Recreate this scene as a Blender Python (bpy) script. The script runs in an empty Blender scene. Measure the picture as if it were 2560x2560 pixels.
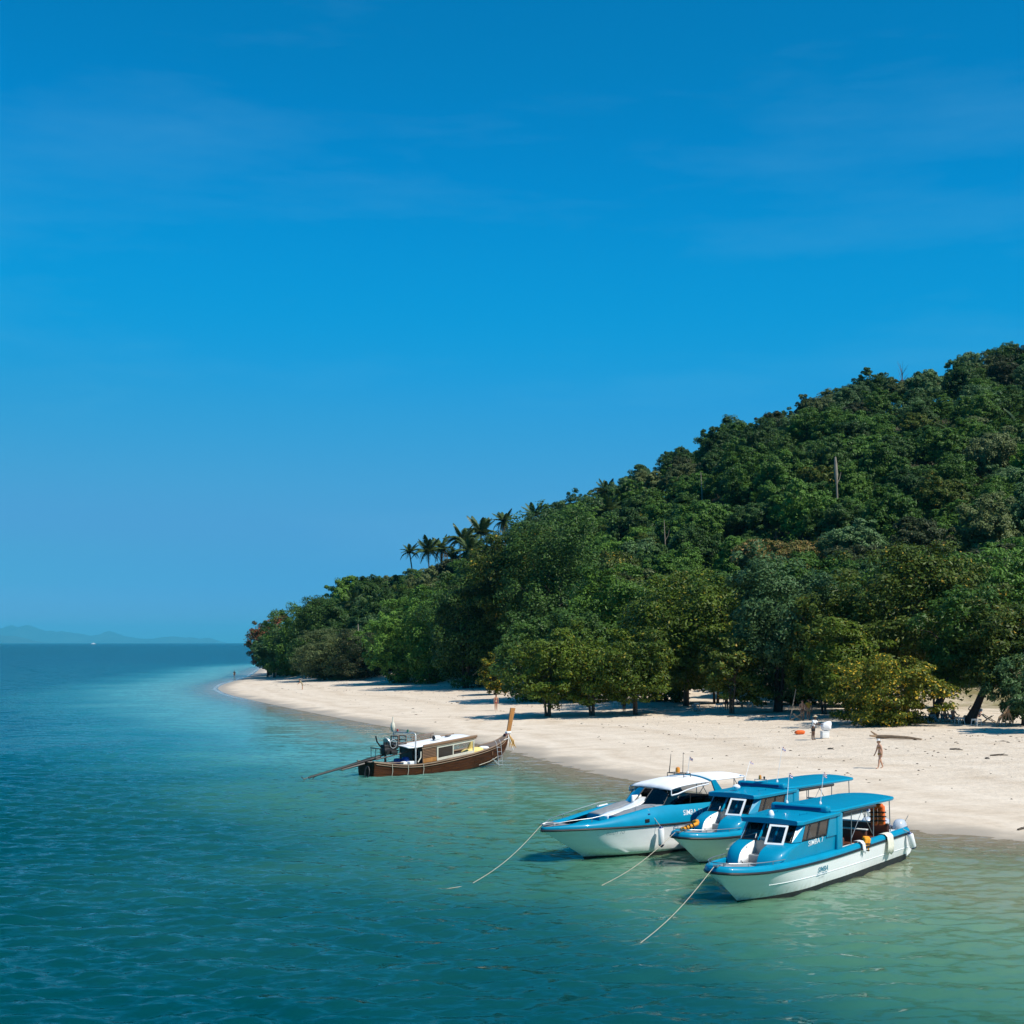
import bpy, bmesh, math, random
import numpy as np
from mathutils import Vector, Matrix, Euler

# ------------------------------------------------------------------ camera, sky, sun, exposure
scene = bpy.context.scene
COL = scene.collection
CAM_H, FPX, HZ = 8.0, 3600.0, 1607.0          # eye height (m); focal length and horizon row of the 2560 px photograph
cam_data = bpy.data.cameras.new('camera')
cam_data.sensor_width = 36.0
cam_data.lens = 36.0 * FPX / 2560.0
cam_data.shift_y = (HZ - 1280.0) / 2560.0
cam_data.clip_start = 0.5
cam_data.clip_end = 120000.0
cam = bpy.data.objects.new('camera', cam_data)
cam.location = (0, 0, CAM_H)
cam.rotation_euler = (math.radians(90), 0, 0)
COL.objects.link(cam)
scene.camera = cam

SUN_EL = math.radians(51.0)
SUN_DIR = Vector((0.81, -0.585, 0)).normalized() * math.cos(SUN_EL) + Vector((0, 0, math.sin(SUN_EL)))
SUN_ROT = math.atan2(SUN_DIR.x, SUN_DIR.y)

world = bpy.data.worlds.new('World')
scene.world = world
world.use_nodes = True
wn, wl = world.node_tree.nodes, world.node_tree.links
wn.clear()
w_out = wn.new('ShaderNodeOutputWorld')
w_bg = wn.new('ShaderNodeBackground')
w_sky = wn.new('ShaderNodeTexSky')
w_sky.sky_type = 'NISHITA'
w_sky.sun_disc = False
w_sky.sun_elevation = SUN_EL
w_sky.sun_rotation = SUN_ROT
w_sky.altitude = 0.0
w_sky.air_density = 1.0
w_sky.dust_density = 0.3
w_sky.ozone_density = 3.0
w_hs = wn.new('ShaderNodeHueSaturation')
w_hs.inputs['Hue'].default_value = 0.487
w_hs.inputs['Saturation'].default_value = 1.42
w_hs.inputs['Value'].default_value = 1.0
# very thin high cloud streaks
w_tc = wn.new('ShaderNodeTexCoord')
w_map = wn.new('ShaderNodeMapping')
w_map.inputs['Rotation'].default_value = (0, math.radians(-18), 0)
w_map.inputs['Scale'].default_value = (1.6, 1.0, 9.0)
w_no = wn.new('ShaderNodeTexNoise')
w_no.inputs['Scale'].default_value = 1.7
w_no.inputs['Detail'].default_value = 6.0
w_no.inputs['Roughness'].default_value = 0.6
w_cr = wn.new('ShaderNodeValToRGB')
w_cr.color_ramp.elements[0].position = 0.54
w_cr.color_ramp.elements[0].color = (0, 0, 0, 1)
w_cr.color_ramp.elements[1].position = 0.80
w_cr.color_ramp.elements[1].color = (0.10, 0.10, 0.10, 1)
w_mx = wn.new('ShaderNodeMix')
w_mx.data_type = 'RGBA'
w_mx.inputs['B'].default_value = (2.2, 5.4, 7.4, 1)
w_bg.inputs['Strength'].default_value = 0.098
wl.new(w_tc.outputs['Generated'], w_map.inputs['Vector'])
wl.new(w_map.outputs['Vector'], w_no.inputs['Vector'])
wl.new(w_no.outputs['Fac'], w_cr.inputs['Fac'])
wl.new(w_sky.outputs['Color'], w_hs.inputs['Color'])
# tone curve of the sky (the deep polarised blue of the photograph)
SKY_K = 0.105
w_s1 = wn.new('ShaderNodeVectorMath'); w_s1.operation = 'SCALE'; w_s1.inputs['Scale'].default_value = SKY_K
w_s2 = wn.new('ShaderNodeVectorMath'); w_s2.operation = 'SCALE'; w_s2.inputs['Scale'].default_value = 1.0 / SKY_K
w_cv = wn.new('ShaderNodeRGBCurve')
for ci, pts in enumerate((((0, 0), (0.05, 0.0), (0.085, 0.004), (0.15, 0.030), (0.29, 0.070), (0.70, 0.115), (1, 0.40)),
                          ((0, 0), (0.18, 0.20), (0.30, 0.31), (0.39, 0.333), (0.53, 0.352), (0.72, 0.36), (1, 0.60)),
                          ((0, 0), (0.38, 0.485), (0.50, 0.655), (0.60, 0.705), (0.66, 0.69), (0.80, 0.68), (1, 0.80)))):
    c = w_cv.mapping.curves[ci]
    c.points[0].location = pts[0]; c.points[1].location = pts[-1]
    for q in pts[1:-1]: c.points.new(*q)
w_cv.mapping.update()
wl.new(w_hs.outputs['Color'], w_s1.inputs[0])
wl.new(w_s1.outputs['Vector'], w_cv.inputs['Color'])
wl.new(w_cv.outputs['Color'], w_s2.inputs[0])
wl.new(w_cr.outputs['Color'], w_mx.inputs['Factor'])
wl.new(w_s2.outputs['Vector'], w_mx.inputs['A'])
wl.new(w_mx.outputs['Result'], w_bg.inputs['Color'])
wl.new(w_bg.outputs['Background'], w_out.inputs['Surface'])

sun_data = bpy.data.lights.new('sun', 'SUN')
sun_data.energy = 5.0
sun_data.angle = math.radians(0.53)
sun_data.color = (1.0, 0.95, 0.85)
sun = bpy.data.objects.new('sun', sun_data)
sun.rotation_euler = SUN_DIR.to_track_quat('Z', 'Y').to_euler()
sun.location = SUN_DIR * 60
COL.objects.link(sun)

scene.view_settings.view_transform = 'Standard'
scene.view_settings.look = 'None'
scene.view_settings.exposure = 0.1
scene.view_settings.gamma = 1.0
scene.view_settings.use_curve_mapping = False
scene.render.engine = 'CYCLES'
scene.cycles.use_denoising = True
scene.cycles.max_bounces = 8
scene.cycles.diffuse_bounces = 3
scene.cycles.glossy_bounces = 3
scene.cycles.transmission_bounces = 4
scene.cycles.transparent_max_bounces = 12
scene.cycles.caustics_reflective = False
scene.cycles.caustics_refractive = False
scene.cycles.sample_clamp_indirect = 6.0

# ------------------------------------------------------------------ helpers
rng = np.random.default_rng(7)
random.seed(7)
def lerp(a, b, t): return a + (b - a) * t
def ipl(x, xs, ys): return np.interp(x, xs, ys)
def sstep(e0, e1, x):
    t = np.clip((np.asarray(x, float) - e0) / (e1 - e0), 0, 1)
    return t * t * (3 - 2 * t)
def at_px(px, py, z):
    """The point of the level plane at height z that the photograph shows at a pixel."""
    d = FPX * (CAM_H - z) / (py - HZ)
    return Vector(((px - 1280.0) / FPX * d, d, z))
def x_at(px, d): return (px - 1280.0) / FPX * d
def z_at(py, d): return CAM_H - (py - HZ) / FPX * d

def tag(o, label=None, cat=None, group=None, kind=None):
    if label: o['label'] = label
    if cat: o['category'] = cat
    if group: o['group'] = group
    if kind: o['kind'] = kind
    return o
def empty(name, loc=(0, 0, 0), rz=0.0, parent=None):
    o = bpy.data.objects.new(name, None)
    o.empty_display_size = 0.3
    o.location = loc
    o.rotation_euler = (0, 0, rz)
    o.parent = parent
    COL.objects.link(o)
    return o
def copy_obj(o, parent=None):
    c = o.copy()
    c.parent = parent
    COL.objects.link(c)
    return c
CHILD = {}
def copy_tree(o, parent=None):
    c = copy_obj(o, parent)
    for ch in list(o.children):
        copy_tree(ch, c)
    return c

class MB:
    """Collects shapes into one mesh; each face keeps a material index."""
    def __init__(self):
        self.v, self.f, self.m, self.s = [], [], [], []
        self.M = None
    def add(self, vs, fs, mi=0, smooth=True):
        n = len(self.v)
        if self.M is not None:
            vs = [self.M @ Vector(p) for p in vs]
        self.v.extend([tuple(p) for p in vs])
        for f in fs:
            self.f.append(tuple(i + n for i in f)); self.m.append(mi); self.s.append(smooth)
        return self
    def box(self, c, size, mi=0, rot=None, taper=1.0):
        sx, sy, sz = size[0] / 2, size[1] / 2, size[2] / 2
        vs = []
        for z in (-1, 1):
            k = taper if z > 0 else 1.0
            for x, y in ((-1, -1), (1, -1), (1, 1), (-1, 1)):
                vs.append(Vector((x * sx * k, y * sy * k, z * sz)))
        if rot is not None:
            R = Euler(rot).to_matrix()
            vs = [R @ p for p in vs]
        vs = [p + Vector(c) for p in vs]
        return self.add(vs, [(3, 2, 1, 0), (4, 5, 6, 7), (0, 1, 5, 4), (1, 2, 6, 5), (2, 3, 7, 6), (3, 0, 4, 7)], mi, False)
    def rbox(self, c, size, r=0.05, mi=0, rot=None, seg=3):
        """box with rounded edges (a superellipsoid-like rounded block)"""
        bm = bmesh.new()
        bmesh.ops.create_cube(bm, size=1.0)
        for v in bm.verts:
            v.co = Vector((v.co.x * size[0], v.co.y * size[1], v.co.z * size[2]))
        bmesh.ops.bevel(bm, geom=list(bm.edges), offset=min(r, min(size) * 0.49), segments=seg, profile=0.5, affect='EDGES')
        R = Euler(rot).to_matrix() if rot is not None else Matrix.Identity(3)
        bm.verts.index_update()
        vs = [R @ v.co + Vector(c) for v in bm.verts]
        fs = [tuple(v.index for v in f.verts) for f in bm.faces]
        bm.free()
        return self.add(vs, fs, mi, True)
    def tube(self, path, r, n=8, mi=0, cap=True):
        P = [Vector(p) for p in path]
        R = r if isinstance(r, (list, tuple, np.ndarray)) else [r] * len(P)
        vs, fs = [], []
        up = None
        for i, p in enumerate(P):
            t = (P[min(i + 1, len(P) - 1)] - P[max(i - 1, 0)])
            if t.length < 1e-9: t = Vector((0, 0, 1))
            t.normalize()
            if up is None:
                up = Vector((0, 0, 1)) if abs(t.z) < 0.9 else Vector((1, 0, 0))
            a = t.cross(up)
            if a.length < 1e-6: a = t.cross(Vector((0, 1, 0)))
            a.normalize()
            b = a.cross(t).normalized()
            up = b
            for k in range(n):
                q = 2 * math.pi * k / n
                vs.append(p + (a * math.cos(q) + b * math.sin(q)) * R[i])
        for i in range(len(P) - 1):
            for k in range(n):
                k2 = (k + 1) % n
                fs.append((i * n + k, i * n + k2, (i + 1) * n + k2, (i + 1) * n + k))
        if cap:
            fs.append(tuple(range(n - 1, -1, -1)))
            fs.append(tuple((len(P) - 1) * n + k for k in range(n)))
        return self.add(vs, fs, mi, True)
    def lathe(self, prof, c=(0, 0, 0), n=16, mi=0, axis='z', rot=None):
        vs, fs = [], []
        for (r, h) in prof:
            for k in range(n):
                q = 2 * math.pi * k / n
                p = Vector((r * math.cos(q), r * math.sin(q), h))
                if axis == 'x': p = Vector((h, p.x, p.y))
                if axis == 'y': p = Vector((p.x, h, p.y))
                vs.append(p)
        if rot is not None:
            R = Euler(rot).to_matrix()
            vs = [R @ p for p in vs]
        vs = [p + Vector(c) for p in vs]
        for i in range(len(prof) - 1):
            for k in range(n):
                k2 = (k + 1) % n
                fs.append((i * n + k, i * n + k2, (i + 1) * n + k2, (i + 1) * n + k))
        fs.append(tuple(range(n - 1, -1, -1)))
        fs.append(tuple((len(prof) - 1) * n + k for k in range(n)))
        return self.add(vs, fs, mi, True)
    def grid(self, rows, mi=0, closed=False, smooth=True, mats=None):
        """rows: list of equally long point lists; mats(i, j) may pick a material per face"""
        n = len(rows[0])
        vs = [p for r in rows for p in r]
        base = len(self.v)
        if self.M is not None: vs = [self.M @ Vector(p) for p in vs]
        self.v.extend([tuple(p) for p in vs])
        for i in range(len(rows) - 1):
            for j in range(n if closed else n - 1):
                j2 = (j + 1) % n
                self.f.append((base + i * n + j, base + i * n + j2, base + (i + 1) * n + j2, base + (i + 1) * n + j))
                self.m.append(mats(i, j) if mats else mi); self.s.append(smooth)
        return self
    def prism(self, pts, offset, mi=0):
        """flat polygon pushed along offset"""
        n = len(pts)
        P = [Vector(p) for p in pts]; O = Vector(offset)
        vs = P + [p + O for p in P]
        fs = [tuple(range(n - 1, -1, -1)), tuple(range(n, 2 * n))]
        for i in range(n):
            j = (i + 1) % n
            fs.append((i, j, n + j, n + i))
        return self.add(vs, fs, mi, False)
    def build(self, name, mats, parent=None, loc=None, solid=0.0, recalc=True):
        me = bpy.data.meshes.new(name)
        me.from_pydata(self.v, [], self.f)
        if not isinstance(mats, (list, tuple)): mats = [mats]
        for m in mats: me.materials.append(m)
        me.polygons.foreach_set('material_index', self.m)
        me.polygons.foreach_set('use_smooth', self.s)
        if recalc:
            bm = bmesh.new(); bm.from_mesh(me)
            bmesh.ops.remove_doubles(bm, verts=bm.verts, dist=1e-5)
            bmesh.ops.recalc_face_normals(bm, faces=bm.faces)
            bm.to_mesh(me); bm.free()
        me.update()
        try: me.set_sharp_from_angle(angle=math.radians(38))
        except Exception: pass
        o = bpy.data.objects.new(name, me)
        o.parent = parent
        if loc is not None: o.location = loc
        COL.objects.link(o)
        if solid:
            md = o.modifiers.new('solid', 'SOLIDIFY'); md.thickness = solid; md.offset = -1
        return o

# ------------------------------------------------------------------ materials
def new_mat(name):
    m = bpy.data.materials.new(name)
    m.use_nodes = True
    nt = m.node_tree
    return m, nt, nt.nodes['Principled BSDF']
def node(nt, typ, **kw):
    n = nt.nodes.new(typ)
    for k, v in kw.items():
        if k in n.inputs: n.inputs[k].default_value = v
        else: setattr(n, k, v)
    return n
def mat(name, col, rough=0.5, metal=0.0, var=0.12, scale=3.0, bump=0.0, bscale=40.0, coat=0.0, spec=0.5, dirt=None, dirt_amt=0.0, stretch=(1, 1, 1)):
    """painted/worn surface: base colour with soft uneven tone, optional dirt and fine relief"""
    m, nt, p = new_mat(name)
    L = nt.links
    tc = node(nt, 'ShaderNodeTexCoord')
    mp = node(nt, 'ShaderNodeMapping'); mp.inputs['Scale'].default_value = stretch
    L.new(tc.outputs['Object'], mp.inputs['Vector'])
    n1 = node(nt, 'ShaderNodeTexNoise', Scale=scale, Detail=5.0, Roughness=0.6)
    L.new(mp.outputs['Vector'], n1.inputs['Vector'])
    r = node(nt, 'ShaderNodeMapRange')
    r.inputs['From Min'].default_value = 0.3; r.inputs['From Max'].default_value = 0.7
    r.inputs['To Min'].default_value = 1 - var; r.inputs['To Max'].default_value = 1 + var
    L.new(n1.outputs['Fac'], r.inputs['Value'])
    mx = node(nt, 'ShaderNodeVectorMath', operation='SCALE')
    mx.inputs[0].default_value = col
    L.new(r.outputs['Result'], mx.inputs['Scale'])
    out = mx.outputs['Vector']
    if dirt is not None:
        n2 = node(nt, 'ShaderNodeTexNoise', Scale=scale * 2.3, Detail=8.0, Roughness=0.7)
        L.new(mp.outputs['Vector'], n2.inputs['Vector'])
        r2 = node(nt, 'ShaderNodeMapRange')
        r2.inputs['From Min'].default_value = 0.5; r2.inputs['From Max'].default_value = 0.75
        r2.inputs['To Max'].default_value = dirt_amt
        L.new(n2.outputs['Fac'], r2.inputs['Value'])
        m2 = node(nt, 'ShaderNodeMix', data_type='RGBA')
        m2.inputs['B'].default_value = (*dirt, 1)
        L.new(r2.outputs['Result'], m2.inputs['Factor']); L.new(out, m2.inputs['A'])
        out = m2.outputs['Result']
    L.new(out, p.inputs['Base Color'])
    p.inputs['Roughness'].default_value = rough
    p.inputs['Metallic'].default_value = metal
    p.inputs['Specular IOR Level'].default_value = spec
    p.inputs['Coat Weight'].default_value = coat
    p.inputs['Coat Roughness'].default_value = 0.08
    if bump:
        n3 = node(nt, 'ShaderNodeTexNoise', Scale=bscale, Detail=4.0)
        L.new(mp.outputs['Vector'], n3.inputs['Vector'])
        b = node(nt, 'ShaderNodeBump', Strength=1.0, Distance=bump)
        L.new(n3.outputs['Fac'], b.inputs['Height'])
        L.new(b.outputs['Normal'], p.inputs['Normal'])
    return m

# ------------------------------------------------------------------ the island: plan of the shore and heights
SHORE = [(500, -60), (120, 18), (60, 37), (35, 48.0), (20.6, 57.8), (16.7, 61.5), (13.2, 69), (9.6, 78.0), (6.4, 84.5), (3.6, 93.2), (-0.7, 108.7),
         (-7.4, 127), (-12.5, 138.5), (-22.2, 162.7), (-37, 202.8), (-45, 226), (-52, 253), (-56, 280), (-58.5, 305), (-62, 340), (-70, 395), (-83, 476), (-80, 560), (-20, 680),
         (200, 820), (500, 700)]
def chaikin(P, k=2, closed=True):
    P = np.array(P, float)
    for _ in range(k):
        Q = np.roll(P, -1, axis=0)
        P = np.stack([0.75 * P + 0.25 * Q, 0.25 * P + 0.75 * Q], 1).reshape(-1, 2)
    return P
SH = chaikin(SHORE, 2)
def shore_dist(X, Y):
    """signed distance to the waterline, positive inland"""
    X = np.asarray(X, float); Y = np.asarray(Y, float)
    shp = X.shape
    x, y = X.ravel(), Y.ravel()
    best = np.full(x.shape, 1e18); inside = np.zeros(x.shape, bool)
    n = len(SH)
    for i in range(n):
        ax, ay = SH[i]; bx, by = SH[(i + 1) % n]
        ex, ey = bx - ax, by - ay
        t = np.clip(((x - ax) * ex + (y - ay) * ey) / (ex * ex + ey * ey), 0, 1)
        d = (x - ax - t * ex) ** 2 + (y - ay - t * ey) ** 2
        best = np.minimum(best, d)
        c = ((ay > y) != (by > y)) & (x < ex * (y - ay) / (ey if abs(ey) > 1e-12 else 1e-12) + ax)
        inside ^= c
    s = np.sqrt(best) * np.where(inside, 1, -1)
    return s.reshape(shp)
def vnoise(x, y, seed=0):
    """cheap smooth noise from summed sines"""
    r = np.random.default_rng(seed)
    out = 0
    for k in range(6):
        a = r.uniform(0, 2 * math.pi); f = r.uniform(0.6, 1.6); ph = r.uniform(0, 6.28)
        out = out + np.sin((x * math.cos(a) + y * math.sin(a)) * f + ph)
    return out / 6.0
# ridge of the hill along bearings from the bay: (photo column, skyline row, ridge distance)
RIDGE = [(560, 1640, 360), (640, 1590, 362), (680, 1520, 362), (720, 1480, 362), (780, 1458, 355), (900, 1448, 345), (1000, 1450, 336), (1180, 1396, 330), (1290, 1340, 330), (1390, 1282, 335), (1560, 1226, 335), (1640, 1172, 337),
         (1780, 1100, 340), (2000, 1026, 345), (2120, 975, 348), (2240, 946, 350), (2440, 915, 355), (2560, 888, 360), (2900, 800, 372), (3500, 740, 390)]
RU = np.array([(p - 1280) / FPX for p, _, _ in RIDGE])
RD = np.array([d for _, _, d in RIDGE], float)
RH = np.array([max(CAM_H + (HZ - y) / FPX * d - 8.0, 2.0) for _, y, d in RIDGE])
D0P = [(560, 330), (700, 300), (870, 264), (1040, 234), (1160, 212), (1300, 192), (1550, 172), (1800, 166), (2040, 150), (2220, 143), (2560, 143), (3200, 138)]
DU = np.array([(p - 1280) / FPX for p, _ in D0P]); DD = np.array([d for _, d in D0P], float)
def land_height(X, Y):
    X = np.asarray(X, float); Y = np.asarray(Y, float)
    s = shore_dist(X, Y)
    z = np.where(s > 0, np.where(s < 26, 0.056 * s, 1.456 + 0.30 * (1 - np.exp(-(s - 26) / 8.0))), np.maximum(0.055 * s, -0.9 + 0.03 * (s + 16)))
    z = np.maximum(z, -6)
    z = z + np.where(s > 3, 0.045 * np.minimum((s - 3) / 12, 1) * vnoise(X * 0.45, Y * 0.45, 3), 0)
    u = X / np.maximum(Y, 30)
    D = ipl(u, RU, RD); h = ipl(u, RU, RH); d0 = ipl(u, DU, DD)
    t = (Y - d0) / np.maximum(D - d0, 6)
    tc = np.clip(t, 0, 1)
    up = (h - 1.7) * (0.72 * tc + 0.28 * sstep(0, 1, tc)) * np.where(tc > 0, 1, 0)
    down = np.maximum((Y - D) * 0.30, 0)
    hill = np.maximum(up - np.where(t > 1, down, 0), 0)
    hill = hill * sstep(8, 26, s) + np.where(hill > 2, 1.1 * vnoise(X * 0.09, Y * 0.09, 5), 0) * sstep(2, 8, hill)
    return z + hill
def ground(x, y): return float(land_height(np.array([x]), np.array([y]))[0])
def on_sand(px, py):
    """where the ray of a pixel meets the land"""
    z = 1.0
    for _ in range(30):
        p = at_px(px, py, z)
        z = 0.5 * z + 0.5 * ground(p.x, p.y)
    return Vector((p.x, p.y, z))

def grid_mesh(name, xs, ys, zf):
    X, Y = np.meshgrid(xs, ys)
    Z = zf(X, Y)
    v = np.stack([X, Y, Z], -1).reshape(-1, 3)
    nx, ny = len(xs), len(ys)
    i = np.arange(nx * ny).reshape(ny, nx)
    f = np.stack([i[:-1, :-1], i[:-1, 1:], i[1:, 1:], i[1:, :-1]], -1).reshape(-1, 4)
    me = bpy.data.meshes.new(name)
    me.vertices.add(len(v)); me.vertices.foreach_set('co', v.ravel())
    me.loops.add(f.size); me.loops.foreach_set('vertex_index', f.ravel())
    me.polygons.add(len(f))
    me.polygons.foreach_set('loop_start', np.arange(0, f.size, 4)); me.polygons.foreach_set('loop_total', np.full(len(f), 4))
    me.polygons.foreach_set('use_smooth', np.ones(len(f), bool))
    me.update(calc_edges=True)
    return me, X, Y, Z

def make_sand():
    m, nt, p = new_mat('sand_and_soil')
    L = nt.links
    geo = node(nt, 'ShaderNodeNewGeometry')
    sep = node(nt, 'ShaderNodeSeparateXYZ'); L.new(geo.outputs['Position'], sep.inputs[0])
    at = node(nt, 'ShaderNodeAttribute', attribute_name='shore')
    # dry sand with tone drifts drawn out along the beach
    mp = node(nt, 'ShaderNodeMapping')
    mp.inputs['Rotation'].default_value = (0, 0, math.radians(62)); mp.inputs['Scale'].default_value = (0.16, 0.7, 1)
    L.new(geo.outputs['Position'], mp.inputs['Vector'])
    n1 = node(nt, 'ShaderNodeTexNoise', Scale=1.0, Detail=6.0, Roughness=0.62); L.new(mp.outputs['Vector'], n1.inputs['Vector'])
    n2 = node(nt, 'ShaderNodeTexNoise', Scale=2.2, Detail=8.0, Roughness=0.75); L.new(geo.outputs['Position'], n2.inputs['Vector'])
    r1 = node(nt, 'ShaderNodeValToRGB')
    e = r1.color_ramp.elements
    e[0].position = 0.36; e[0].color = (0.575, 0.455, 0.335, 1)
    e[1].position = 0.64; e[1].color = (0.755, 0.635, 0.505, 1)
    e2 = e.new(0.50); e2.color = (0.685, 0.565, 0.438, 1)
    n1b = node(nt, 'ShaderNodeTexNoise', Scale=0.9, Detail=3.0)
    wob = node(nt, 'ShaderNodeTexNoise', Scale=0.06, Detail=4.0); L.new(geo.outputs['Position'], wob.inputs['Vector'])
    wb2 = node(nt, 'ShaderNodeMath', operation='MULTIPLY_ADD'); wb2.inputs[1].default_value = 14.0; L.new(wob.outputs['Fac'], wb2.inputs[0]); L.new(at.outputs['Fac'], wb2.inputs[2])
    cmb = node(nt, 'ShaderNodeCombineXYZ'); wb3 = node(nt, 'ShaderNodeMath', operation='MULTIPLY'); wb3.inputs[1].default_value = 0.55; L.new(wb2.outputs[0], wb3.inputs[0]); L.new(wb3.outputs[0], cmb.inputs['X']); L.new(cmb.outputs[0], n1b.inputs['Vector'])
    av = node(nt, 'ShaderNodeMix', data_type='FLOAT'); av.inputs['Factor'].default_value = 0.55; L.new(n1.outputs['Fac'], av.inputs['A']); L.new(n1b.outputs['Fac'], av.inputs['B'])
    L.new(av.outputs['Result'], r1.inputs['Fac'])
    r2 = node(nt, 'ShaderNodeMapRange'); r2.inputs['From Min'].default_value = 0.35; r2.inputs['From Max'].default_value = 0.65
    r2.inputs['To Min'].default_value = 0.90; r2.inputs['To Max'].default_value = 1.07
    L.new(n2.outputs['Fac'], r2.inputs['Value'])
    sc = node(nt, 'ShaderNodeVectorMath', operation='SCALE'); L.new(r1.outputs['Color'], sc.inputs[0]); L.new(r2.outputs['Result'], sc.inputs['Scale'])
    # small dark specks (leaf crumbs, holes)
    n3 = node(nt, 'ShaderNodeTexVoronoi', Scale=1.3); L.new(geo.outputs['Position'], n3.inputs['Vector'])
    sp = node(nt, 'ShaderNodeMapRange'); sp.inputs['From Min'].default_value = 0.05; sp.inputs['From Max'].default_value = 0.10
    sp.inputs['To Min'].default_value = 0.25; sp.inputs['To Max'].default_value = 0.0
    L.new(n3.outputs['Distance'], sp.inputs['Value'])
    mxs = node(nt, 'ShaderNodeMix', data_type='RGBA'); mxs.inputs['B'].default_value = (0.16, 0.12, 0.085, 1)
    L.new(sp.outputs['Result'], mxs.inputs['Factor']); L.new(sc.outputs['Vector'], mxs.inputs['A'])
    # wet sand by the waterline
    wn_ = node(nt, 'ShaderNodeTexNoise', Scale=0.25, Detail=5.0); L.new(geo.outputs['Position'], wn_.inputs['Vector'])
    wz = node(nt, 'ShaderNodeMath', operation='MULTIPLY_ADD'); wz.inputs[1].default_value = 0.30; wz.inputs[2].default_value = -0.15
    L.new(wn_.outputs['Fac'], wz.inputs[0])
    wa = node(nt, 'ShaderNodeMath', operation='ADD'); L.new(sep.outputs['Z'], wa.inputs[0]); L.new(wz.outputs[0], wa.inputs[1])
    wet = node(nt, 'ShaderNodeMapRange'); wet.interpolation_type = 'SMOOTHSTEP'
    wet.inputs['From Min'].default_value = 0.02; wet.inputs['From Max'].default_value = 0.20; wet.inputs['To Min'].default_value = 1; wet.inputs['To Max'].default_value = 0
    L.new(wa.outputs[0], wet.inputs['Value'])
    mw = node(nt, 'ShaderNodeMix', data_type='RGBA'); mw.inputs['B'].default_value = (0.40, 0.33, 0.25, 1)
    L.new(wet.outputs['Result'], mw.inputs['Factor']); L.new(mxs.outputs['Result'], mw.inputs['A'])
    # leaf litter and thin grass behind the beach, forest soil on the slope
    n4 = node(nt, 'ShaderNodeTexNoise', Scale=0.35, Detail=7.0, Roughness=0.7); L.new(geo.outputs['Position'], n4.inputs['Vector'])
    ga = node(nt, 'ShaderNodeMath', operation='MULTIPLY_ADD'); ga.inputs[1].default_value = 26.0; ga.inputs[2].default_value = -13.0; L.new(n4.outputs['Fac'], ga.inputs[0])
    gs = node(nt, 'ShaderNodeMath', operation='ADD'); L.new(at.outputs['Fac'], gs.inputs[0]); L.new(ga.outputs[0], gs.inputs[1])
    gf = node(nt, 'ShaderNodeMapRange'); gf.inputs['From Min'].default_value = 48; gf.inputs['From Max'].default_value = 60
    L.new(gs.outputs[0], gf.inputs['Value'])
    gcol = node(nt, 'ShaderNodeValToRGB')
    gcol.color_ramp.elements[0].position = 0.35; gcol.color_ramp.elements[0].color = (0.20, 0.145, 0.085, 1)
    gcol.color_ramp.elements[1].position = 0.65; gcol.color_ramp.elements[1].color = (0.21, 0.20, 0.075, 1)
    L.new(n2.outputs['Fac'], gcol.inputs['Fac'])
    mg = node(nt, 'ShaderNodeMix', data_type='RGBA'); L.new(gf.outputs['Result'], mg.inputs['Factor']); L.new(mw.outputs['Result'], mg.inputs['A']); L.new(gcol.outputs['Color'], mg.inputs['B'])
    hf = node(nt, 'ShaderNodeMapRange'); hf.inputs['From Min'].default_value = 3.0; hf.inputs['From Max'].default_value = 6.0; L.new(sep.outputs['Z'], hf.inputs['Value'])
    mh = node(nt, 'ShaderNodeMix', data_type='RGBA'); mh.inputs['B'].default_value = (0.06, 0.055, 0.03, 1)
    L.new(hf.outputs['Result'], mh.inputs['Factor']); L.new(mg.outputs['Result'], mh.inputs['A'])
    L.new(mh.outputs['Result'], p.inputs['Base Color'])
    rr = node(nt, 'ShaderNodeMapRange'); rr.inputs['To Min'].default_value = 0.95; rr.inputs['To Max'].default_value = 0.5
    L.new(wet.outputs['Result'], rr.inputs['Value']); L.new(rr.outputs['Result'], p.inputs['Roughness'])
    p.inputs['Specular IOR Level'].default_value = 0.25
    # footprints and ripples
    n5 = node(nt, 'ShaderNodeTexNoise', Scale=2.4, Detail=6.0, Roughness=0.65); L.new(geo.outputs['Position'], n5.inputs['Vector'])
    dry = node(nt, 'ShaderNodeMapRange'); dry.inputs['From Min'].default_value = 0.25; dry.inputs['From Max'].default_value = 0.9; dry.inputs['To Min'].default_value = 0.12; dry.inputs['To Max'].default_value = 1.0
    L.new(sep.outputs['Z'], dry.inputs['Value'])
    bp = node(nt, 'ShaderNodeBump', Distance=0.12); L.new(n5.outputs['Fac'], bp.inputs['Height']); L.new(dry.outputs['Result'], bp.inputs['Strength'])
    L.new(bp.outputs['Normal'], p.inputs['Normal'])
    return m
xs = np.concatenate([np.arange(-130, -64, 3.0), np.arange(-64, 66, 1.3), np.arange(66, 260, 4.0)])
ys = np.concatenate([np.arange(24, 50, 3.0), np.arange(50, 200, 1.3), np.arange(200, 420, 2.5), np.arange(420, 620, 10.0)])
me, X, Y, Z = grid_mesh('terrain', xs, ys, land_height)
a = me.attributes.new('shore', 'FLOAT', 'POINT'); a.data.foreach_set('value', shore_dist(X, Y).ravel().astype(np.float32))
me.materials.append(make_sand())
terrain = bpy.data.objects.new('terrain', me); COL.objects.link(terrain)
tag(terrain, kind='structure', label='pale sand beach rising to the wooded hill of the island', cat='terrain')

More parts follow.
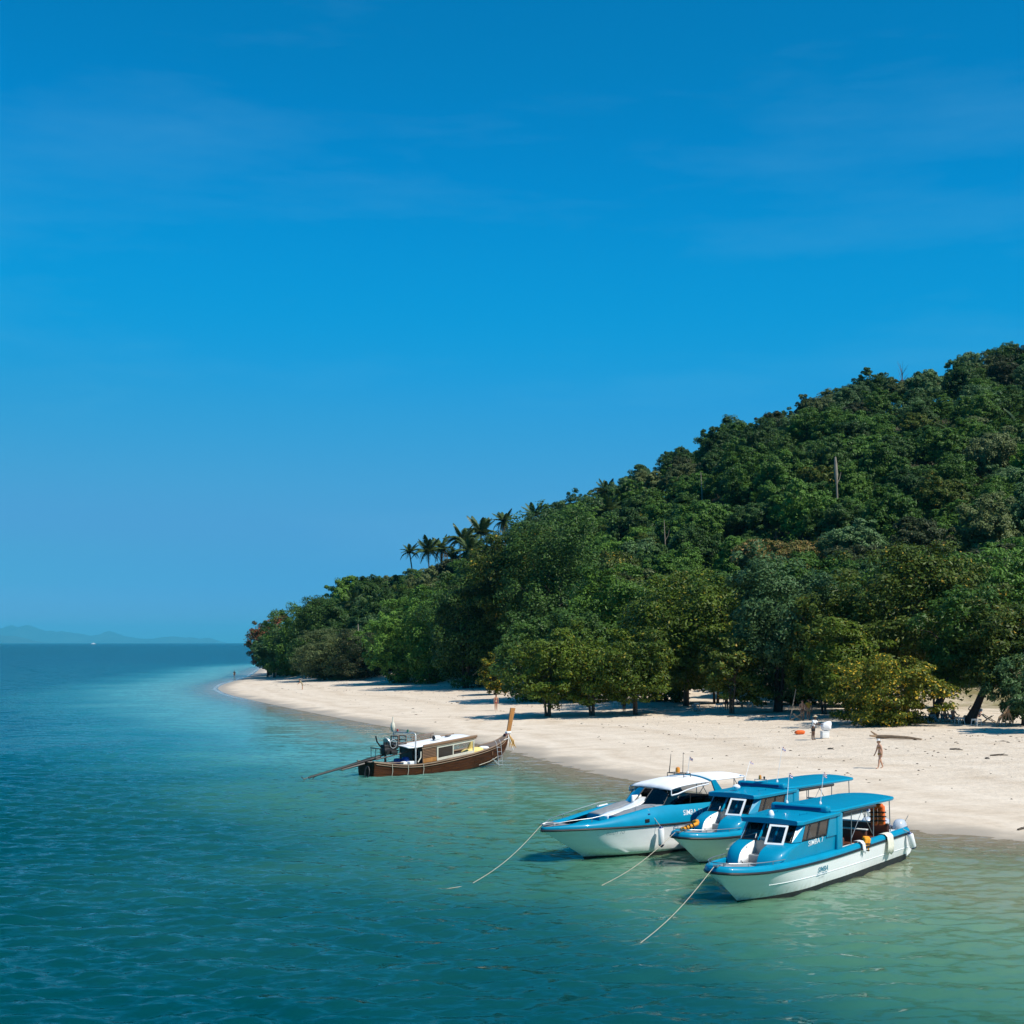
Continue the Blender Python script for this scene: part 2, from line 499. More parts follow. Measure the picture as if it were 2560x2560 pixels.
# ------------------------------------------------------------------ sea
def make_sea():
    m, nt, p = new_mat('sea_water')
    L = nt.links
    geo = node(nt, 'ShaderNodeNewGeometry')
    at = node(nt, 'ShaderNodeAttribute', attribute_name='offshore')      # metres from the waterline, positive out to sea
    nz = node(nt, 'ShaderNodeTexNoise', Scale=0.045, Detail=4.0, Roughness=0.55); L.new(geo.outputs['Position'], nz.inputs['Vector'])
    nm = node(nt, 'ShaderNodeMath', operation='MULTIPLY_ADD'); nm.inputs[1].default_value = 0.9; nm.inputs[2].default_value = 0.55; L.new(nz.outputs['Fac'], nm.inputs[0])
    sx_ = node(nt, 'ShaderNodeSeparateXYZ'); L.new(geo.outputs['Position'], sx_.inputs[0])
    bank = node(nt, 'ShaderNodeMapRange'); bank.inputs['From Min'].default_value = 1; bank.inputs['From Max'].default_value = 16; bank.inputs['To Max'].default_value = 15; L.new(sx_.outputs['X'], bank.inputs['Value'])   # a sand bank keeps the water shallow to the right of the boats
    ef = node(nt, 'ShaderNodeMath', operation='SUBTRACT'); L.new(at.outputs['Fac'], ef.inputs[0]); L.new(bank.outputs['Result'], ef.inputs[1])
    dd = node(nt, 'ShaderNodeMath', operation='MULTIPLY'); L.new(ef.outputs[0], dd.inputs[0]); L.new(nm.outputs[0], dd.inputs[1])
    mr = node(nt, 'ShaderNodeMapRange'); mr.inputs['From Min'].default_value = 0; mr.inputs['From Max'].default_value = 100; L.new(dd.outputs[0], mr.inputs['Value'])
    def ramp(stops):
        cr = node(nt, 'ShaderNodeValToRGB')
        e = cr.color_ramp.elements
        e[0].position, e[0].color = stops[0][0], (*stops[0][1], 1)
        e[1].position, e[1].color = stops[-1][0], (*stops[-1][1], 1)
        for q, c in stops[1:-1]:
            el = e.new(q); el.color = (*c, 1)
        L.new(mr.outputs['Result'], cr.inputs['Fac'])
        return cr
    # stirred green water by the boats, clear turquoise along the far beach, both deepening offshore
    green = ramp([(0.0, (0.20, 0.25, 0.155)), (0.06, (0.125, 0.235, 0.145)), (0.14, (0.070, 0.185, 0.115)), (0.20, (0.034, 0.140, 0.098)), (0.27, (0.008, 0.082, 0.078)), (0.37, (0.0005, 0.052, 0.058)), (1.0, (0.0005, 0.044, 0.062))])
    turq = ramp([(0.0, (0.20, 0.30, 0.26)), (0.06, (0.150, 0.36, 0.335)), (0.15, (0.085, 0.31, 0.310)), (0.23, (0.018, 0.165, 0.190)), (0.34, (0.001, 0.080, 0.115)), (1.0, (0.0004, 0.062, 0.100))])
    syy = node(nt, 'ShaderNodeSeparateXYZ'); L.new(geo.outputs['Position'], syy.inputs[0])
    fy0 = node(nt, 'ShaderNodeMapRange'); fy0.interpolation_type = 'SMOOTHSTEP'; fy0.inputs['From Min'].default_value = 62; fy0.inputs['From Max'].default_value = 120; L.new(syy.outputs['Y'], fy0.inputs['Value'])
    cr = node(nt, 'ShaderNodeMix', data_type='RGBA')
    L.new(fy0.outputs['Result'], cr.inputs['Factor']); L.new(green.outputs['Color'], cr.inputs['A']); L.new(turq.outputs['Color'], cr.inputs['B'])
    # thin lines of foam where the swell breaks on the shore
    fo = node(nt, 'ShaderNodeTexNoise', Scale=0.55, Detail=6.0, Roughness=0.7); L.new(geo.outputs['Position'], fo.inputs['Vector'])
    fb = node(nt, 'ShaderNodeMath', operation='MULTIPLY_ADD'); fb.inputs[1].default_value = 3.2; fb.inputs[2].default_value = -0.9; L.new(fo.outputs['Fac'], fb.inputs[0])
    fd = node(nt, 'ShaderNodeMath', operation='SUBTRACT'); L.new(at.outputs['Fac'], fd.inputs[0]); L.new(fb.outputs[0], fd.inputs[1])
    fab = node(nt, 'ShaderNodeMath', operation='ABSOLUTE'); L.new(fd.outputs[0], fab.inputs[0])
    fm = node(nt, 'ShaderNodeMapRange'); fm.inputs['From Min'].default_value = 0.10; fm.inputs['From Max'].default_value = 0.5; fm.inputs['To Min'].default_value = 0.75; fm.inputs['To Max'].default_value = 0
    L.new(fab.outputs[0], fm.inputs['Value'])
    sy = node(nt, 'ShaderNodeSeparateXYZ'); L.new(geo.outputs['Position'], sy.inputs[0])
    fy = node(nt, 'ShaderNodeMapRange'); fy.inputs['From Min'].default_value = 150; fy.inputs['From Max'].default_value = 215; L.new(sy.outputs['Y'], fy.inputs['Value'])
    fmy = node(nt, 'ShaderNodeMath', operation='MULTIPLY'); L.new(fm.outputs['Result'], fmy.inputs[0]); L.new(fy.outputs['Result'], fmy.inputs[1])
    mf = node(nt, 'ShaderNodeMix', data_type='RGBA'); mf.inputs['B'].default_value = (0.8, 0.82, 0.82, 1)
    L.new(fmy.outputs[0], mf.inputs['Factor']); L.new(cr.outputs['Result'], mf.inputs['A'])
    body = node(nt, 'ShaderNodeSubsurfaceScattering', falloff='BURLEY', Scale=1.0); body.inputs['Radius'].default_value = (0.5, 1.3, 1.3); L.new(mf.outputs['Result'], body.inputs['Color'])
    gl = node(nt, 'ShaderNodeBsdfGlossy', Roughness=0.05)
    fr = node(nt, 'ShaderNodeFresnel', IOR=1.333)
    fk = node(nt, 'ShaderNodeMath', operation='MULTIPLY'); fk.inputs[1].default_value = 0.72; L.new(fr.outputs['Fac'], fk.inputs[0])
    wat = node(nt, 'ShaderNodeMixShader'); L.new(fk.outputs[0], wat.inputs['Fac'])
    clear = node(nt, 'ShaderNodeBsdfTransparent')
    bm_ = node(nt, 'ShaderNodeMixShader'); L.new(clear.outputs[0], bm_.inputs[1]); L.new(body.outputs[0], bm_.inputs[2])
    L.new(bm_.outputs[0], wat.inputs[1]); L.new(gl.outputs[0], wat.inputs[2])
    L.new(wat.outputs[0], nt.nodes['Material Output'].inputs['Surface'])
    nt.nodes.remove(p)
    al = node(nt, 'ShaderNodeMapRange'); al.interpolation_type = 'SMOOTHSTEP'
    al.inputs['From Min'].default_value = -0.5; al.inputs['From Max'].default_value = 9.0; al.inputs['To Min'].default_value = 0.12; al.inputs['To Max'].default_value = 1.0
    L.new(at.outputs['Fac'], al.inputs['Value'])
    am = node(nt, 'ShaderNodeMath', operation='MAXIMUM'); L.new(al.outputs['Result'], am.inputs[0]); L.new(fmy.outputs[0], am.inputs[1])
    L.new(am.outputs[0], bm_.inputs['Fac'])
    # fine ripples too small for the mesh everywhere, and the larger ones too beyond the part of the bay that is meshed finely
    farf = node(nt, 'ShaderNodeMapRange'); farf.inputs['From Min'].default_value = 80; farf.inputs['From Max'].default_value = 122; L.new(syy.outputs['Y'], farf.inputs['Value'])
    acc = None
    for sc_, stretch, rot, kx, ky, det, far in ((0.8, (0.5, 1.0, 1), 8, 0.5, 1.0, 3.0, True), (4.2, (0.55, 1.0, 1), -15, 0.55, 0.85, 3.0, False)):
        mp = node(nt, 'ShaderNodeMapping'); mp.inputs['Rotation'].default_value = (0, 0, math.radians(rot)); mp.inputs['Scale'].default_value = stretch
        L.new(geo.outputs['Position'], mp.inputs['Vector'])
        w = node(nt, 'ShaderNodeTexNoise', Scale=sc_, Detail=det, Roughness=0.5); L.new(mp.outputs['Vector'], w.inputs['Vector'])
        sb = node(nt, 'ShaderNodeVectorMath', operation='SUBTRACT'); sb.inputs[1].default_value = (0.5, 0.5, 0.5); L.new(w.outputs['Color'], sb.inputs[0])
        k = node(nt, 'ShaderNodeVectorMath', operation='MULTIPLY'); k.inputs[1].default_value = (kx, ky, 0); L.new(sb.outputs['Vector'], k.inputs[0])
        o_ = k.outputs['Vector']
        if far:
            fs_ = node(nt, 'ShaderNodeVectorMath', operation='SCALE'); L.new(o_, fs_.inputs[0]); L.new(farf.outputs['Result'], fs_.inputs['Scale']); o_ = fs_.outputs['Vector']
        if acc is None: acc = o_
        else:
            ad = node(nt, 'ShaderNodeVectorMath', operation='ADD'); L.new(acc, ad.inputs[0]); L.new(o_, ad.inputs[1]); acc = ad.outputs['Vector']
    calm = node(nt, 'ShaderNodeMapRange'); calm.inputs['From Min'].default_value = 0; calm.inputs['From Max'].default_value = 35; calm.inputs['To Min'].default_value = 0.35; calm.inputs['To Max'].default_value = 1.0
    L.new(at.outputs['Fac'], calm.inputs['Value'])
    sl = node(nt, 'ShaderNodeVectorMath', operation='SCALE'); L.new(acc, sl.inputs[0]); L.new(calm.outputs['Result'], sl.inputs['Scale'])
    up = node(nt, 'ShaderNodeVectorMath', operation='ADD'); L.new(geo.outputs['Normal'], up.inputs[1]); L.new(sl.outputs['Vector'], up.inputs[0])
    nn = node(nt, 'ShaderNodeVectorMath', operation='NORMALIZE'); L.new(up.outputs['Vector'], nn.inputs[0])
    for t_ in (gl, fr, body): L.new(nn.outputs['Vector'], t_.inputs['Normal'])
    return m
def spread_axis(lo, hi, step, far):
    core = np.arange(lo, hi + step, step)
    g = []; d = step
    x = hi + step
    while x < far: g.append(x); d *= 1.22; x += d
    up = np.array(g + [far])
    g = []; d = step; x = lo - step
    while x > -far: g.append(x); d *= 1.22; x -= d
    dn = np.array([-far] + g[::-1])
    return np.concatenate([dn, core, up])
SEA_FAR = 48000.0
def sea_waves(X, Y):
    """wind waves of the bay: many small wave trains running in from the sea, in gusty patches"""
    r = np.random.default_rng(11)
    H = np.zeros_like(X)
    near = np.minimum(1 - sstep(96, 121, Y), sstep(24, 27, Y)) * np.minimum(sstep(-38, -35, X), 1 - sstep(31, 34, X))
    i = np.where((Y[:, 0] > 15) & (Y[:, 0] < 140))[0]; j = np.where((X[0] > -46) & (X[0] < 42))[0]
    sl = np.s_[i[0]:i[-1] + 1, j[0]:j[-1] + 1]
    x, y = X[sl], Y[sl]
    h = np.zeros_like(x)
    n = 46
    for k in range(n):
        lam = 0.42 * (3.0 / 0.42) ** (k / (n - 1.0))
        th = math.radians(78) + r.normal(0, 0.48)
        a = 0.0078 * lam ** 0.95 * r.uniform(0.6, 1.4)
        q = 2 * math.pi / lam
        ph = q * (x * math.cos(th) + y * math.sin(th)) + r.uniform(0, 6.28)
        gust = 0.75 + 0.5 * np.sin(x * r.uniform(-.25, .25) + y * r.uniform(-.25, .25) + r.uniform(0, 6.28))
        h += a * gust * (np.sin(ph) + 0.25 * np.cos(2 * ph))
    s_ = -shore_dist(x, y)
    h *= (0.25 + 0.75 * sstep(0, 40, s_)) * near[sl]
    H[sl] = h
    return H
me, X, Y, Z = grid_mesh('sea', spread_axis(-38, 34, 0.16, SEA_FAR), spread_axis(25, 122, 0.16, SEA_FAR), sea_waves)
off = -shore_dist(X, Y)
a = me.attributes.new('offshore', 'FLOAT', 'POINT'); a.data.foreach_set('value', np.clip(off, -50, 400).ravel().astype(np.float32))
me.materials.append(make_sea())
sea = bpy.data.objects.new('sea', me); COL.objects.link(sea)
tag(sea, kind='structure', label='rippled sea, green by the boats and deep blue offshore', cat='sea')

# ------------------------------------------------------------------ far islands on the horizon
def far_ridge(name, D, prof, depth, label, col):
    m = mat('far_forest', col, rough=0.9, var=0.3, scale=0.0015, spec=0.1)
    mb = MB()
    px = np.linspace(prof[0][0], prof[-1][0], 90)
    hh = ipl(px, [p for p, _ in prof], [(HZ - y) / FPX * D for _, y in prof])
    r = np.random.default_rng(int(D))
    hh = hh * (1 + 0.05 * r.standard_normal(len(px))) 
    rows = []
    for k in range(7):
        t = k / 6.0
        g = math.sin(t * math.pi) ** 0.8 if 0 < k < 6 else 0
        rows.append([((p - 1280) / FPX * D, D + (t - 0.5) * depth, -1.0 + (h + 1.0) * g) for p, h in zip(px, hh)])
    mb.grid(rows)
    o = mb.build(name, m)
    return tag(o, label, 'hills', kind='structure')
far_ridge('hills', 45000.0, [(-260, 1607), (-120, 1578), (0, 1570), (70, 1564), (110, 1576), (180, 1580), (230, 1590), (260, 1583), (278, 1578), (300, 1588), (340, 1595), (390, 1597), (405, 1592), (430, 1590), (470, 1592), (505, 1597), (520, 1594), (538, 1602), (545, 1607)], 3500,
          'hazy blue line of far islands on the horizon', (0.05, 0.07, 0.06))
far_ridge('hills', 36000.0, [(-200, 1607), (-80, 1590), (0, 1588), (40, 1590), (80, 1603), (95, 1607)], 2500, 'lower darker headland in front of the far islands', (0.05, 0.07, 0.06))

# ------------------------------------------------------------------ haze over the sea
def make_haze():
    m = bpy.data.materials.new('sea_haze'); m.use_nodes = True
    nt = m.node_tree
    nt.nodes.remove(nt.nodes['Principled BSDF'])
    v = nt.nodes.new('ShaderNodeVolumePrincipled')
    v.inputs['Color'].default_value = (0.12, 0.72, 1.0, 1)
    v.inputs['Density'].default_value = 0.000034
    v.inputs['Anisotropy'].default_value = 0.0
    nt.links.new(v.outputs['Volume'], nt.nodes['Material Output'].inputs['Volume'])
    mb = MB()
    R = SEA_FAR + 200
    mb.box((0, 0, 268), (2 * R, 2 * R, 552))
    o = mb.build('haze', m)
    return tag(o, kind='stuff', label='thin blue haze lying over the sea', cat='haze')
make_haze()

# ------------------------------------------------------------------ foliage
def leaf_mat(name, lo, hi, tip=None, tip_amt=0.0, trans=0.16, rough=0.45):
    """leaves: tone differs from leaf to leaf, from clump to clump and from tree to tree"""
    m, nt, p = new_mat(name)
    L = nt.links
    a1 = node(nt, 'ShaderNodeAttribute', attribute_name='leaf')
    a2 = node(nt, 'ShaderNodeAttribute', attribute_name='clump')
    oi = node(nt, 'ShaderNodeObjectInfo')
    s1 = node(nt, 'ShaderNodeMath', operation='MULTIPLY_ADD'); s1.inputs[1].default_value = 0.45; L.new(a1.outputs['Fac'], s1.inputs[0])
    s2 = node(nt, 'ShaderNodeMath', operation='MULTIPLY_ADD'); s2.inputs[1].default_value = 0.40; L.new(a2.outputs['Fac'], s2.inputs[0])
    s3 = node(nt, 'ShaderNodeMath', operation='MULTIPLY_ADD'); s3.inputs[1].default_value = 0.5; s3.inputs[2].default_value = -0.17; L.new(oi.outputs['Random'], s3.inputs[0])
    L.new(s3.outputs[0], s2.inputs[2]); L.new(s2.outputs[0], s1.inputs[2])
    mx = node(nt, 'ShaderNodeMix', data_type='RGBA', clamp_factor=True)
    mx.inputs['A'].default_value = (*lo, 1); mx.inputs['B'].default_value = (*hi, 1)
    L.new(s1.outputs[0], mx.inputs['Factor'])
    out = mx.outputs['Result']
    if tip is not None:
        gt = node(nt, 'ShaderNodeMath', operation='GREATER_THAN'); gt.inputs[1].default_value = 1 - tip_amt; L.new(a1.outputs['Fac'], gt.inputs[0])
        m2 = node(nt, 'ShaderNodeMix', data_type='RGBA'); m2.inputs['B'].default_value = (*tip, 1)
        L.new(gt.outputs[0], m2.inputs['Factor']); L.new(out, m2.inputs['A'])
        out = m2.outputs['Result']
    L.new(out, p.inputs['Base Color'])
    p.inputs['Roughness'].default_value = rough
    p.inputs['Specular IOR Level'].default_value = 0.18
    tr = node(nt, 'ShaderNodeBsdfTranslucent'); L.new(out, tr.inputs['Color'])
    ms = node(nt, 'ShaderNodeMixShader', Fac=trans)
    L.new(p.outputs['BSDF'], ms.inputs[1]); L.new(tr.outputs['BSDF'], ms.inputs[2])
    L.new(ms.outputs['Shader'], nt.nodes['Material Output'].inputs['Surface'])
    return m
LEAF = {
    'deep':   leaf_mat('deep_green_leaves', (0.018, 0.048, 0.013), (0.076, 0.148, 0.026)),
    'mid':    leaf_mat('mid_green_leaves', (0.023, 0.065, 0.010), (0.102, 0.195, 0.026)),
    'fresh':  leaf_mat('fresh_green_leaves', (0.031, 0.088, 0.012), (0.137, 0.258, 0.037)),
    'yellow': leaf_mat('yellow_green_leaves', (0.024, 0.050, 0.006), (0.118, 0.172, 0.016), (0.24, 0.21, 0.02), 0.05),
    'olive':  leaf_mat('olive_leaves', (0.031, 0.056, 0.008), (0.122, 0.163, 0.022), (0.361, 0.246, 0.033), 0.035),
    'blue':   leaf_mat('blue_green_leaves', (0.026, 0.068, 0.022), (0.138, 0.232, 0.083)),
    'grey':   leaf_mat('grey_green_leaves', (0.049, 0.073, 0.024), (0.165, 0.201, 0.068)),
    'brown':  leaf_mat('dry_brown_leaves', (0.088, 0.089, 0.020), (0.258, 0.230, 0.065), (0.326, 0.200, 0.060), 0.2),
    'orange': leaf_mat('orange_leaves', (0.085, 0.081, 0.013), (0.289, 0.193, 0.027), (0.475, 0.177, 0.022), 0.22),
    'red':    leaf_mat('reddish_leaves', (0.039, 0.057, 0.016), (0.144, 0.120, 0.032), (0.288, 0.072, 0.038), 0.35),
    'gold':   leaf_mat('yellow_flecked_leaves', (0.048, 0.071, 0.006), (0.190, 0.218, 0.020), (0.572, 0.375, 0.032), 0.13),
    'dusk':   leaf_mat('dark_bronze_leaves', (0.014, 0.025, 0.008), (0.063, 0.085, 0.029), (0.130, 0.119, 0.048), 0.08),
}
BARK = mat('bark', (0.085, 0.065, 0.048), rough=0.9, var=0.35, scale=4.0, bump=0.02, bscale=14.0, stretch=(1, 1, 0.25))
BARK_DARK = mat('dark_bark', (0.040, 0.030, 0.023), rough=0.9, var=0.35, scale=4.0, bump=0.02, bscale=14.0, stretch=(1, 1, 0.25))
BARK_PALE = mat('pale_bark', (0.26, 0.22, 0.17), rough=0.9, var=0.3, scale=4.0, bump=0.02, bscale=14.0, stretch=(1, 1, 0.25))

def unit(v): return v / np.maximum(np.linalg.norm(v, axis=-1, keepdims=True), 1e-9)
def leaves_mesh(name, pos, nrm, size, leaf_tone, clump_tone, r, aspect=0.5):
    """one folded diamond per leaf"""
    n = len(pos)
    t = unit(np.cross(nrm, r.standard_normal((n, 3))))
    b = np.cross(nrm, t)
    L = (size * r.uniform(0.7, 1.3, n))[:, None]
    W = L * aspect
    fold = nrm * L * 0.14
    v = np.stack([pos - t * L * 0.5, pos + b * W * 0.5 - fold, pos + t * L * 0.5, pos - b * W * 0.5 - fold], 1).reshape(-1, 3)
    i = np.arange(n) * 4
    f = np.stack([i, i + 1, i + 2, i, i + 2, i + 3], 1).reshape(-1, 3)
    me = bpy.data.meshes.new(name)
    me.vertices.add(len(v)); me.vertices.foreach_set('co', v.astype(np.float32).ravel())
    me.loops.add(f.size); me.loops.foreach_set('vertex_index', f.ravel().astype(np.int32))
    me.polygons.add(len(f)); me.polygons.foreach_set('loop_start', np.arange(0, f.size, 3, dtype=np.int32)); me.polygons.foreach_set('loop_total', np.full(len(f), 3, np.int32))
    me.update(calc_edges=True)
    for nm, val in (('leaf', leaf_tone), ('clump', clump_tone)):
        a = me.attributes.new(nm, 'FLOAT', 'FACE'); a.data.foreach_set('value', np.repeat(val, 2).astype(np.float32))
    return me
def crown_points(r, n_lobes, n_clumps, n_leaves, rz=0.8, low=-0.55, clump=(0.13, 0.24), droop=0.0, flat=0.6):
    """leaf positions in a crown of about unit radius: lobes, clumps on the lobes, leaves on the clumps"""
    # a few large boughs give the crown an uneven outline
    d = unit(r.standard_normal((n_lobes, 3))); d[:, 2] = d[:, 2] * 0.8 + 0.15
    lob = unit(d) * r.uniform(0.30, 0.72, (n_lobes, 1))
    lob_r = r.uniform(0.22, 0.58, n_lobes)
    lob[0] = 0; lob_r[0] = 0.72; lob[1] = (0, 0, -0.25); lob_r[1] = 0.6
    k = np.where(r.random(n_clumps) < 0.22, r.integers(0, 2, n_clumps), r.integers(0, n_lobes, n_clumps))
    cd = unit(r.standard_normal((n_clumps, 3)) + lob[k] * 1.1)
    cen = lob[k] + cd * (lob_r[k] * r.uniform(0.62, 1.08, n_clumps))[:, None]
    cen[:, 2] *= rz
    ok = cen[:, 2] > low * rz
    cen = cen[ok]; nc = len(cen)
    cr = r.uniform(clump[0], clump[1], nc)
    ctone = r.random(nc)
    j = r.integers(0, nc, n_leaves)
    ld = r.standard_normal((n_leaves, 3)); ld[:, 2] += 0.35; ld = unit(ld)
    rad = cr[j] * (0.35 + 0.75 * r.random(n_leaves) ** 0.5)
    off = ld * rad[:, None]; off[:, 2] *= flat
    pos = cen[j] + off
    pos[:, 2] -= droop * (off[:, 0] ** 2 + off[:, 1] ** 2)
    nrm = unit(ld * 0.6 + unit(pos + np.array([0, 0, 0.15])) * 0.5 + np.array([0, 0, 0.55]) + 0.55 * r.standard_normal((n_leaves, 3)))
    # a core of inner leaves, added to block light and darken the crown's gaps
    m_ = n_leaves // 7
    pos[:m_] = unit(r.standard_normal((m_, 3))) * (0.62 * r.random((m_, 1)) ** 0.45) * np.array([1, 1, rz * 0.9])
    return pos, nrm, ctone[j], cen
def make_crown(name, seed, radius, leaf, n_leaves, **kw):
    r = np.random.default_rng(seed)
    pos, nrm, ct, cen = crown_points(r, kw.pop('lobes', 9), kw.pop('clumps', 90), n_leaves, **kw)
    me = leaves_mesh(name, pos * radius, nrm, np.full(n_leaves, leaf), r.random(n_leaves), ct, r)
    me.materials.append(LEAF['mid'])
    return me, cen * radius
def make_trunk(name, seed, h, r0, cen, lean=(0, 0), n_limb=7, multi=1, z_mid=0.0):
    """tapered trunk that forks into limbs running to the leaf clumps; ground at 0, crown centre at (lean, h)"""
    r = np.random.default_rng(seed)
    mb = MB()
    for k in range(multi):
        a = 2 * math.pi * (k + r.random()) / max(multi, 1)
        off = 0.0 if multi == 1 else r0 * 1.6
        bx, by = math.cos(a) * off, math.sin(a) * off
        top = Vector((lean[0] + math.cos(a) * off * 2.2, lean[1] + math.sin(a) * off * 2.2, h * 0.72))
        P = [Vector((bx, by, -0.4)), Vector((bx, by, 0.05))]
        R = [r0 * 1.45, r0 * 1.2]
        for t in (0.3, 0.6, 1.0):
            w = 0.10 * h * 0.3
            P.append(Vector((lerp(bx, top.x, t ** 1.25) + r.normal(0, w * 0.3), lerp(by, top.y, t ** 1.25) + r.normal(0, w * 0.3), top.z * t)))
            R.append(r0 * lerp(1.0, 0.6, t))
        mb.tube(P, R, 8)
        fork = P[-1]; fr = R[-1]
        idx = r.permutation(len(cen))[:n_limb]
        for i in idx:
            e = Vector(cen[i]) + Vector((lean[0], lean[1], h))
            e = fork.lerp(e, 0.9)
            m1 = fork.lerp(e, 0.35) + Vector((0, 0, 0.06 * h)) + Vector(r.normal(0, 0.05 * h, 3))
            m2 = fork.lerp(e, 0.7) + Vector(r.normal(0, 0.04 * h, 3))
            mb.tube([fork - Vector((0, 0, fr * 0.6)), m1, m2, e], [fr * 0.62, fr * 0.42, fr * 0.25, fr * 0.07], 6, cap=False)
    return mb

def place_tree(name, loc, crown_me, trunk_me, leaf, label, group, scale=(1, 1, 1), rz=0.0, crown_z=None, bark=None, cat='tree'):
    t = empty(name, loc, rz)
    t.scale = scale
    tag(t, label, cat, group)
    c = bpy.data.objects.new('crown', crown_me); c.parent = t; c.location = crown_z; COL.objects.link(c)
    c.material_slots[0].link = 'OBJECT'; c.material_slots[0].material = LEAF[leaf]
    k = bpy.data.objects.new('trunk', trunk_me); k.parent = t; COL.objects.link(k)
    if bark is not None:
        k.material_slots[0].link = 'OBJECT'; k.material_slots[0].material = bark
    return t

# --- the trees along the beach, each built for its own place:
# (column of crown, crown half-width, top row, bottom row of leaves, distance, leaf colour, leaf size, description, trunk kind)
FRONT = [
    (672, 40, 1545, 1668, 338, 'red', .50, 'rust-tinged tree at the far seaward tip of the wood', 1),
    (700, 36, 1610, 1688, 326, 'fresh', .45, 'small light green bush by the far end of the sand', 1),
    (752, 62, 1520, 1686, 305, 'mid', .45, 'mid green tree second along from the far tip of the wood', 1),
    (810, 62, 1585, 1697, 268, 'grey', .34, 'rounded grey-green shrub reaching down to the sand', 3),
    (856, 52, 1580, 1697, 262, 'grey', .34, 'taller grey-green shrub beside the rounded one', 3),
    (920, 58, 1575, 1700, 258, 'dusk', .30, 'brownish half bare shrub next to the grey-green ones', 3),
    (1000, 62, 1520, 1712, 232, 'fresh', .42, 'fresh green tree with leaves hanging to the sand', 2),
    (1075, 66, 1480, 1716, 226, 'fresh', .42, 'taller fresh green tree beside the brownish shrub', 2),
    (1165, 74, 1440, 1706, 206, 'deep', .42, 'dark green tree with thin bare trunks behind the walking woman', 4),
    (1238, 30, 1640, 1728, 182, 'gold', .30, 'spindly yellow sapling behind the tall wooden prow', 3),
    (1285, 95, 1330, 1600, 205, 'olive', .45, 'tall olive tree rising behind the yellow sapling', 1),
    (1400, 105, 1285, 1600, 196, 'deep', .45, 'tallest dark tree in the middle of the beach front', 1),
    (1370, 78, 1590, 1750, 140, 'yellow', .34, 'low yellow-green tree spreading over the sand at mid beach', 2),
    (1480, 72, 1575, 1750, 138, 'yellow', .34, 'low yellow-green tree whose leaves hang over the lone man', 2),
    (1590, 76, 1590, 1754, 136, 'yellow', .34, 'low yellow-green tree hanging over the white stools', 2),
    (1560, 100, 1420, 1670, 165, 'mid', .42, 'mid green tree standing behind the low yellow-green ones', 1),
    (1715, 120, 1405, 1695, 146, 'yellow', .42, 'large bright yellow-green tree in the middle of the beach', 1),
    (1830, 60, 1590, 1746, 132, 'olive', .36, 'drooping olive tree above the couple in the shade', 2),
    (1945, 118, 1410, 1738, 133, 'blue', .38, 'broad blue-green tree standing over several dark trunks', 4),
    (2060, 66, 1500, 1746, 128, 'olive', .38, 'narrow olive tree between the blue-green and the broad one', 2),
    (2265, 150, 1372, 1680, 127, 'olive', .40, 'broad olive tree with yellow flecks behind the round bush', 1),
    (2120, 80, 1560, 1765, 122, 'yellow', .34, 'yellow-green tree just behind the round flecked bush', 2),
    (2215, 100, 1640, 1815, 113, 'gold', .30, 'round yellow-flecked bush standing forward on the sand', 3),
    (2400, 78, 1480, 1712, 117, 'mid', .36, 'leafy tree on a thick leaning dark trunk', 5),
    (2490, 78, 1530, 1722, 113, 'olive', .36, 'olive tree leaning over the deck chairs at the frame edge', 5),
    (2560, 70, 1640, 1790, 110, 'blue', .32, 'blue-green bush hanging over the dead root at the frame edge', 2),
    (1320, 66, 1540, 1738, 166, 'deep', .42, 'dark green tree filling the gap behind the yellow sapling', 2),
    (1445, 70, 1520, 1740, 160, 'deep', .42, 'dark green tree in the second row at mid beach', 2),
    (1650, 80, 1500, 1744, 156, 'deep', .42, 'dark green tree behind the large bright yellow-green one', 2),
    (1790, 80, 1480, 1747, 150, 'mid', .42, 'mid green tree filling in behind the thick trunks', 2),
    (2010, 80, 1500, 1747, 147, 'deep', .42, 'dark green tree between the blue-green and olive trees, set back', 2),
    (2130, 90, 1470, 1750, 141, 'deep', .42, 'dark green tree set back behind the round flecked bush', 2),
    (2340, 70, 1500, 1730, 138, 'deep', .42, 'dark green tree set back left of the leaning trunks', 2),
    (2660, 75, 1560, 1780, 101, 'blue', .34, 'blue-green tree just past the edge of the frame shading the sand', 2),
    (720, 50, 1560, 1680, 318, 'deep', .45, 'dark green tree above the small light green bush', 2),
    (800, 60, 1500, 1660, 290, 'deep', .45, 'dark green tree rising behind the rounded grey-green shrub', 2),
    (2490, 100, 1380, 1560, 150, 'fresh', .42, 'light green tree behind the leaning trunks', 1),
]
BEACH_GROUP = 'trees along the beach'
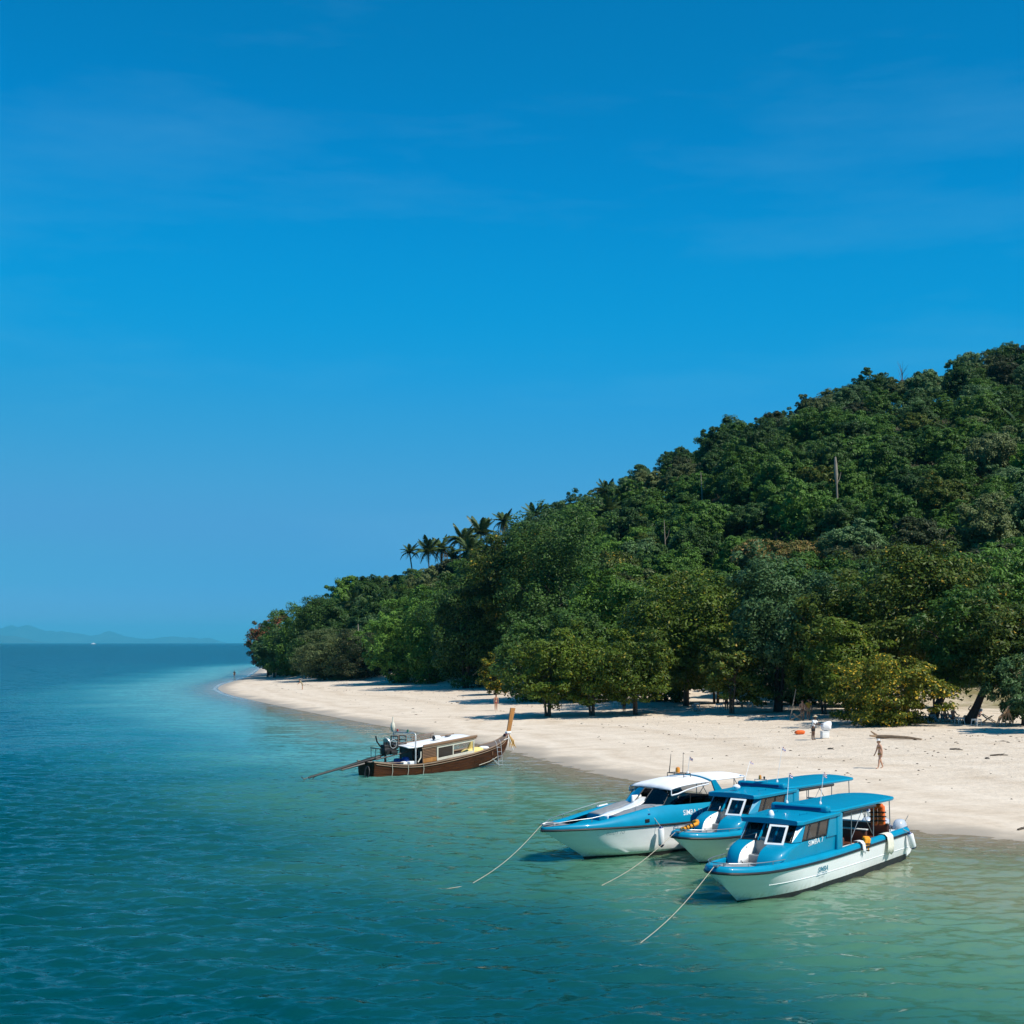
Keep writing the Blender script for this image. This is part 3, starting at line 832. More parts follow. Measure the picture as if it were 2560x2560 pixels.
for i, (cx, hw, top, bot, d, leaf, ls, label, kind) in enumerate(FRONT):
    x = x_at(cx, d); g = ground(x, d)
    rad = hw / FPX * d * 1.25
    zt, zb = z_at(top, d), max(z_at(bot, d), g + 0.05)
    hz = (zt - zb) / 2
    zc = (zt + zb) / 2 - g
    n = int(min(26000, 1500 + 30 * (rad * hz * 4) / (ls * ls)))
    me, cen = make_crown('crown', 100 + i, 1.0, ls / rad * 0.95, n, lobes=15 if rad > 3 else 10, clumps=190 if rad > 3 else 110, rz=1.0, low=-1.2, clump=(0.10, 0.21))
    # stretch the unit crown to the size of this tree
    co = np.empty(len(me.vertices) * 3, np.float32); me.vertices.foreach_get('co', co); co = co.reshape(-1, 3)
    ctr = co.reshape(-1, 4, 3).mean(1, keepdims=True); loc = (co.reshape(-1, 4, 3) - ctr) * rad
    ext = np.percentile(np.abs(ctr[:, 0, :]), 97, axis=0)
    sc = np.array([rad / ext[0], rad / ext[1], hz / ext[2]])
    cn = ctr / ext; cn = np.sign(cn) * np.abs(cn) ** 0.85
    co = (cn * ext * sc + loc).reshape(-1, 3); me.vertices.foreach_set('co', co.astype(np.float32).ravel()); me.update()
    cen = cen * sc
    lean = (0, 0); multi = 1; r0 = 0.032 * rad + 0.08; bark = BARK
    if kind == 2: multi = 3; r0 *= 0.6
    if kind == 3: multi = 4; r0 *= 0.4
    if kind == 4: multi = 4; r0 *= 0.8; bark = BARK_DARK
    if kind == 5: lean = (rad * 0.75, 0.4); r0 = 0.36; bark = BARK_DARK
    tb = make_trunk('trunk', 300 + i, zc, r0, cen, lean=lean, n_limb=9, multi=multi).build('trunk', bark, recalc=False)
    tme = tb.data; bpy.data.objects.remove(tb)
    place_tree('broadleaf_tree' if kind != 3 else 'shrub', (x - lean[0], d - lean[1], g), me, tme, leaf, label, BEACH_GROUP, crown_z=(lean[0], lean[1], zc), cat='tree' if kind != 3 else 'shrub')

# --- the wood on the hill: a set of crowns and trunks shared by all its trees
HILLCROWN, HILLTRUNK = [], []
for k in range(9):
    me, cen = make_crown('crown', 500 + k, 5.0, 0.37, 18000, lobes=[12, 18, 15][k % 3], clumps=[150, 230, 190][k % 3], rz=[0.85, 1.0, 0.75][k % 3], low=-0.7, clump=(0.08, 0.18), droop=0.08)
    HILLCROWN.append(me)
    tb = make_trunk('trunk', 600 + k, 7.0, 0.28, cen, n_limb=8).build('trunk', BARK, recalc=False)
    HILLTRUNK.append(tb.data); bpy.data.objects.remove(tb)
def hill_points(n_max):
    r = np.random.default_rng(21)
    pts = []
    tries = 0
    cand = []
    for _ in range(60000):
        y = r.uniform(150, 372); u = r.uniform(-0.178, 0.372)
        d0 = float(ipl(u, DU, DD)); D = float(ipl(u, RU, RD))
        if y < d0 + 4 or y > D + 6: continue
        cand.append((u * y, y, u, (y - d0) / (D - d0)))
    for c in cand:
        mn = 6.1 + 1.5 * c[3]
        if all((c[0] - q[0]) ** 2 + (c[1] - q[1]) ** 2 > mn * mn for q in pts):
            pts.append(c)
    return pts
HP = hill_points(270)
TONES = {'deep': 'dark green', 'mid': 'mid green', 'fresh': 'bright green', 'grey': 'grey-green', 'olive': 'olive green', 'brown': 'dry brown', 'orange': 'orange-tinged', 'dusk': 'dark bronze', 'blue': 'blue-green'}
hr = np.random.default_rng(5)
SPECIAL = [  # (column, row, distance, leaf, label)
    (2290, 1255, 236, 'orange', 'orange-tinged tree standing out on the middle slope'),
    (2370, 1240, 240, 'olive', 'olive tree just beside the orange-tinged one'),
    (1900, 1395, 205, 'brown', 'pale dry brown tree low on the slope, the nearer to the dead pole'),
    (2060, 1385, 205, 'brown', 'pale dry brown tree low on the slope, beside the dark bronze one'),
    (1980, 1420, 195, 'brown', 'pale dry brown tree just above the broad blue-green one'),
    (2150, 1415, 185, 'dusk', 'dark bronze tree above the broad olive one'),
    (2300, 1350, 190, 'dusk', 'wide dark bronze tree below the orange-tinged one'),
    (2470, 1330, 190, 'grey', 'thin grey half bare tree low on the slope near the frame edge'),
    (2440, 1420, 175, 'dusk', 'dark bronze tree behind the leaning trunks'),
]
placed = []
def hill_tree(x, y, k, leaf, label, group, s, zs, rz):
    g = ground(x, y)
    return place_tree('hill_tree', (x, y, g - 0.2), HILLCROWN[k], HILLTRUNK[k], leaf, label, group, scale=(s, s, zs), rz=rz, crown_z=(0, 0, 7.0))
for i, (cx, cy, d, leaf, label) in enumerate(SPECIAL):
    x = x_at(cx, d); zc = z_at(cy, d); g = ground(x, d)
    s = 1.0
    zs = max((zc - g) / 7.0, 0.6)
    hill_tree(x, d, i % 9, leaf, label, 'trees of the hill wood', s, min(zs, 1.6), i * 1.3)
    placed.append((x, d))
todo = []
for (x, y, u, t) in HP:
    if any((x - a) ** 2 + (y - b) ** 2 < 30 for a, b in placed): continue
    if t > 0.72: leaf = hr.choice(['deep', 'blue', 'grey', 'mid', 'dusk'], p=[.42, .22, .10, .18, .08])
    else: leaf = hr.choice(['deep', 'mid', 'fresh', 'olive', 'blue', 'grey'], p=[.22, .30, .26, .10, .08, .04])
    s = hr.uniform(0.72, 1.08); zs = s * hr.uniform(0.9, 1.25)
    band = 'crest' if t > 0.85 else 'upper slope' if t > 0.6 else 'middle slope' if t > 0.3 else 'lower slope'
    todo.append((x / y, x, y, leaf, band, s, zs))
todo.sort()
seen = {}
def ordinal(n): return '%d%s' % (n, 'th' if 10 <= n % 100 <= 20 else {1: 'st', 2: 'nd', 3: 'rd'}.get(n % 10, 'th'))
for (_, x, y, leaf, band, s, zs) in todo:
    k = seen[(leaf, band)] = seen.get((leaf, band), 0) + 1
    label = '%s tree on the hill %s, %s of its colour there from the left' % (TONES[leaf], band, ordinal(k))
    hill_tree(x, y, int(hr.integers(0, 9)), leaf, label, 'trees of the hill wood', s, zs, hr.uniform(0, 6.28))
print('hill trees', len(HP))

# undergrowth that fills the gaps of the wood: nobody could count it
def undergrowth():
    r = np.random.default_rng(77)
    n_c = 5200
    u = r.uniform(-0.17, 0.37, n_c * 3); y = r.uniform(145, 366, n_c * 3)
    d0 = ipl(u, DU, DD); D = ipl(u, RU, RD)
    ok = (y > d0 + 9) & (y < D + 4)
    u, y = u[ok][:n_c], y[ok][:n_c]; x = u * y
    z = land_height(x, y)
    cen = np.stack([x, y, z + r.uniform(0.4, 5.5, len(x))], 1)
    cr = r.uniform(0.8, 2.3, len(x))
    n = 200000
    j = r.integers(0, len(x), n)
    ld = r.standard_normal((n, 3)); ld[:, 2] = np.abs(ld[:, 2]) + 0.1; ld = unit(ld)
    pos = cen[j] + ld * (cr[j] * (0.5 + 0.6 * r.random(n)))[:, None]
    nrm = unit(ld + np.array([0, 0, 0.6]) + 0.5 * r.standard_normal((n, 3)))
    me = leaves_mesh('undergrowth', pos, nrm, np.full(n, 0.42), r.random(n), r.random(len(x))[j], r)
    me.materials.append(LEAF['mid'])
    o = bpy.data.objects.new('undergrowth', me); COL.objects.link(o)
    tag(o, 'dense green undergrowth and creepers between the trees of the hill', 'undergrowth', kind='stuff')
undergrowth()

# --- coconut palms
PALM_LEAF = leaf_mat('palm_fronds', (0.030, 0.056, 0.016), (0.105, 0.150, 0.042), trans=0.2, rough=0.4)
PALM_DRY = leaf_mat('dry_palm_fronds', (0.10, 0.085, 0.05), (0.22, 0.18, 0.11), trans=0.2)
def frond_mesh(seed, length=3.6, droop=1.0):
    r = np.random.default_rng(seed)
    pos, tri, tone = [], [], []
    n = 26
    def pt(t):  # rachis arching up and then down
        return np.array([length * (t - 0.12 * droop * t * t), 0, length * (0.42 * t - 0.62 * droop * t * t)])
    for k in range(n):
        t = (k + 0.8) / n
        a, b = pt(t), pt(t + 0.02)
        w = 0.85 * math.sin(math.pi * min(0.12 + 0.86 * t, 1)) ** 0.7 * length / 3.6
        for s in (-1, 1):
            tip = a + np.array([0.30 * w + 0.12, s * w * 0.92, -0.42 * w - r.uniform(0, 0.25) * w])
            c = np.array([0.085, 0, 0])
            i = len(pos)
            mid = (a + tip) / 2 + np.array([0.05, 0, 0.06])
            pos += [a - c, a + c, mid + c * 0.9, mid - c * 0.9, tip]
            tri += [(i, i + 1, i + 2), (i, i + 2, i + 3), (i + 3, i + 2, i + 4)]
            tone += [r.random()] * 3
    for k in range(10):
        a, b = pt(k / 10), pt((k + 1) / 10)
        h = np.array([0, 0.035 * (1 - k / 12), 0])
        i = len(pos)
        pos += [a - h, a + h, b + h, b - h]; tri += [(i, i + 1, i + 2), (i, i + 2, i + 3)]; tone += [0.9, 0.9]
    me = bpy.data.meshes.new('frond')
    me.from_pydata([tuple(p) for p in pos], [], tri)
    for nm in ('leaf', 'clump'):
        at_ = me.attributes.new(nm, 'FLOAT', 'FACE'); at_.data.foreach_set('value', np.array(tone, np.float32))
    me.materials.append(PALM_LEAF)
    return me
FROND = [frond_mesh(900, 3.6, 0.55), frond_mesh(901, 3.7, 1.0), frond_mesh(902, 3.4, 1.5), frond_mesh(903, 3.2, 2.0)]
def palm(cx, top_row, d, height, lean, label, seed, scale=1.0, n=17, dry=0):
    r = np.random.default_rng(seed)
    x = x_at(cx, d); zc = z_at(top_row, d)
    height = max(zc - ground(x - lean, d) + 0.2, 5.0)
    gx, gy = x - lean, d
    t = empty('coconut_palm', (gx, gy, zc - height))
    tag(t, label, 'palm', 'coconut palms of the hill')
    mb = MB()
    P = [Vector((lean * (q ** 1.6), 0, height * q)) for q in (0.0, 0.15, 0.35, 0.6, 0.8, 1.0)]
    mb.tube(P, [0.24, 0.2, 0.17, 0.15, 0.14, 0.16], 8)
    mb.build('trunk', BARK_PALE, t, recalc=False)
    n = int(n * 1.4)
    for k in range(n + dry):
        isdry = k >= n
        q = 3 if isdry else (0 if k < n * 0.35 else 1 if k < n * 0.7 else 2)
        f = bpy.data.objects.new('frond', FROND[q]); f.parent = t; COL.objects.link(f)
        f.location = (lean, 0, height + 0.05)
        f.rotation_euler = Euler((r.normal(0, 0.12), [-0.75, -0.25, 0.12, 0.55][q] + r.normal(0, 0.15), k * 2.399 + r.normal(0, 0.2)))
        s = scale * r.uniform(0.85, 1.1); f.scale = (s, s, s)
        if isdry:
            f.material_slots[0].link = 'OBJECT'; f.material_slots[0].material = PALM_DRY
    return t
palm(1024, 1382, 318, 9.0, -1.4, 'small coconut palm on a thin bent trunk, first of the row on the crest', 1, .72, 13)
palm(1070, 1380, 318, 9.0, -0.6, 'bushy coconut palm second in the row on the crest', 2, 1.12, 19)
palm(1103, 1372, 322, 9.5, 0.2, 'upright coconut palm with hanging dry fronds, third in the row', 3, 1.0, 15, 6)
palm(1132, 1396, 326, 8.0, 0.2, 'short coconut palm half hidden behind the third of the row', 4, .85, 14)
palm(1158, 1352, 314, 10.5, -0.5, 'tall full coconut palm with drooping fronds in the middle of the row', 5, 1.25, 20, 2)
palm(1176, 1380, 306, 8.5, 0.2, 'full coconut palm just below the tall one', 6, 1.25, 20, 3)
palm(1203, 1335, 322, 11.0, 0.8, 'highest coconut palm of the row with spread fronds', 7, 1.35, 18)
palm(1260, 1305, 326, 9.5, -0.4, 'coconut palm with a skirt of dead fronds behind the row', 8, .95, 15, 10)
palm(1335, 1290, 328, 8.5, 0.3, 'coconut palm topping the crest above the tall dark tree', 9, 1.0, 15)
palm(1515, 1232, 325, 8.0, 0.0, 'coconut palm breaking the skyline at the middle of the crest', 10, .95, 14)
palm(1550, 1262, 300, 7.5, 0.3, 'coconut palm with pale fronds just below the crest', 11, 1.25, 16)
palm(1518, 1280, 290, 7.0, 0.2, 'dark coconut palm below the pale one', 12, 1.15, 16)
palm(885, 1512, 300, 6.0, 0.0, 'young coconut palm near the low end of the wood', 13, 1.0, 12)
palm(930, 1520, 290, 7.0, 0.4, 'coconut palm with many dead fronds near the low end of the wood', 14, 1.1, 8, 10)
palm(2385, 1095, 262, 9.0, -0.3, 'coconut palm with two pale hanging fronds high on the slope', 15, 1.2, 12, 4)
palm(2548, 1065, 262, 11.0, 0.4, 'coconut palm with grey fronds at the edge of the frame', 16, 1.2, 12, 6)
palm(2005, 1150, 260, 7.5, 0.2, 'coconut palm half sunk in the middle of the slope', 17, 1.1, 14)
palm(1290, 1420, 232, 8.0, 0.3, 'coconut palm showing between the fresh green trees', 18, .9, 12, 4)

# dead snags
def snag(name, cx, top, bot, d, r0, label, head=False):
    x = x_at(cx, d); z1 = z_at(top, d); z0 = ground(x, d) - 0.3
    mb = MB(); h = z1 - z0
    P = [Vector((0.05 * h * (1 - q), 0, h * q)) for q in (0, 0.25, 0.5, 0.7, 0.8, 0.92, 1.0)]
    R = [r0, r0 * .9, r0 * .8, r0 * .75, r0 * (1.55 if head else .7), r0 * (1.35 if head else .65), r0 * (.7 if head else .4)]
    mb.tube(P, R, 8)
    mb.tube([P[3], P[3] + Vector((0.5, 0.1, 0.9)), P[3] + Vector((0.7, 0.1, 1.9))], [r0 * .4, r0 * .25, .03], 6)
    o = mb.build(name, BARK_PALE, recalc=False)
    o.location = (x, d, z0)
    return tag(o, label, 'snag')
snag('snag', 2088, 1142, 1290, 224, 0.20, 'tall dead palm trunk with a ragged grey head on the slope', True)
snag('snag', 1938, 1300, 1345, 232, 0.18, 'short bare pale trunk standing on the lower slope')
snag('snag', 895, 1560, 1620, 262, 0.17, 'bare grey trunk sticking up behind the grey-green shrubs')
snag('snag', 1752, 1180, 1240, 268, 0.12, 'thin pale bare trunk high on the middle of the slope')
snag('snag', 2262, 1120, 1190, 268, 0.12, 'thin grey bare trunk left of the palm with pale fronds')
snag('snag', 2180, 1330, 1390, 205, 0.10, 'thin white bare stem above the dark bronze trees')
snag('snag', 1660, 1300, 1350, 235, 0.10, 'thin bare stem right of the tallest dark tree')
# leafless tree breaking the skyline
def bare_tree(cx, top, bot, d, label):
    x = x_at(cx, d); z0 = ground(x, d) - 0.3; h = z_at(top, d) - z0
    r = random.Random(3); mb = MB()
    mb.tube([(0, 0, 0), (.1, 0, h * .5), (0, 0, h * .75)], [.16, .11, .07], 6)
    for k in range(16):
        a = r.uniform(0, 6.28); zb = h * r.uniform(.45, .75); l = r.uniform(.8, 1.9)
        e = Vector((math.cos(a) * l, math.sin(a) * l, zb + r.uniform(.8, h - zb)))
        mb.tube([(.05, 0, zb), Vector((.05, 0, zb)).lerp(e, .5) + Vector((0, 0, .2)), e], [.05, .03, .012], 5)
    o = mb.build('bare_tree', mat('grey_twigs', (0.20, 0.16, 0.15), rough=0.9), recalc=False); o.location = (x, d, z0)
    tag(o, label, 'tree')
bare_tree(2256, 902, 950, 345, 'leafless grey tree sticking out of the skyline of the hill')

# ------------------------------------------------------------------ boats
M = {}
M['white'] = mat('white_gelcoat', (0.86, 0.86, 0.85), rough=0.32, var=0.04, scale=1.2, coat=0.1, dirt=(0.62, 0.60, 0.52), dirt_amt=0.18, stretch=(0.6, 0.6, 2.0))
M['blue'] = mat('blue_gelcoat', (0.0003, 0.245, 0.405), rough=0.42, var=0.08, scale=1.6, coat=0.15, dirt=(0.006, 0.30, 0.48), dirt_amt=0.2, spec=0.2)
M['black'] = mat('black_rubber', (0.012, 0.012, 0.014), rough=0.5, var=0.3, scale=5)
M['bottom'] = mat('antifouling_paint', (0.010, 0.012, 0.014), rough=0.55, var=0.4, scale=3, dirt=(0.05, 0.06, 0.04), dirt_amt=0.5)
M['steel'] = mat('stainless_tube', (0.36, 0.37, 0.38), rough=0.45, metal=0.8, var=0.1)
M['grey'] = mat('grey_nonskid', (0.25, 0.26, 0.27), rough=0.8, var=0.15, scale=6, dirt=(0.16, 0.15, 0.14), dirt_amt=0.4, bump=0.002, bscale=120)
M['sole'] = mat('cockpit_sole', (0.20, 0.19, 0.18), rough=0.8, var=0.2, scale=3)
M['brown'] = mat('brown_vinyl', (0.115, 0.035, 0.018), rough=0.45, var=0.2, scale=4)
M['cream'] = mat('white_vinyl', (0.74, 0.72, 0.68), rough=0.5, var=0.08)
M['canvas'] = mat('white_canvas', (0.80, 0.80, 0.81), rough=0.85, var=0.06, scale=2.0, bump=0.01, bscale=6)
M['orange'] = mat('orange_life_jacket', (0.80, 0.13, 0.012), rough=0.7, var=0.18, scale=8, bump=0.006, bscale=30)
M['amber'] = mat('amber_life_jacket', (0.86, 0.33, 0.01), rough=0.7, var=0.15, scale=8, bump=0.006, bscale=30)
M['webbing'] = mat('black_webbing', (0.015, 0.013, 0.013), rough=0.8)
M['towel'] = mat('cream_towel', (0.80, 0.76, 0.62), rough=0.95, var=0.08, scale=5, bump=0.01, bscale=60)
M['cloth'] = mat('white_cloth', (0.76, 0.77, 0.78), rough=0.9, var=0.1, scale=8, bump=0.012, bscale=20)
M['cowl'] = mat('engine_cowling', (0.52, 0.56, 0.62), rough=0.3, var=0.08, coat=0.3)
M['navy'] = mat('navy_plastic', (0.012, 0.035, 0.16), rough=0.4, var=0.15)
M['dark'] = mat('dark_interior', (0.03, 0.03, 0.033), rough=0.7, var=0.3)
M['beige'] = mat('inner_lining', (0.42, 0.40, 0.36), rough=0.7, var=0.1)
M['lamp'] = mat('amber_beacon', (0.75, 0.28, 0.03), rough=0.25, coat=0.6)
M['rope'] = mat('mooring_rope', (0.46, 0.40, 0.31), rough=0.95, var=0.25, scale=20)
M['flag_red'] = mat('flag_red', (0.26, 0.02, 0.03), rough=0.8)
M['flag_white'] = mat('flag_white', (0.72, 0.72, 0.72), rough=0.8)
M['flag_blue'] = mat('flag_blue', (0.02, 0.03, 0.16), rough=0.8)
M['letter_white'] = mat('white_lettering', (0.82, 0.83, 0.83), rough=0.5, var=0.03)
M['letter_teal'] = mat('teal_lettering', (0.01, 0.20, 0.30), rough=0.5, var=0.2, scale=25, dirt=(0.5, 0.55, 0.55), dirt_amt=0.6)
M['letter_grey'] = mat('worn_grey_lettering', (0.40, 0.45, 0.46), rough=0.6, var=0.25, scale=14)
def waterline_stain(m, z1=0.42):
    """brownish scum and drip marks that the water leaves low on a hull"""
    nt = m.node_tree; L = nt.links; p = nt.nodes['Principled BSDF']
    src = p.inputs['Base Color'].links[0].from_socket
    tc = node(nt, 'ShaderNodeTexCoord'); sp = node(nt, 'ShaderNodeSeparateXYZ'); L.new(tc.outputs['Object'], sp.inputs[0])
    mp = node(nt, 'ShaderNodeMapping'); mp.inputs['Scale'].default_value = (5, 5, 0.6); L.new(tc.outputs['Object'], mp.inputs['Vector'])
    nz = node(nt, 'ShaderNodeTexNoise', Scale=1.6, Detail=6.0, Roughness=0.7); L.new(mp.outputs['Vector'], nz.inputs['Vector'])
    r = node(nt, 'ShaderNodeMapRange'); r.inputs['From Min'].default_value = 0.05; r.inputs['From Max'].default_value = z1; r.inputs['To Min'].default_value = 0.75; r.inputs['To Max'].default_value = 0.0; L.new(sp.outputs['Z'], r.inputs['Value'])
    q = node(nt, 'ShaderNodeMapRange'); q.inputs['From Min'].default_value = 0.40; q.inputs['From Max'].default_value = 0.70; L.new(nz.outputs['Fac'], q.inputs['Value'])
    k = node(nt, 'ShaderNodeMath', operation='MULTIPLY'); L.new(r.outputs['Result'], k.inputs[0]); L.new(q.outputs['Result'], k.inputs[1])
    mx = node(nt, 'ShaderNodeMix', data_type='RGBA'); mx.inputs['B'].default_value = (0.42, 0.39, 0.27, 1)
    L.new(k.outputs[0], mx.inputs['Factor']); L.new(src, mx.inputs['A']); L.new(mx.outputs['Result'], p.inputs['Base Color'])
M['hull'] = mat('hull_gelcoat', (0.86, 0.86, 0.85), rough=0.32, var=0.04, scale=1.2, coat=0.1, dirt=(0.62, 0.60, 0.52), dirt_amt=0.22, stretch=(0.6, 0.6, 2.0))
waterline_stain(M['hull'])
def glass(name, tint, amount):
    """tinted window: part of the view passes, the rest mirrors the surroundings"""
    m, nt, p = new_mat(name)
    L = nt.links
    t = node(nt, 'ShaderNodeBsdfTransparent'); t.inputs['Color'].default_value = (*tint, 1)
    g = node(nt, 'ShaderNodeBsdfGlossy', Roughness=0.04)
    fr = node(nt, 'ShaderNodeFresnel', IOR=1.5)
    a = node(nt, 'ShaderNodeMath', operation='ADD'); a.inputs[1].default_value = amount; a.use_clamp = True
    L.new(fr.outputs[0], a.inputs[0])
    ms = node(nt, 'ShaderNodeMixShader'); L.new(a.outputs[0], ms.inputs['Fac']); L.new(t.outputs[0], ms.inputs[1]); L.new(g.outputs[0], ms.inputs[2])
    L.new(ms.outputs[0], nt.nodes['Material Output'].inputs['Surface'])
    nt.nodes.remove(p)
    return m
M['glass'] = glass('tinted_glass', (0.36, 0.46, 0.52), 0.06)
M['glass_dark'] = glass('dark_glass', (0.035, 0.035, 0.045), 0.04)
M['vinyl_clear'] = glass('clear_vinyl', (0.55, 0.56, 0.58), 0.06)

def V(a, b, z): return Vector((a, -b, z))       # boats: a runs aft from the stem, b to the side that faces the viewer
def curve(*pts):
    xs_ = [p[0] for p in pts]; ys_ = [p[1] for p in pts]
    # smooth interpolation through the points (monotone cubic would be overkill; blend of linear and cubic Hermite)
    m = np.gradient(np.array(ys_, float), np.array(xs_, float))
    def f(x):
        x = min(max(x, xs_[0]), xs_[-1])
        i = min(max(int(np.searchsorted(xs_, x)) - 1, 0), len(xs_) - 2)
        h = xs_[i + 1] - xs_[i]; t = (x - xs_[i]) / h
        return ((2 * t**3 - 3 * t**2 + 1) * ys_[i] + (t**3 - 2 * t**2 + t) * h * m[i] + (-2 * t**3 + 3 * t**2) * ys_[i + 1] + (t**3 - t**2) * h * m[i + 1])
    return f
def lin(*pts):
    xs_ = [p[0] for p in pts]; ys_ = [p[1] for p in pts]
    return lambda x: float(np.interp(x, xs_, ys_))

def text_mesh(txt, height, font_w=0.0, shear=0.0, spacing=1.0):
    """letters as flat triangles; returns verts (x, y) and faces, x from 0"""
    cu = bpy.data.curves.new('letters', 'FONT')
    cu.body = txt; cu.size = height / 0.72; cu.shear = shear; cu.space_character = spacing; cu.offset = font_w
    cu.resolution_u = 3
    ob = bpy.data.objects.new('letters', cu); COL.objects.link(ob)
    dg = bpy.context.evaluated_depsgraph_get()
    me = bpy.data.meshes.new_from_object(ob.evaluated_get(dg))
    vs = [v.co.copy() for v in me.vertices]; fs = [tuple(p.vertices) for p in me.polygons]
    bpy.data.objects.remove(ob); bpy.data.curves.remove(cu); bpy.data.meshes.remove(me)
    x0 = min(v.x for v in vs) if vs else 0
    return [(v.x - x0, v.y) for v in vs], fs
def lettering(name, txt, height, a0, z0, side, m, parent, width=None, slope=0.0, **kw):
    """lay letters on a side surface; side(a, z) gives the half-breadth there"""
    vs, fs = text_mesh(txt, height, **kw)
    w = max(v[0] for v in vs)
    k = width / w if width else 1.0
    mb = MB()
    P = []
    for x, y in vs:
        a = a0 + x * k; z = z0 + y + slope * x * k
        P.append(V(a, side(a, z) + 0.006, z))
    mb.add(P, fs, 0, False)
    return mb.build(name, m, parent, recalc=False)

def offset_rows(path, prof):
    """path: list of 3D points running round the bow; prof: (inward, up) pairs; returns rows along the path"""
    P = [Vector(p) for p in path]
    rows = []
    for i, p in enumerate(P):
        t = P[min(i + 1, len(P) - 1)] - P[max(i - 1, 0)]
        t.z = 0; t.normalize()
        n = Vector((-t.y, t.x, 0))
        rows.append([p + n * o + Vector((0, 0, u)) for o, u in prof])
    return rows

class Hull:
    """lines of one hull: named fore-and-aft curves, each with its own start at the stem"""
    def __init__(self, curves, end):
        self.c, self.end = curves, end            # list of (a0, b(a), z(a)) from the rail down
    def rows(self, i, j, n=46, sub=3):
        out = []
        for k in range(n + 1):
            s = (k / n) ** 1.5
            row = []
            for q in range(i, j + 1):
                a0, fb, fz = self.c[q]
                a = a0 + (self.end - a0) * s
                row.append((a, fb(a) if k else 0.0, fz(a)))
            fine = []
            for q in range(len(row) - 1):
                for t in range(sub):
                    fine.append(tuple(lerp(row[q][w], row[q + 1][w], t / sub) for w in range(3)))
            fine.append(row[-1])
            out.append(fine)
        return out
    def skin(self, i, j, name, m, parent, cap=True):
        R = self.rows(i, j)
        mb = MB()
        mb.grid([[V(a, b, z) for a, b, z in r] for r in R])
        mb.grid([[V(a, -b, z) for a, b, z in r] for r in R])
        if cap:
            last = R[-1]
            mb.grid([[V(a, b, z) for a, b, z in last], [V(a, -b, z) for a, b, z in last]], smooth=False)
        return mb.build(name, m, parent)
    def side(self, a, z):
        pts = []
        for a0, fb, fz in self.c:
            pts.append((fz(a), fb(a) if a > a0 else 0.0))
        pts.sort()
        return float(np.interp(z, [p[0] for p in pts], [p[1] for p in pts]))
    def rail(self, n=60):
        a0, fb, fz = self.c[0]
        S = [(k / n) ** 1.6 for k in range(n + 1)]
        one = [(a0 + (self.end - a0) * s) for s in S]
        port = [V(a, fb(a) if a > a0 else 0, fz(a)) for a in one]
        star = [V(a, -fb(a), fz(a)) for a in one[1:]]
        return star[::-1] + port                # starboard stern -> bow -> port stern

def flag_pole(name, base, top, parent, w=0.20, h=0.13):
    mb = MB(); mb.tube([base, top], [0.012, 0.007], 6)
    mb.lathe([(0.05, 0), (0.05, 0.05), (0.02, 0.09)], c=base, n=8)
    po = mb.build(name, M['flag_white'], parent, recalc=False)
    fb = MB()
    d = (Vector(top) - Vector(base)).normalized()
    bands = [0, 1 / 6, 2 / 6, 4 / 6, 5 / 6, 1]
    for k in range(5):
        rows = []
        for q in (bands[k], bands[k + 1]):
            o = Vector(top) - d * (0.03 + q * h)
            rows.append([o + Vector((t * w, -0.05 * math.sin(t * 7 + q), -0.10 * t * t * w / 0.3 - 0.02 * math.sin(t * 9))) for t in np.linspace(0, 1, 7)])
        fb.grid(rows, mi=[0, 1, 2, 1, 0][k])
    fb.build('flag', [M['flag_red'], M['flag_white'], M['flag_blue']], po, recalc=False)
    return po
def fender(parent, top, d, length=0.62, r=0.11, line_from=None, name='fender'):
    """white cylinder with dark ends hanging along d"""
    d = Vector(d).normalized(); top = Vector(top)
    P, R = [], []
    for t, q in ((0, .25), (.05, .7), (.12, 1), (.84, 1), (.93, .75), (1, .2)):
        P.append(top + d * length * t); R.append(r * q)
    mb = MB(); mb.tube(P, R, 12)
    f = mb.build(name, M['white'], parent, recalc=False)
    mb = MB()
    mb.tube([top + d * length * t for t in (.86, .94, 1.03)], [r * 1.005, r * .77, r * .15], 12)
    mb.tube([top - d * 0.04, top + d * length * .06], [r * .2, r * .75], 10)
    mb.build('end_cap', M['navy'], f, recalc=False)
    if line_from is not None:
        mb = MB(); mb.tube([line_from, top], 0.012, 5); mb.build('line', M['rope'], f, recalc=False)
    return f
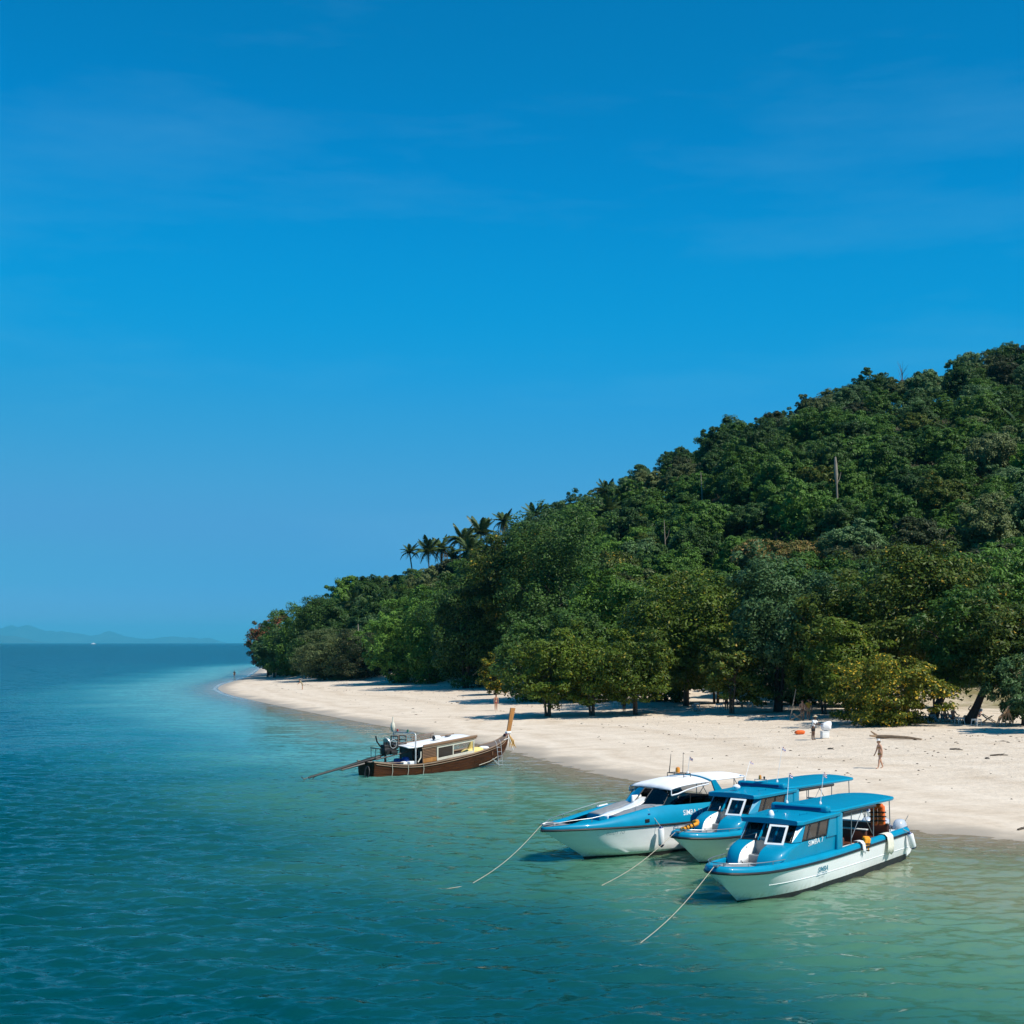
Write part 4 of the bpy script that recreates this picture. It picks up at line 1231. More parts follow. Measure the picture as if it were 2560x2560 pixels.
def panel(parent, name, q, u0, u1, v0, v1, m, thick=0.02, push=0.0, frame=None, fw=0.05, frame_name='window_frame'):
    """a pane on the quad q = (p00, p10, p11, p01); returns the pane's object; a frame becomes the parent of the pane"""
    P = [Vector(p) for p in q]
    def B(u, v): return P[0] * (1 - u) * (1 - v) + P[1] * u * (1 - v) + P[2] * u * v + P[3] * (1 - u) * v
    n = (P[1] - P[0]).cross(P[3] - P[0]).normalized()
    du = fw / max((B(u1, v0) - B(u0, v0)).length, 1e-6); dv = fw / max((B(u0, v1) - B(u0, v0)).length, 1e-6)
    par = parent
    if frame is not None:
        mb = MB()
        for (a, b, c, d) in ((u0, u1, v0, v0 + dv * (v1 - v0)), (u0, u1, v1 - dv * (v1 - v0), v1), (u0, u0 + du * (u1 - u0), v0 + dv * (v1 - v0), v1 - dv * (v1 - v0)), (u1 - du * (u1 - u0), u1, v0 + dv * (v1 - v0), v1 - dv * (v1 - v0))):
            mb.prism([B(a, c) + n * (push - 0.01), B(b, c) + n * (push - 0.01), B(b, d) + n * (push - 0.01), B(a, d) + n * (push - 0.01)], n * thick)
        par = mb.build(frame_name, frame, parent)
        u0, u1, v0, v1 = u0 + du * (u1 - u0), u1 - du * (u1 - u0), v0 + dv * (v1 - v0), v1 - dv * (v1 - v0)
    mb = MB()
    mb.add([B(u0, v0) + n * push, B(u1, v0) + n * push, B(u1, v1) + n * push, B(u0, v1) + n * push], [(0, 1, 2, 3)], 0, False)
    return mb.build(name, m, par, recalc=False)

def arch_strip(parent, name, m, prof, b0, b1, push=0.0, nb=4):
    """strip across the boat following the profile (a, z)"""
    mb = MB()
    rows = []
    for k, (a, z) in enumerate(prof):
        rows.append([V(a, lerp(b0, b1, t), z) for t in np.linspace(0, 1, nb)])
    mb.grid(rows)
    o = mb.build(name, m, parent, solid=0.03)
    return o

def covered_boat(kind):
    """blue and white excursion boat with a hard top; kind 7 or 8"""
    t = empty('speedboat')
    h = Hull([
        (-1.38, curve((-1.38, 0), (-1.30, .27), (-1.12, .48), (-.85, .67), (-.45, .85), (0, .98), (.6, 1.07), (1.75, 1.16), (3, 1.2), (6, 1.21), (8, 1.2), (10, 1.19), (11.5, 1.13)),
         curve((-1.38, 1.06), (-.9, 1.03), (.57, .97), (1.75, .945), (5, .93), (8.4, .98), (10, 1.0), (11.5, 1.0))),
        (-.82, curve((-.82, 0), (-.5, .24), (0, .53), (.6, .77), (1.3, .96), (2, 1.07), (3, 1.14), (5, 1.17), (11.5, 1.10)), lin((-.82, .56), (0, .51), (11.5, .48))),
        (-.02, curve((-.02, 0), (.5, .30), (1.05, .57), (2.2, .93), (4.7, 1.12), (8.25, 1.09), (11.5, 1.02)), lin((-.02, .04), (1.5, .10), (4, .18), (11.5, .23))),
        (.12, curve((.12, 0), (.6, .27), (1.15, .53), (2.3, .90), (4.8, 1.09), (8.25, 1.07), (11.5, .99)), lin((.12, -.15), (11.5, -.12))),
        (.7, lin((.7, 0), (11.5, .02)), lin((.7, -.32), (2, -.45), (11.5, -.4))),
    ], 11.5)
    h.skin(0, 2, 'hull', M['hull'], t)
    h.skin(2, 4, 'antifouling', M['bottom'], t)
    rail = h.rail()
    mb = MB(); mb.tube(rail, 0.045, 8); mb.build('rub_rail', M['black'], t, recalc=False)
    # raised spray strake along the knuckle
    a0, fb, fz = h.c[1]
    mb = MB()
    for s in (1, -1):
        mb.tube([V(a, s * (fb(a) - 0.002), fz(a)) for a in np.linspace(.6, 11.45, 40)], 0.016, 5)
    mb.build('spray_strake', M['white'], t, recalc=False)
    # gunwale: rounded blue moulding above the rub rail
    mb = MB(); mb.grid(offset_rows(rail, [(-.005, .03), (.0, .10), (.03, .16), (.09, .195), (.17, .20), (.20, .17), (.21, .02)]))
    mb.build('gunwale', M['blue'], t)
    # bow well and side decks
    ring = [r[0] for r in offset_rows(rail, [(.20, .05)])]
    mid = len(ring) // 2
    fore = [p for p in ring if p.x < 2.0]
    mb = MB()
    half = len(fore) // 2
    for i in range(half):
        p, q, r2, s2 = fore[i], fore[i + 1], fore[-2 - i], fore[-1 - i]
        mb.add([p, q, r2, s2], [(0, 1, 2, 3)], 0, False)
    mb.build('foredeck', M['grey'], t)
    mb = MB(); mb.rbox(V(-.55, 0, 1.07), (.75, .62, .07), .02); mb.rbox(V(-.95, 0, 1.06), (.22, .3, .06), .02)
    mb.build('anchor_hatch', M['white'], t)
    mb = MB(); mb.box(V(7.9, 0, .42), (6.2, 2.1, .04)); mb.build('cockpit_sole', M['sole'], t)
    mb = MB()
    for s in (1, -1): mb.box(V(8.2, s * .97, .78), (5.4, .03, .72))
    mb.build('cockpit_lining', M['cream'], t)
    # bow rail
    lo = [r[0] for r in offset_rows(rail, [(.10, .30)])]
    lo = [p for p in lo if p.x < 1.3]
    mb = MB(); mb.tube(lo, 0.014, 6)
    for i in range(0, len(lo), 8): mb.tube([lo[i] - Vector((0, 0, .12)), lo[i]], 0.012, 5)
    mb.build('bow_rail', M['steel'], t, recalc=False)
    mb = MB(); mb.rbox(V(-1.28, 0, 1.27), (.28, .10, .05), .015); mb.tube([V(-1.42, -.07, 1.28), V(-1.42, .07, 1.28)], .035, 8)
    mb.rbox(V(-1.1, .14, 1.30), (.10, .05, .06), .015)
    mb.build('bow_roller', M['steel'], t, recalc=False)
    # deckhouse: two rounded shoulders rising to the windscreen
    levels = [(.97, .80, 1.0), (1.14, .83, 1.02), (1.32, .93, 1.03), (1.46, 1.10, 1.04), (1.55, 1.34, 1.045), (1.61, 1.62, 1.05), (1.645, 1.86, 1.055), (1.66, 1.98, 1.055)]
    BL, BR = -.42, .24                           # the walk-through between the two shoulders
    def front_a(z, af, w, b):
        sn = min(abs(b) / w, 1.0) ** (1 / .55)
        return af + .75 - .75 * math.sqrt(max(1 - sn * sn, 0)) ** 0.62
    for s_, lim in ((-1, BL), (1, BR)):
        rows = []
        for z, af, w in levels:
            r = []
            for k in range(19):
                b = s_ * lerp(abs(lim), w, 1 - (1 - k / 18.0) ** 1.7)
                r.append(V(front_a(z, af, w, b) if k < 18 else af + .75, b, z))
            r = [V(2.05, lim, z)] + r + [V(5.45, s_ * w, z)]
            rows.append(r)
        mb = MB(); mb.grid(rows)
        mb.build('deckhouse', M['blue'], t)
        pr = [V(front_a(z, af, w, lim) + .012, lim + .004 * s_ * -1, z) for z, af, w in levels]
        mb = MB(); mb.add([V(2.10, lim - .004 * s_, .97)] + pr + [V(2.12, lim - .004 * s_, 1.86), V(2.10, lim - .004 * s_, 1.2)], [tuple(range(len(pr) + 3))], 0, False)
        mb.build('walkway_wall', M['white'], t, recalc=False, solid=0.012)
    mb = MB(); mb.box(V(1.45, (BL + BR) / 2, .985), (1.3, BR - BL, .03)); mb.rbox(V(1.75, (BL + BR) / 2, 1.12), (.4, BR - BL - .01, .25), .02); mb.build('walkway_step', M['grey'], t)
    mb = MB(); mb.box(V(2.07, (BL + BR) / 2, 1.36), (.03, BR - BL + .02, .80)); mb.build('companionway_door', M['beige'], t)
    # inner floor under the windscreen
    mb = MB(); mb.add([V(1.98, -.9, 1.662), V(1.98, .9, 1.662), V(2.5, .98, 1.664), V(2.5, -.98, 1.664)], [(0, 1, 2, 3)], 0, False); mb.build('dash', M['beige'], t, recalc=False)
    mb = MB(); mb.box(V(3.8, 0, .62), (3.2, 2.0, .04)); mb.build('cabin_sole', M['beige'], t)
    mb = MB(); mb.box(V(3.2, .05, 1.55), (.10, 1.9, .5)); mb.rbox(V(3.5, -.5, 1.45), (.5, .55, .85), .08); mb.rbox(V(3.5, .5, 1.45), (.5, .55, .85), .08); mb.build('seats', M['beige'], t)
    mb = MB()
    W_ = []
    for k in range(17):
        q = 2 * math.pi * k / 16
        W_.append(V(2.52 + .10 * math.sin(q), .12 + .19 * math.cos(q), 1.80 + .17 * math.sin(q)))
    mb.tube(W_, .018, 6); mb.tube([V(2.62, .12, 1.7), V(2.52, .12, 1.80)], .025, 6)
    mb.build('steering_wheel', M['black'], t, recalc=False)
    mb = MB()
    for a_, z_ in ((1.02, 1.10), (1.10, 1.05), (1.42, 1.50)): mb.lathe([(.022, 0), (.022, .03)], c=V(a_, BL + .035, z_), n=8, axis='y')
    mb.build('latch', M['black'], t, recalc=False)
    # windscreen and side windows
    QF = (V(1.98, -.88, 1.66), V(1.98, .88, 1.66), V(2.50, .84, 2.21), V(2.50, -.84, 2.21))
    QC = (V(1.98, .88, 1.66), V(2.32, 1.06, 1.665), V(2.72, 1.02, 2.21), V(2.50, .84, 2.21))
    QS = (V(2.32, 1.06, 1.665), V(4.22, 1.085, 1.68), V(4.45, 1.07, 2.23), V(2.72, 1.02, 2.21))
    QCs = (V(2.32, -1.06, 1.665), V(1.98, -.88, 1.66), V(2.50, -.84, 2.21), V(2.72, -1.02, 2.21))
    QSs = (V(4.22, -1.085, 1.68), V(2.32, -1.06, 1.665), V(2.72, -1.02, 2.21), V(4.45, -1.07, 2.23))
    panel(t, 'pane', QF, .0, .34, 0, .97, M['glass'], frame=M['black'], fw=.045)
    panel(t, 'pane', QF, .66, 1.0, 0, .97, M['glass'], frame=M['black'], fw=.045)
    mb = MB()
    for (u0, u1) in ((.335, .365), (.635, .665)):
        def BB(u, v, q=QF): return q[0] * (1 - u) * (1 - v) + q[1] * u * (1 - v) + q[2] * u * v + q[3] * (1 - u) * v
        nf = (QF[1] - QF[0]).cross(QF[3] - QF[0]).normalized()
        mb.prism([BB(u0, 0) - nf * .02, BB(u1, 0) - nf * .02, BB(u1, 1) - nf * .02, BB(u0, 1) - nf * .02], nf * .06)
    for q in (QC, QCs):
        nq = (q[1] - q[0]).cross(q[3] - q[0]).normalized()
        mb.prism([p - nq * .03 for p in q], nq * .05)
    mb.build('pillar', M['blue'], t)
    # the hinged middle pane stands open in its white frame
    hinge = V(1.90, .30, 1.62); 
    QO = (V(1.60, .12, 1.60), V(1.72, .72, 1.60), V(2.16, .70, 2.17), V(2.02, .12, 2.19))
    panel(t, 'open_pane', QO, 0, 1, 0, 1, M['glass'], thick=.04, frame=M['white'], fw=.065, frame_name='open_window_frame')
    for q, sgn in ((QS, 1), (QSs, -1)):
        r_ = (lambda u0, u1: (u0, u1)) if sgn > 0 else (lambda u0, u1: (1 - u1, 1 - u0))
        for (u0, u1) in ((.0, .20), (.20, .58), (.60, .98)):
            a_, b_ = r_(u0, u1)
            panel(t, 'side_pane', q, a_, b_, .04, .96, M['glass'], frame=M['black'], fw=.05)
    # aft cabin side with the thick moulded pillar
    for s in (1, -1):
        mb = MB()
        mb.prism([V(4.22, s * 1.055, 1.62), V(5.45, s * 1.055, 1.62), V(5.45, s * 1.055, 2.34), V(4.48, s * 1.055, 2.30)], V(0, s * .035, 0))
        mb.rbox(V(5.22, s * 1.07, 1.72), (.44, .12, 1.24), .05)
        mb.build('aft_pillar', M['blue'], t)
    mb = MB(); mb.box(V(5.40, 0, 1.45), (.04, 2.0, 1.5)); mb.build('bulkhead', M['dark'], t)
    # hard top: front roof, the raised step and the long rear roof
    def roof(name, a0, a1, w0, w1, z0, z1, camber, th, rc=.25, front_round=.3):
        mb = MB(); rows = []
        N = 22
        for k in range(N + 1):
            s = k / N; a = lerp(a0, a1, s)
            w = lerp(w0, w1, s)
            e = 1.0
            if s < .06: e = (1 - (1 - s / .06) ** 2 * front_round * .35)
            if s > .97: e = 1 - ((s - .97) / .03) ** 2 * .05
            w *= e; z = lerp(z0, z1, s)
            r = []
            for q in np.linspace(-1, 1, 15):
                r.append(V(a, q * w, z + camber * (1 - q * q)))
            lip = [V(a, w + .0, z), V(a, w + .03, z - .045), V(a, w + .015, z - th), V(a, w - .06, z - th - .005)]
            lip2 = [V(a, -w + .06, z - th - .005), V(a, -w - .015, z - th), V(a, -w - .03, z - .045)]
            rows.append(r[:-1] + lip + lip2)
        mb.grid(rows, closed=True)
        for r in (rows[0], rows[-1]):
            mb.add(r, [tuple(range(len(r)))], 0, False)
        return mb.build(name, M['blue'], t)
    roof('roof', 2.22, 5.3, 1.06, 1.15, 2.33, 2.39, .045, .13)
    roof('rear_roof', 4.62, 10.25, 1.14, 1.04, 2.47, 2.43, .07, .11)
    mb = MB(); mb.rbox(V(4.55, 0, 2.50), (.34, 2.06, .24), .09); mb.build('roof_step', M['blue'], t)
    mb = MB(); mb.box(V(4.37, -.02, 2.50), (.03, 1.66, .09)); mb.build('roof_vent', M['navy'], t)
    mb = MB(); mb.box(V(3.6, 0, 2.245), (2.4, 1.9, .02)); mb.build('headliner', M['dark'], t)
    # roof furniture
    mb = MB()
    if kind == 7: mb.lathe([(.10, 0), (.11, .05), (.07, .16), (.03, .19)], c=V(2.85, -.25, 2.36), n=14); mb.box(V(3.05, .15, 2.41), (.06, .05, .09))
    else: mb.lathe([(.05, 0), (.05, .10), (.14, .12), (.15, .18), (.09, .24), (.02, .26)], c=V(2.95, -.2, 2.37), n=14)
    mb.build('masthead_light', M['white'], t)
    mb = MB()
    for b_ in (-.5, .55):
        mb.tube([V(3.3, b_, 2.38), V(3.3, b_, 2.44), V(3.75, b_ + .05, 2.45), V(3.75, b_ + .05, 2.39)], .012, 5)
    mb.build('grab_rail', M['blue'], t, recalc=False)
    if kind == 7:
        flag_pole('flag_pole', V(4.50, -.47, 2.62), V(4.85, -.55, 3.62), t)
        flag_pole('flag_pole', V(5.02, .50, 2.60), V(5.40, .45, 3.65), t)
    else:
        flag_pole('flag_pole', V(4.50, -.75, 2.62), V(5.6, -1.15, 3.30), t, .22, .13)
        flag_pole('flag_pole', V(4.95, .42, 2.60), V(5.5, .35, 3.95), t, .22, .13)
    mb = MB()
    mb.tube([V(4.35, -.2, 2.62), V(4.30, -.2, 2.72), V(4.45, .25, 2.72), V(4.48, .25, 2.62)], .016, 6)
    if kind == 8:
        mb.build('beacon_rack', M['steel'], t, recalc=False)
        mb = MB(); mb.lathe([(.055, 0), (.06, .06), (.05, .15), (.02, .17)], c=V(4.38, 0, 2.72), n=12); mb.build('beacon', M['lamp'], t)
        mb = MB(); mb.lathe([(.02, 0), (.045, .10), (.02, .12)], c=V(4.42, .16, 2.72), n=10); mb.build('horn', M['black'], t)
    # posts, braces, rolled side curtains
    mb = MB()
    for s in (1, -1):
        for a in (6.3, 8.25): mb.tube([V(a, s * 1.05, 1.14), V(a + .02, s * 1.05, 2.36)], .019, 6)
        mb.tube([V(10.0, s * .98, 1.2), V(9.95, s * .96, 2.34)], .019, 6)
        mb.tube([V(6.35, s * 1.02, 1.3), V(7.4, s * 1.02, 2.3)], .013, 6)
        mb.tube([V(8.25, s * 1.02, 1.3), V(7.2, s * 1.02, 2.3)], .013, 6)
    mb.build('post', M['steel'], t, recalc=False)
    for s in (1, -1):
        mb = MB(); mb.tube([V(a, s * 1.06, 2.285) for a in np.linspace(5.5, 8.35, 9)], .065, 8); mb.build('rolled_curtain', M['dark'], t, recalc=False)
    # seats in the cockpit
    def bench(c, size, back=None):
        mb = MB(); mb.rbox(c, size, .06); o = mb.build('bench', M['brown'], t)
        if back: mb = MB(); mb.rbox(*back, .05); mb.build('backrest', M['brown'], o)
        mb = MB(); mb.rbox(Vector(c) + Vector((0, 0, -size[2] * .5 - .12)), (size[0] * 1.03, size[1] * 1.02, .24), .03); mb.build('bench_base', M['cream'], o)
    bench(V(6.4, .62, .92), (.62, .55, .14), (V(6.05, .62, 1.15), (.12, .56, .5)))
    bench(V(6.4, -.55, .92), (.62, .8, .14), (V(6.05, -.55, 1.15), (.12, .8, .5)))
    bench(V(7.9, .05, .90), (.5, 1.5, .14), (V(8.22, .05, 1.17), (.13, 1.55, .5)))
    bench(V(9.7, .0, .92), (.55, 1.8, .14), (V(10.02, .0, 1.22), (.13, 1.85, .5)))
    mb = MB(); mb.rbox(V(8.22, .05, 1.43), (.17, 1.6, .05), .02); mb.rbox(V(10.02, 0, 1.48), (.17, 1.9, .05), .02); mb.build('seat_trim', M['cream'], t)
    mb = MB(); mb.rbox(V(11.0, 0, .9), (.7, 2.0, .4), .06); mb.build('engine_well', M['white'], t)
    # outboard engines on the transom
    for b_ in (-.62, 0.0, .62):
        mb = MB()
        rows = []
        for z, sx, sy in ((.80, .26, .19), (.90, .34, .235), (1.16, .36, .245), (1.30, .31, .215), (1.40, .22, .15), (1.43, .1, .07)):
            rows.append([V(11.85 + sx * math.cos(q) * (1 if math.cos(q) > 0 else .9), b_ + sy * math.copysign(abs(math.sin(q)) ** .7, math.sin(q)), z) for q in np.linspace(0, 2 * math.pi, 20, endpoint=False)])
        mb.grid(rows, closed=True); mb.add(rows[-1], [tuple(range(20))]); mb.add(rows[0], [tuple(range(19, -1, -1))])
        e = mb.build('outboard_engine', M['cowl'], t)
        mb = MB(); mb.rbox(V(11.88, b_, .35), (.26, .16, 1.0), .05); mb.rbox(V(11.98, b_, -.05), (.55, .05, .06), .02); mb.rbox(V(11.6, b_, .6), (.3, .22, .35), .04); mb.build('lower_unit', M['dark'], e)
        mb = MB(); mb.rbox(V(11.85, b_ + .240, 1.10), (.32, .02, .14), .008); mb.rbox(V(11.85, b_ - .240, 1.10), (.32, .02, .14), .008); mb.build('side_decal', M['navy'], e)
    mb = MB(); mb.prism([V(11.4, 1.06, .15), V(11.8, 1.04, .22), V(12.12, 1.0, .38), V(12.12, 1.0, .50), V(11.4, 1.06, .74)], V(0, -.5, 0)); mb.prism([V(11.4, -.56, .15), V(11.8, -.54, .22), V(12.12, -.5, .38), V(12.12, -.5, .50), V(11.4, -.56, .74)], V(0, -.5, 0))
    mb.build('swim_platform', M['white'], t)
    mb = MB()
    for b_ in (.62, .86): mb.tube([V(12.05, b_, .49), V(12.18, b_, .44), V(12.2, b_, -.25)], .014, 6)
    for z_ in (.22, 0.02): mb.tube([V(12.19, .62, z_), V(12.19, .86, z_)], .013, 6)
    mb.build('swim_ladder', M['steel'], t, recalc=False)
    fender(t, V(11.05, 1.30, 1.06), (.40, -.10, -1), line_from=V(10.9, 1.1, 1.2), length=.66, r=.12)
    mb = MB()
    for a in (4.9, 5.7, 6.6, 7.4, 8.4, 9.3): mb.lathe([(.018, 0), (.018, .02)], c=V(a, h.c[0][1](a) + .0, h.c[0][2](a) + .085), n=8, axis='y')
    mb.build('deck_fitting', M['steel'], t, recalc=False)
    # lettering
    cab = lambda a, z: 1.052 if z > 1.5 else 1.045
    if kind == 7:
        lettering('lettering', 'SIMBA 7', .18, 2.86, 1.47, cab, M['letter_white'], t, width=1.16, slope=.035, font_w=.001)
        lettering('logo', 'SIMBA', .165, 3.32, .58, h.side, M['letter_teal'], t, width=.78, shear=.18, font_w=.006, slope=.01)
        lettering('logo', 'SEA TRIPS', .085, 3.26, .455, h.side, M['letter_teal'], t, width=.80, shear=.12, font_w=.003, slope=.01)
        lettering('logo', '- est. 2000 -', .05, 3.40, .37, h.side, M['letter_grey'], t, width=.5, slope=.01)
        lettering('registration', '\u0e0b\u0e34\u0e21\u0e1a\u0e49\u0e32 7', .11, .42, .80, h.side, M['letter_grey'], t, width=.75, shear=.2)
    else:
        lettering('registration', '\u0e0b\u0e34\u0e21\u0e1a\u0e49\u0e32 8', .11, .55, .80, h.side, M['letter_grey'], t, width=.75, shear=.2)
    return t, h

b7, hull7 = covered_boat(7)
b7.location = (6.96, 44.47, 0.0); b7.rotation_euler = (0, 0, 0.94)
tag(b7, 'nearest blue-roofed speedboat lettered SIMBA 7, with outboard engines', 'speedboat', 'speedboats moored side by side')
b8, hull8 = covered_boat(8)
b8.location = (6.80, 52.3, 0.0); b8.rotation_euler = (0, 0, 0.88)
tag(b8, 'blue-roofed speedboat moored in the middle between the other two', 'speedboat', 'speedboats moored side by side')

def open_boat():
    """sport boat with a canvas top and dark wrap-round windows"""
    t = empty('speedboat')
    h = Hull([
        (-2.14, curve((-2.14, 0), (-1.85, .27), (-1.36, .58), (-.51, .95), (.3, 1.13), (1.2, 1.24), (2.66, 1.32), (4.66, 1.35), (9.6, 1.28)), curve((-2.14, 1.19), (-.5, 1.21), (.71, 1.19), (2.66, 1.15), (5, 1.13), (9.6, 1.12))),
        (-1.62, curve((-1.62, 0), (-1.2, .28), (-.25, .80), (.7, 1.04), (2.06, 1.20), (4.5, 1.26), (9.6, 1.2)), lin((-1.62, .92), (-.25, .87), (2.06, .80), (9.6, .74))),
        (-.40, curve((-.40, 0), (0, .30), (.89, .82), (1.8, 1.02), (2.76, 1.12), (5, 1.18), (9.6, 1.12)), lin((-.40, .26), (.9, .21), (9.6, .18))),
        (-.12, curve((-.12, 0), (.3, .22), (1.1, .66), (2, .93), (3, 1.06), (5, 1.14), (9.6, 1.08)), lin((-.12, .07), (1.2, .10), (9.6, .19))),
        (.0, curve((.0, 0), (.5, .20), (1.3, .55), (2.1, .86), (3.2, 1.0), (5, 1.10), (9.6, 1.04)), lin((.0, -.12), (9.6, -.12))),
        (.6, lin((.6, 0), (9.6, .02)), lin((.6, -.35), (2, -.5), (9.6, -.45))),
    ], 9.6)
    h.skin(0, 3, 'hull', M['hull'], t)
    h.skin(3, 5, 'antifouling', M['bottom'], t)
    rail = h.rail()
    mb = MB(); mb.tube(rail, 0.042, 8); mb.build('rub_rail', M['black'], t, recalc=False)
    fb, fz = h.c[0][1], h.c[0][2]
    zt = curve((-2.14, 1.30), (-1.3, 1.38), (-.3, 1.44), (.9, 1.60), (2.0, 1.75), (2.7, 1.82), (4, 1.83), (6, 1.80), (8.4, 1.62), (9.6, 1.35))
    bt = lambda a: max(fb(a) - lerp(.06, .26, min(max((a + 2.1) / 4.2, 0), 1)), 0.0) if a > -2.05 else max(fb(a) * .6, 0)
    A_ = [-2.14 + (9.6 + 2.14) * (k / 60) ** 1.5 for k in range(61)]
    for s_ in (1, -1):
        mb = MB(); rows = []
        for a in A_:
            b0, b1, z0, z1 = fb(a) if a > -2.14 else 0, bt(a), fz(a) + .03, zt(a)
            bm_ = lerp(b0, b1, .35) + .03
            rows.append([V(a, s_ * b0, z0), V(a, s_ * (b0 + .0), lerp(z0, z1, .3)), V(a, s_ * bm_, lerp(z0, z1, .62)), V(a, s_ * (b1 + .05), lerp(z0, z1, .92)), V(a, s_ * b1, z1), V(a, s_ * max(b1 - .10, 0), z1 + .0), V(a, s_ * max(b1 - .13, 0), z1 - .10)])
        mb.grid(rows); mb.build('topside', M['blue'], t)
    mb = MB(); rows = []
    for a in [q for q in A_ if q < 1.3]:
        w = max(bt(a) - .11, 0.0); rows.append([V(a, b * w, zt(a) - (.30 if a > -1.3 else .05)) for b in np.linspace(-1, 1, 7)])
    mb.grid(rows); mb.build('bow_cockpit', M['blue'], t)
    mb = MB(); rows = []
    for a in [q for q in A_ if q < -1.2]:
        w = max(bt(a) - .02, 0.0); rows.append([V(a, b * w, zt(a) + .015) for b in np.linspace(-1, 1, 5)])
    mb.grid(rows); mb.build('bow_deck', M['grey'], t)
    # raised trunk with grey sun pads and the white walkway between
    zf = curve((1.0, 1.52), (1.6, 1.64), (2.3, 1.78), (3.1, 1.87))
    for s_, b0, b1 in ((1, .27, 1.0), (-1, .27, 1.0)):
        mb = MB(); rows = []
        for a in np.linspace(.95, 3.2, 12):
            w = min(bt(a) - .03, 1.02)
            rows.append([V(a, s_ * lerp(b0, w, q), zf(a) + .03 * math.sin(math.pi * q)) for q in np.linspace(0, 1, 7)])
        mb.grid(rows); mb.build('sun_pad', M['grey'], t, solid=.08)
        mb = MB(); mb.prism([V(.95, s_ * .27, 1.15), V(.95, s_ * .98, 1.15), V(.95, s_ * .98, 1.53), V(.95, s_ * .27, 1.53)], V(.05, 0, 0)); mb.build('trunk_front', M['blue'], t)
    mb = MB(); rows = []
    for a, z in ((.93, 1.18), (.94, 1.50), (1.3, 1.60), (2.0, 1.70), (2.6, 1.86), (2.95, 2.02), (3.15, 2.06)):
        rows.append([V(a, b, z) for b in np.linspace(-.26, .26, 5)])
    mb.grid(rows); mb.build('walkway', M['white'], t, solid=.06)
    mb = MB(); mb.rbox(V(2.95, -.34, 1.96), (.5, .10, .34), .04); mb.build('walkway_side', M['white'], t)
    # wrap-round dark glass
    base = [(2.72, .24), (2.74, .55), (2.84, .85), (3.02, 1.04), (3.6, 1.10), (4.4, 1.12), (5.0, 1.13), (5.7, 1.12)]
    topp = [(3.30, .22), (3.32, .5), (3.38, .78), (3.50, .95), (3.9, 1.02), (4.5, 1.05), (5.05, 1.07), (5.75, 1.08)]
    bz = [1.86, 1.86, 1.84, 1.82, 1.82, 1.82, 1.82, 1.82]; tz = [2.40, 2.40, 2.39, 2.36, 2.28, 2.20, 2.14, 2.06]
    for s_ in (1, -1):
        for nm, lo_, hi_ in (('windscreen', 0, 3), ('side_window', 3, 5), ('side_window', 5, 7)):
            rows = []
            for q in (0, .33, .67, 1):
                rows.append([V(lerp(base[i][0], topp[i][0], q), s_ * lerp(base[i][1], topp[i][1], q), lerp(bz[i], tz[i], q)) for i in range(lo_, hi_ + 1)])
            mb = MB(); mb.grid(rows); mb.build(nm, M['glass_dark'], t, recalc=False)
        mb = MB()
        for i in (3, 5, 7): mb.tube([V(*base[i][:1], s_ * base[i][1], bz[i]), V(topp[i][0], s_ * topp[i][1], tz[i])], .016, 5)
        mb.tube([V(topp[i][0], s_ * topp[i][1], tz[i]) for i in range(8)], .016, 5)
        mb.tube([V(base[0][0], s_ * .24, 1.86), V(topp[0][0], s_ * .22, 2.40)], .02, 6)
        mb.build('window_trim', M['black'], t, recalc=False)
    mb = MB(); mb.box(V(5.2, 0, 1.2), (5.2, 2.2, .04)); mb.build('cockpit_sole', M['dark'], t)
    mb = MB(); mb.rbox(V(3.9, -.5, 1.75), (.45, .8, .7), .1); mb.rbox(V(3.9, .5, 1.75), (.45, .8, .7), .1); mb.rbox(V(5.2, -.5, 1.6), (.45, .9, .7), .1); mb.rbox(V(5.2, .5, 1.6), (.45, .9, .7), .1); mb.build('seats', M['dark'], t)
    mb = MB(); mb.rbox(V(3.35, -.62, 1.86), (.5, .78, .3), .06); mb.rbox(V(3.35, .62, 1.86), (.5, .78, .3), .06); mb.build('dash', M['dark'], t)  # dark blocks added behind the glass so the windscreen panes look dark
    # canvas top: a hipped white cover, a blue arch and a long white rear top
    def canvas(name, secs, m):
        mb = MB(); rows = []
        for a, w, ze, zc, sag in secs:
            rows.append([V(a, q * w, ze + (zc - ze) * (1 - abs(q) ** 2.2) - sag * math.sin(abs(q) * math.pi * 2) ** 2) for q in np.linspace(-1, 1, 17)])
        mb.grid(rows); return mb.build(name, m, t, solid=.025)
    canvas('canvas_top', [(3.34, 1.10, 2.40, 2.44, 0), (3.6, 1.13, 2.47, 2.56, .01), (4.0, 1.14, 2.53, 2.68, .015), (4.5, 1.15, 2.57, 2.74, .012), (5.0, 1.15, 2.60, 2.76, .012), (5.5, 1.14, 2.60, 2.76, .0)], M['canvas'])
    canvas('rear_top', [(5.50, 1.13, 2.63, 2.77, 0), (6.2, 1.12, 2.65, 2.80, 0), (7.0, 1.08, 2.66, 2.80, 0), (7.6, 1.0, 2.66, 2.78, 0), (7.85, .86, 2.66, 2.74, 0)], M['canvas'])
    mb = MB()
    mb.tube([V(5.52, q * 1.17, 2.63 + .145 * (1 - abs(q) ** 2.2)) for q in np.linspace(-1, 1, 17)], .035, 6)
    for s_ in (1, -1):
        mb.prism([V(5.50, s_ * 1.16, 2.64), V(5.74, s_ * 1.15, 2.66), V(6.55, s_ * 1.16, 1.78), V(5.92, s_ * 1.17, 1.78)], V(0, s_ * .06, 0))
    mb.build('arch', M['blue'], t)
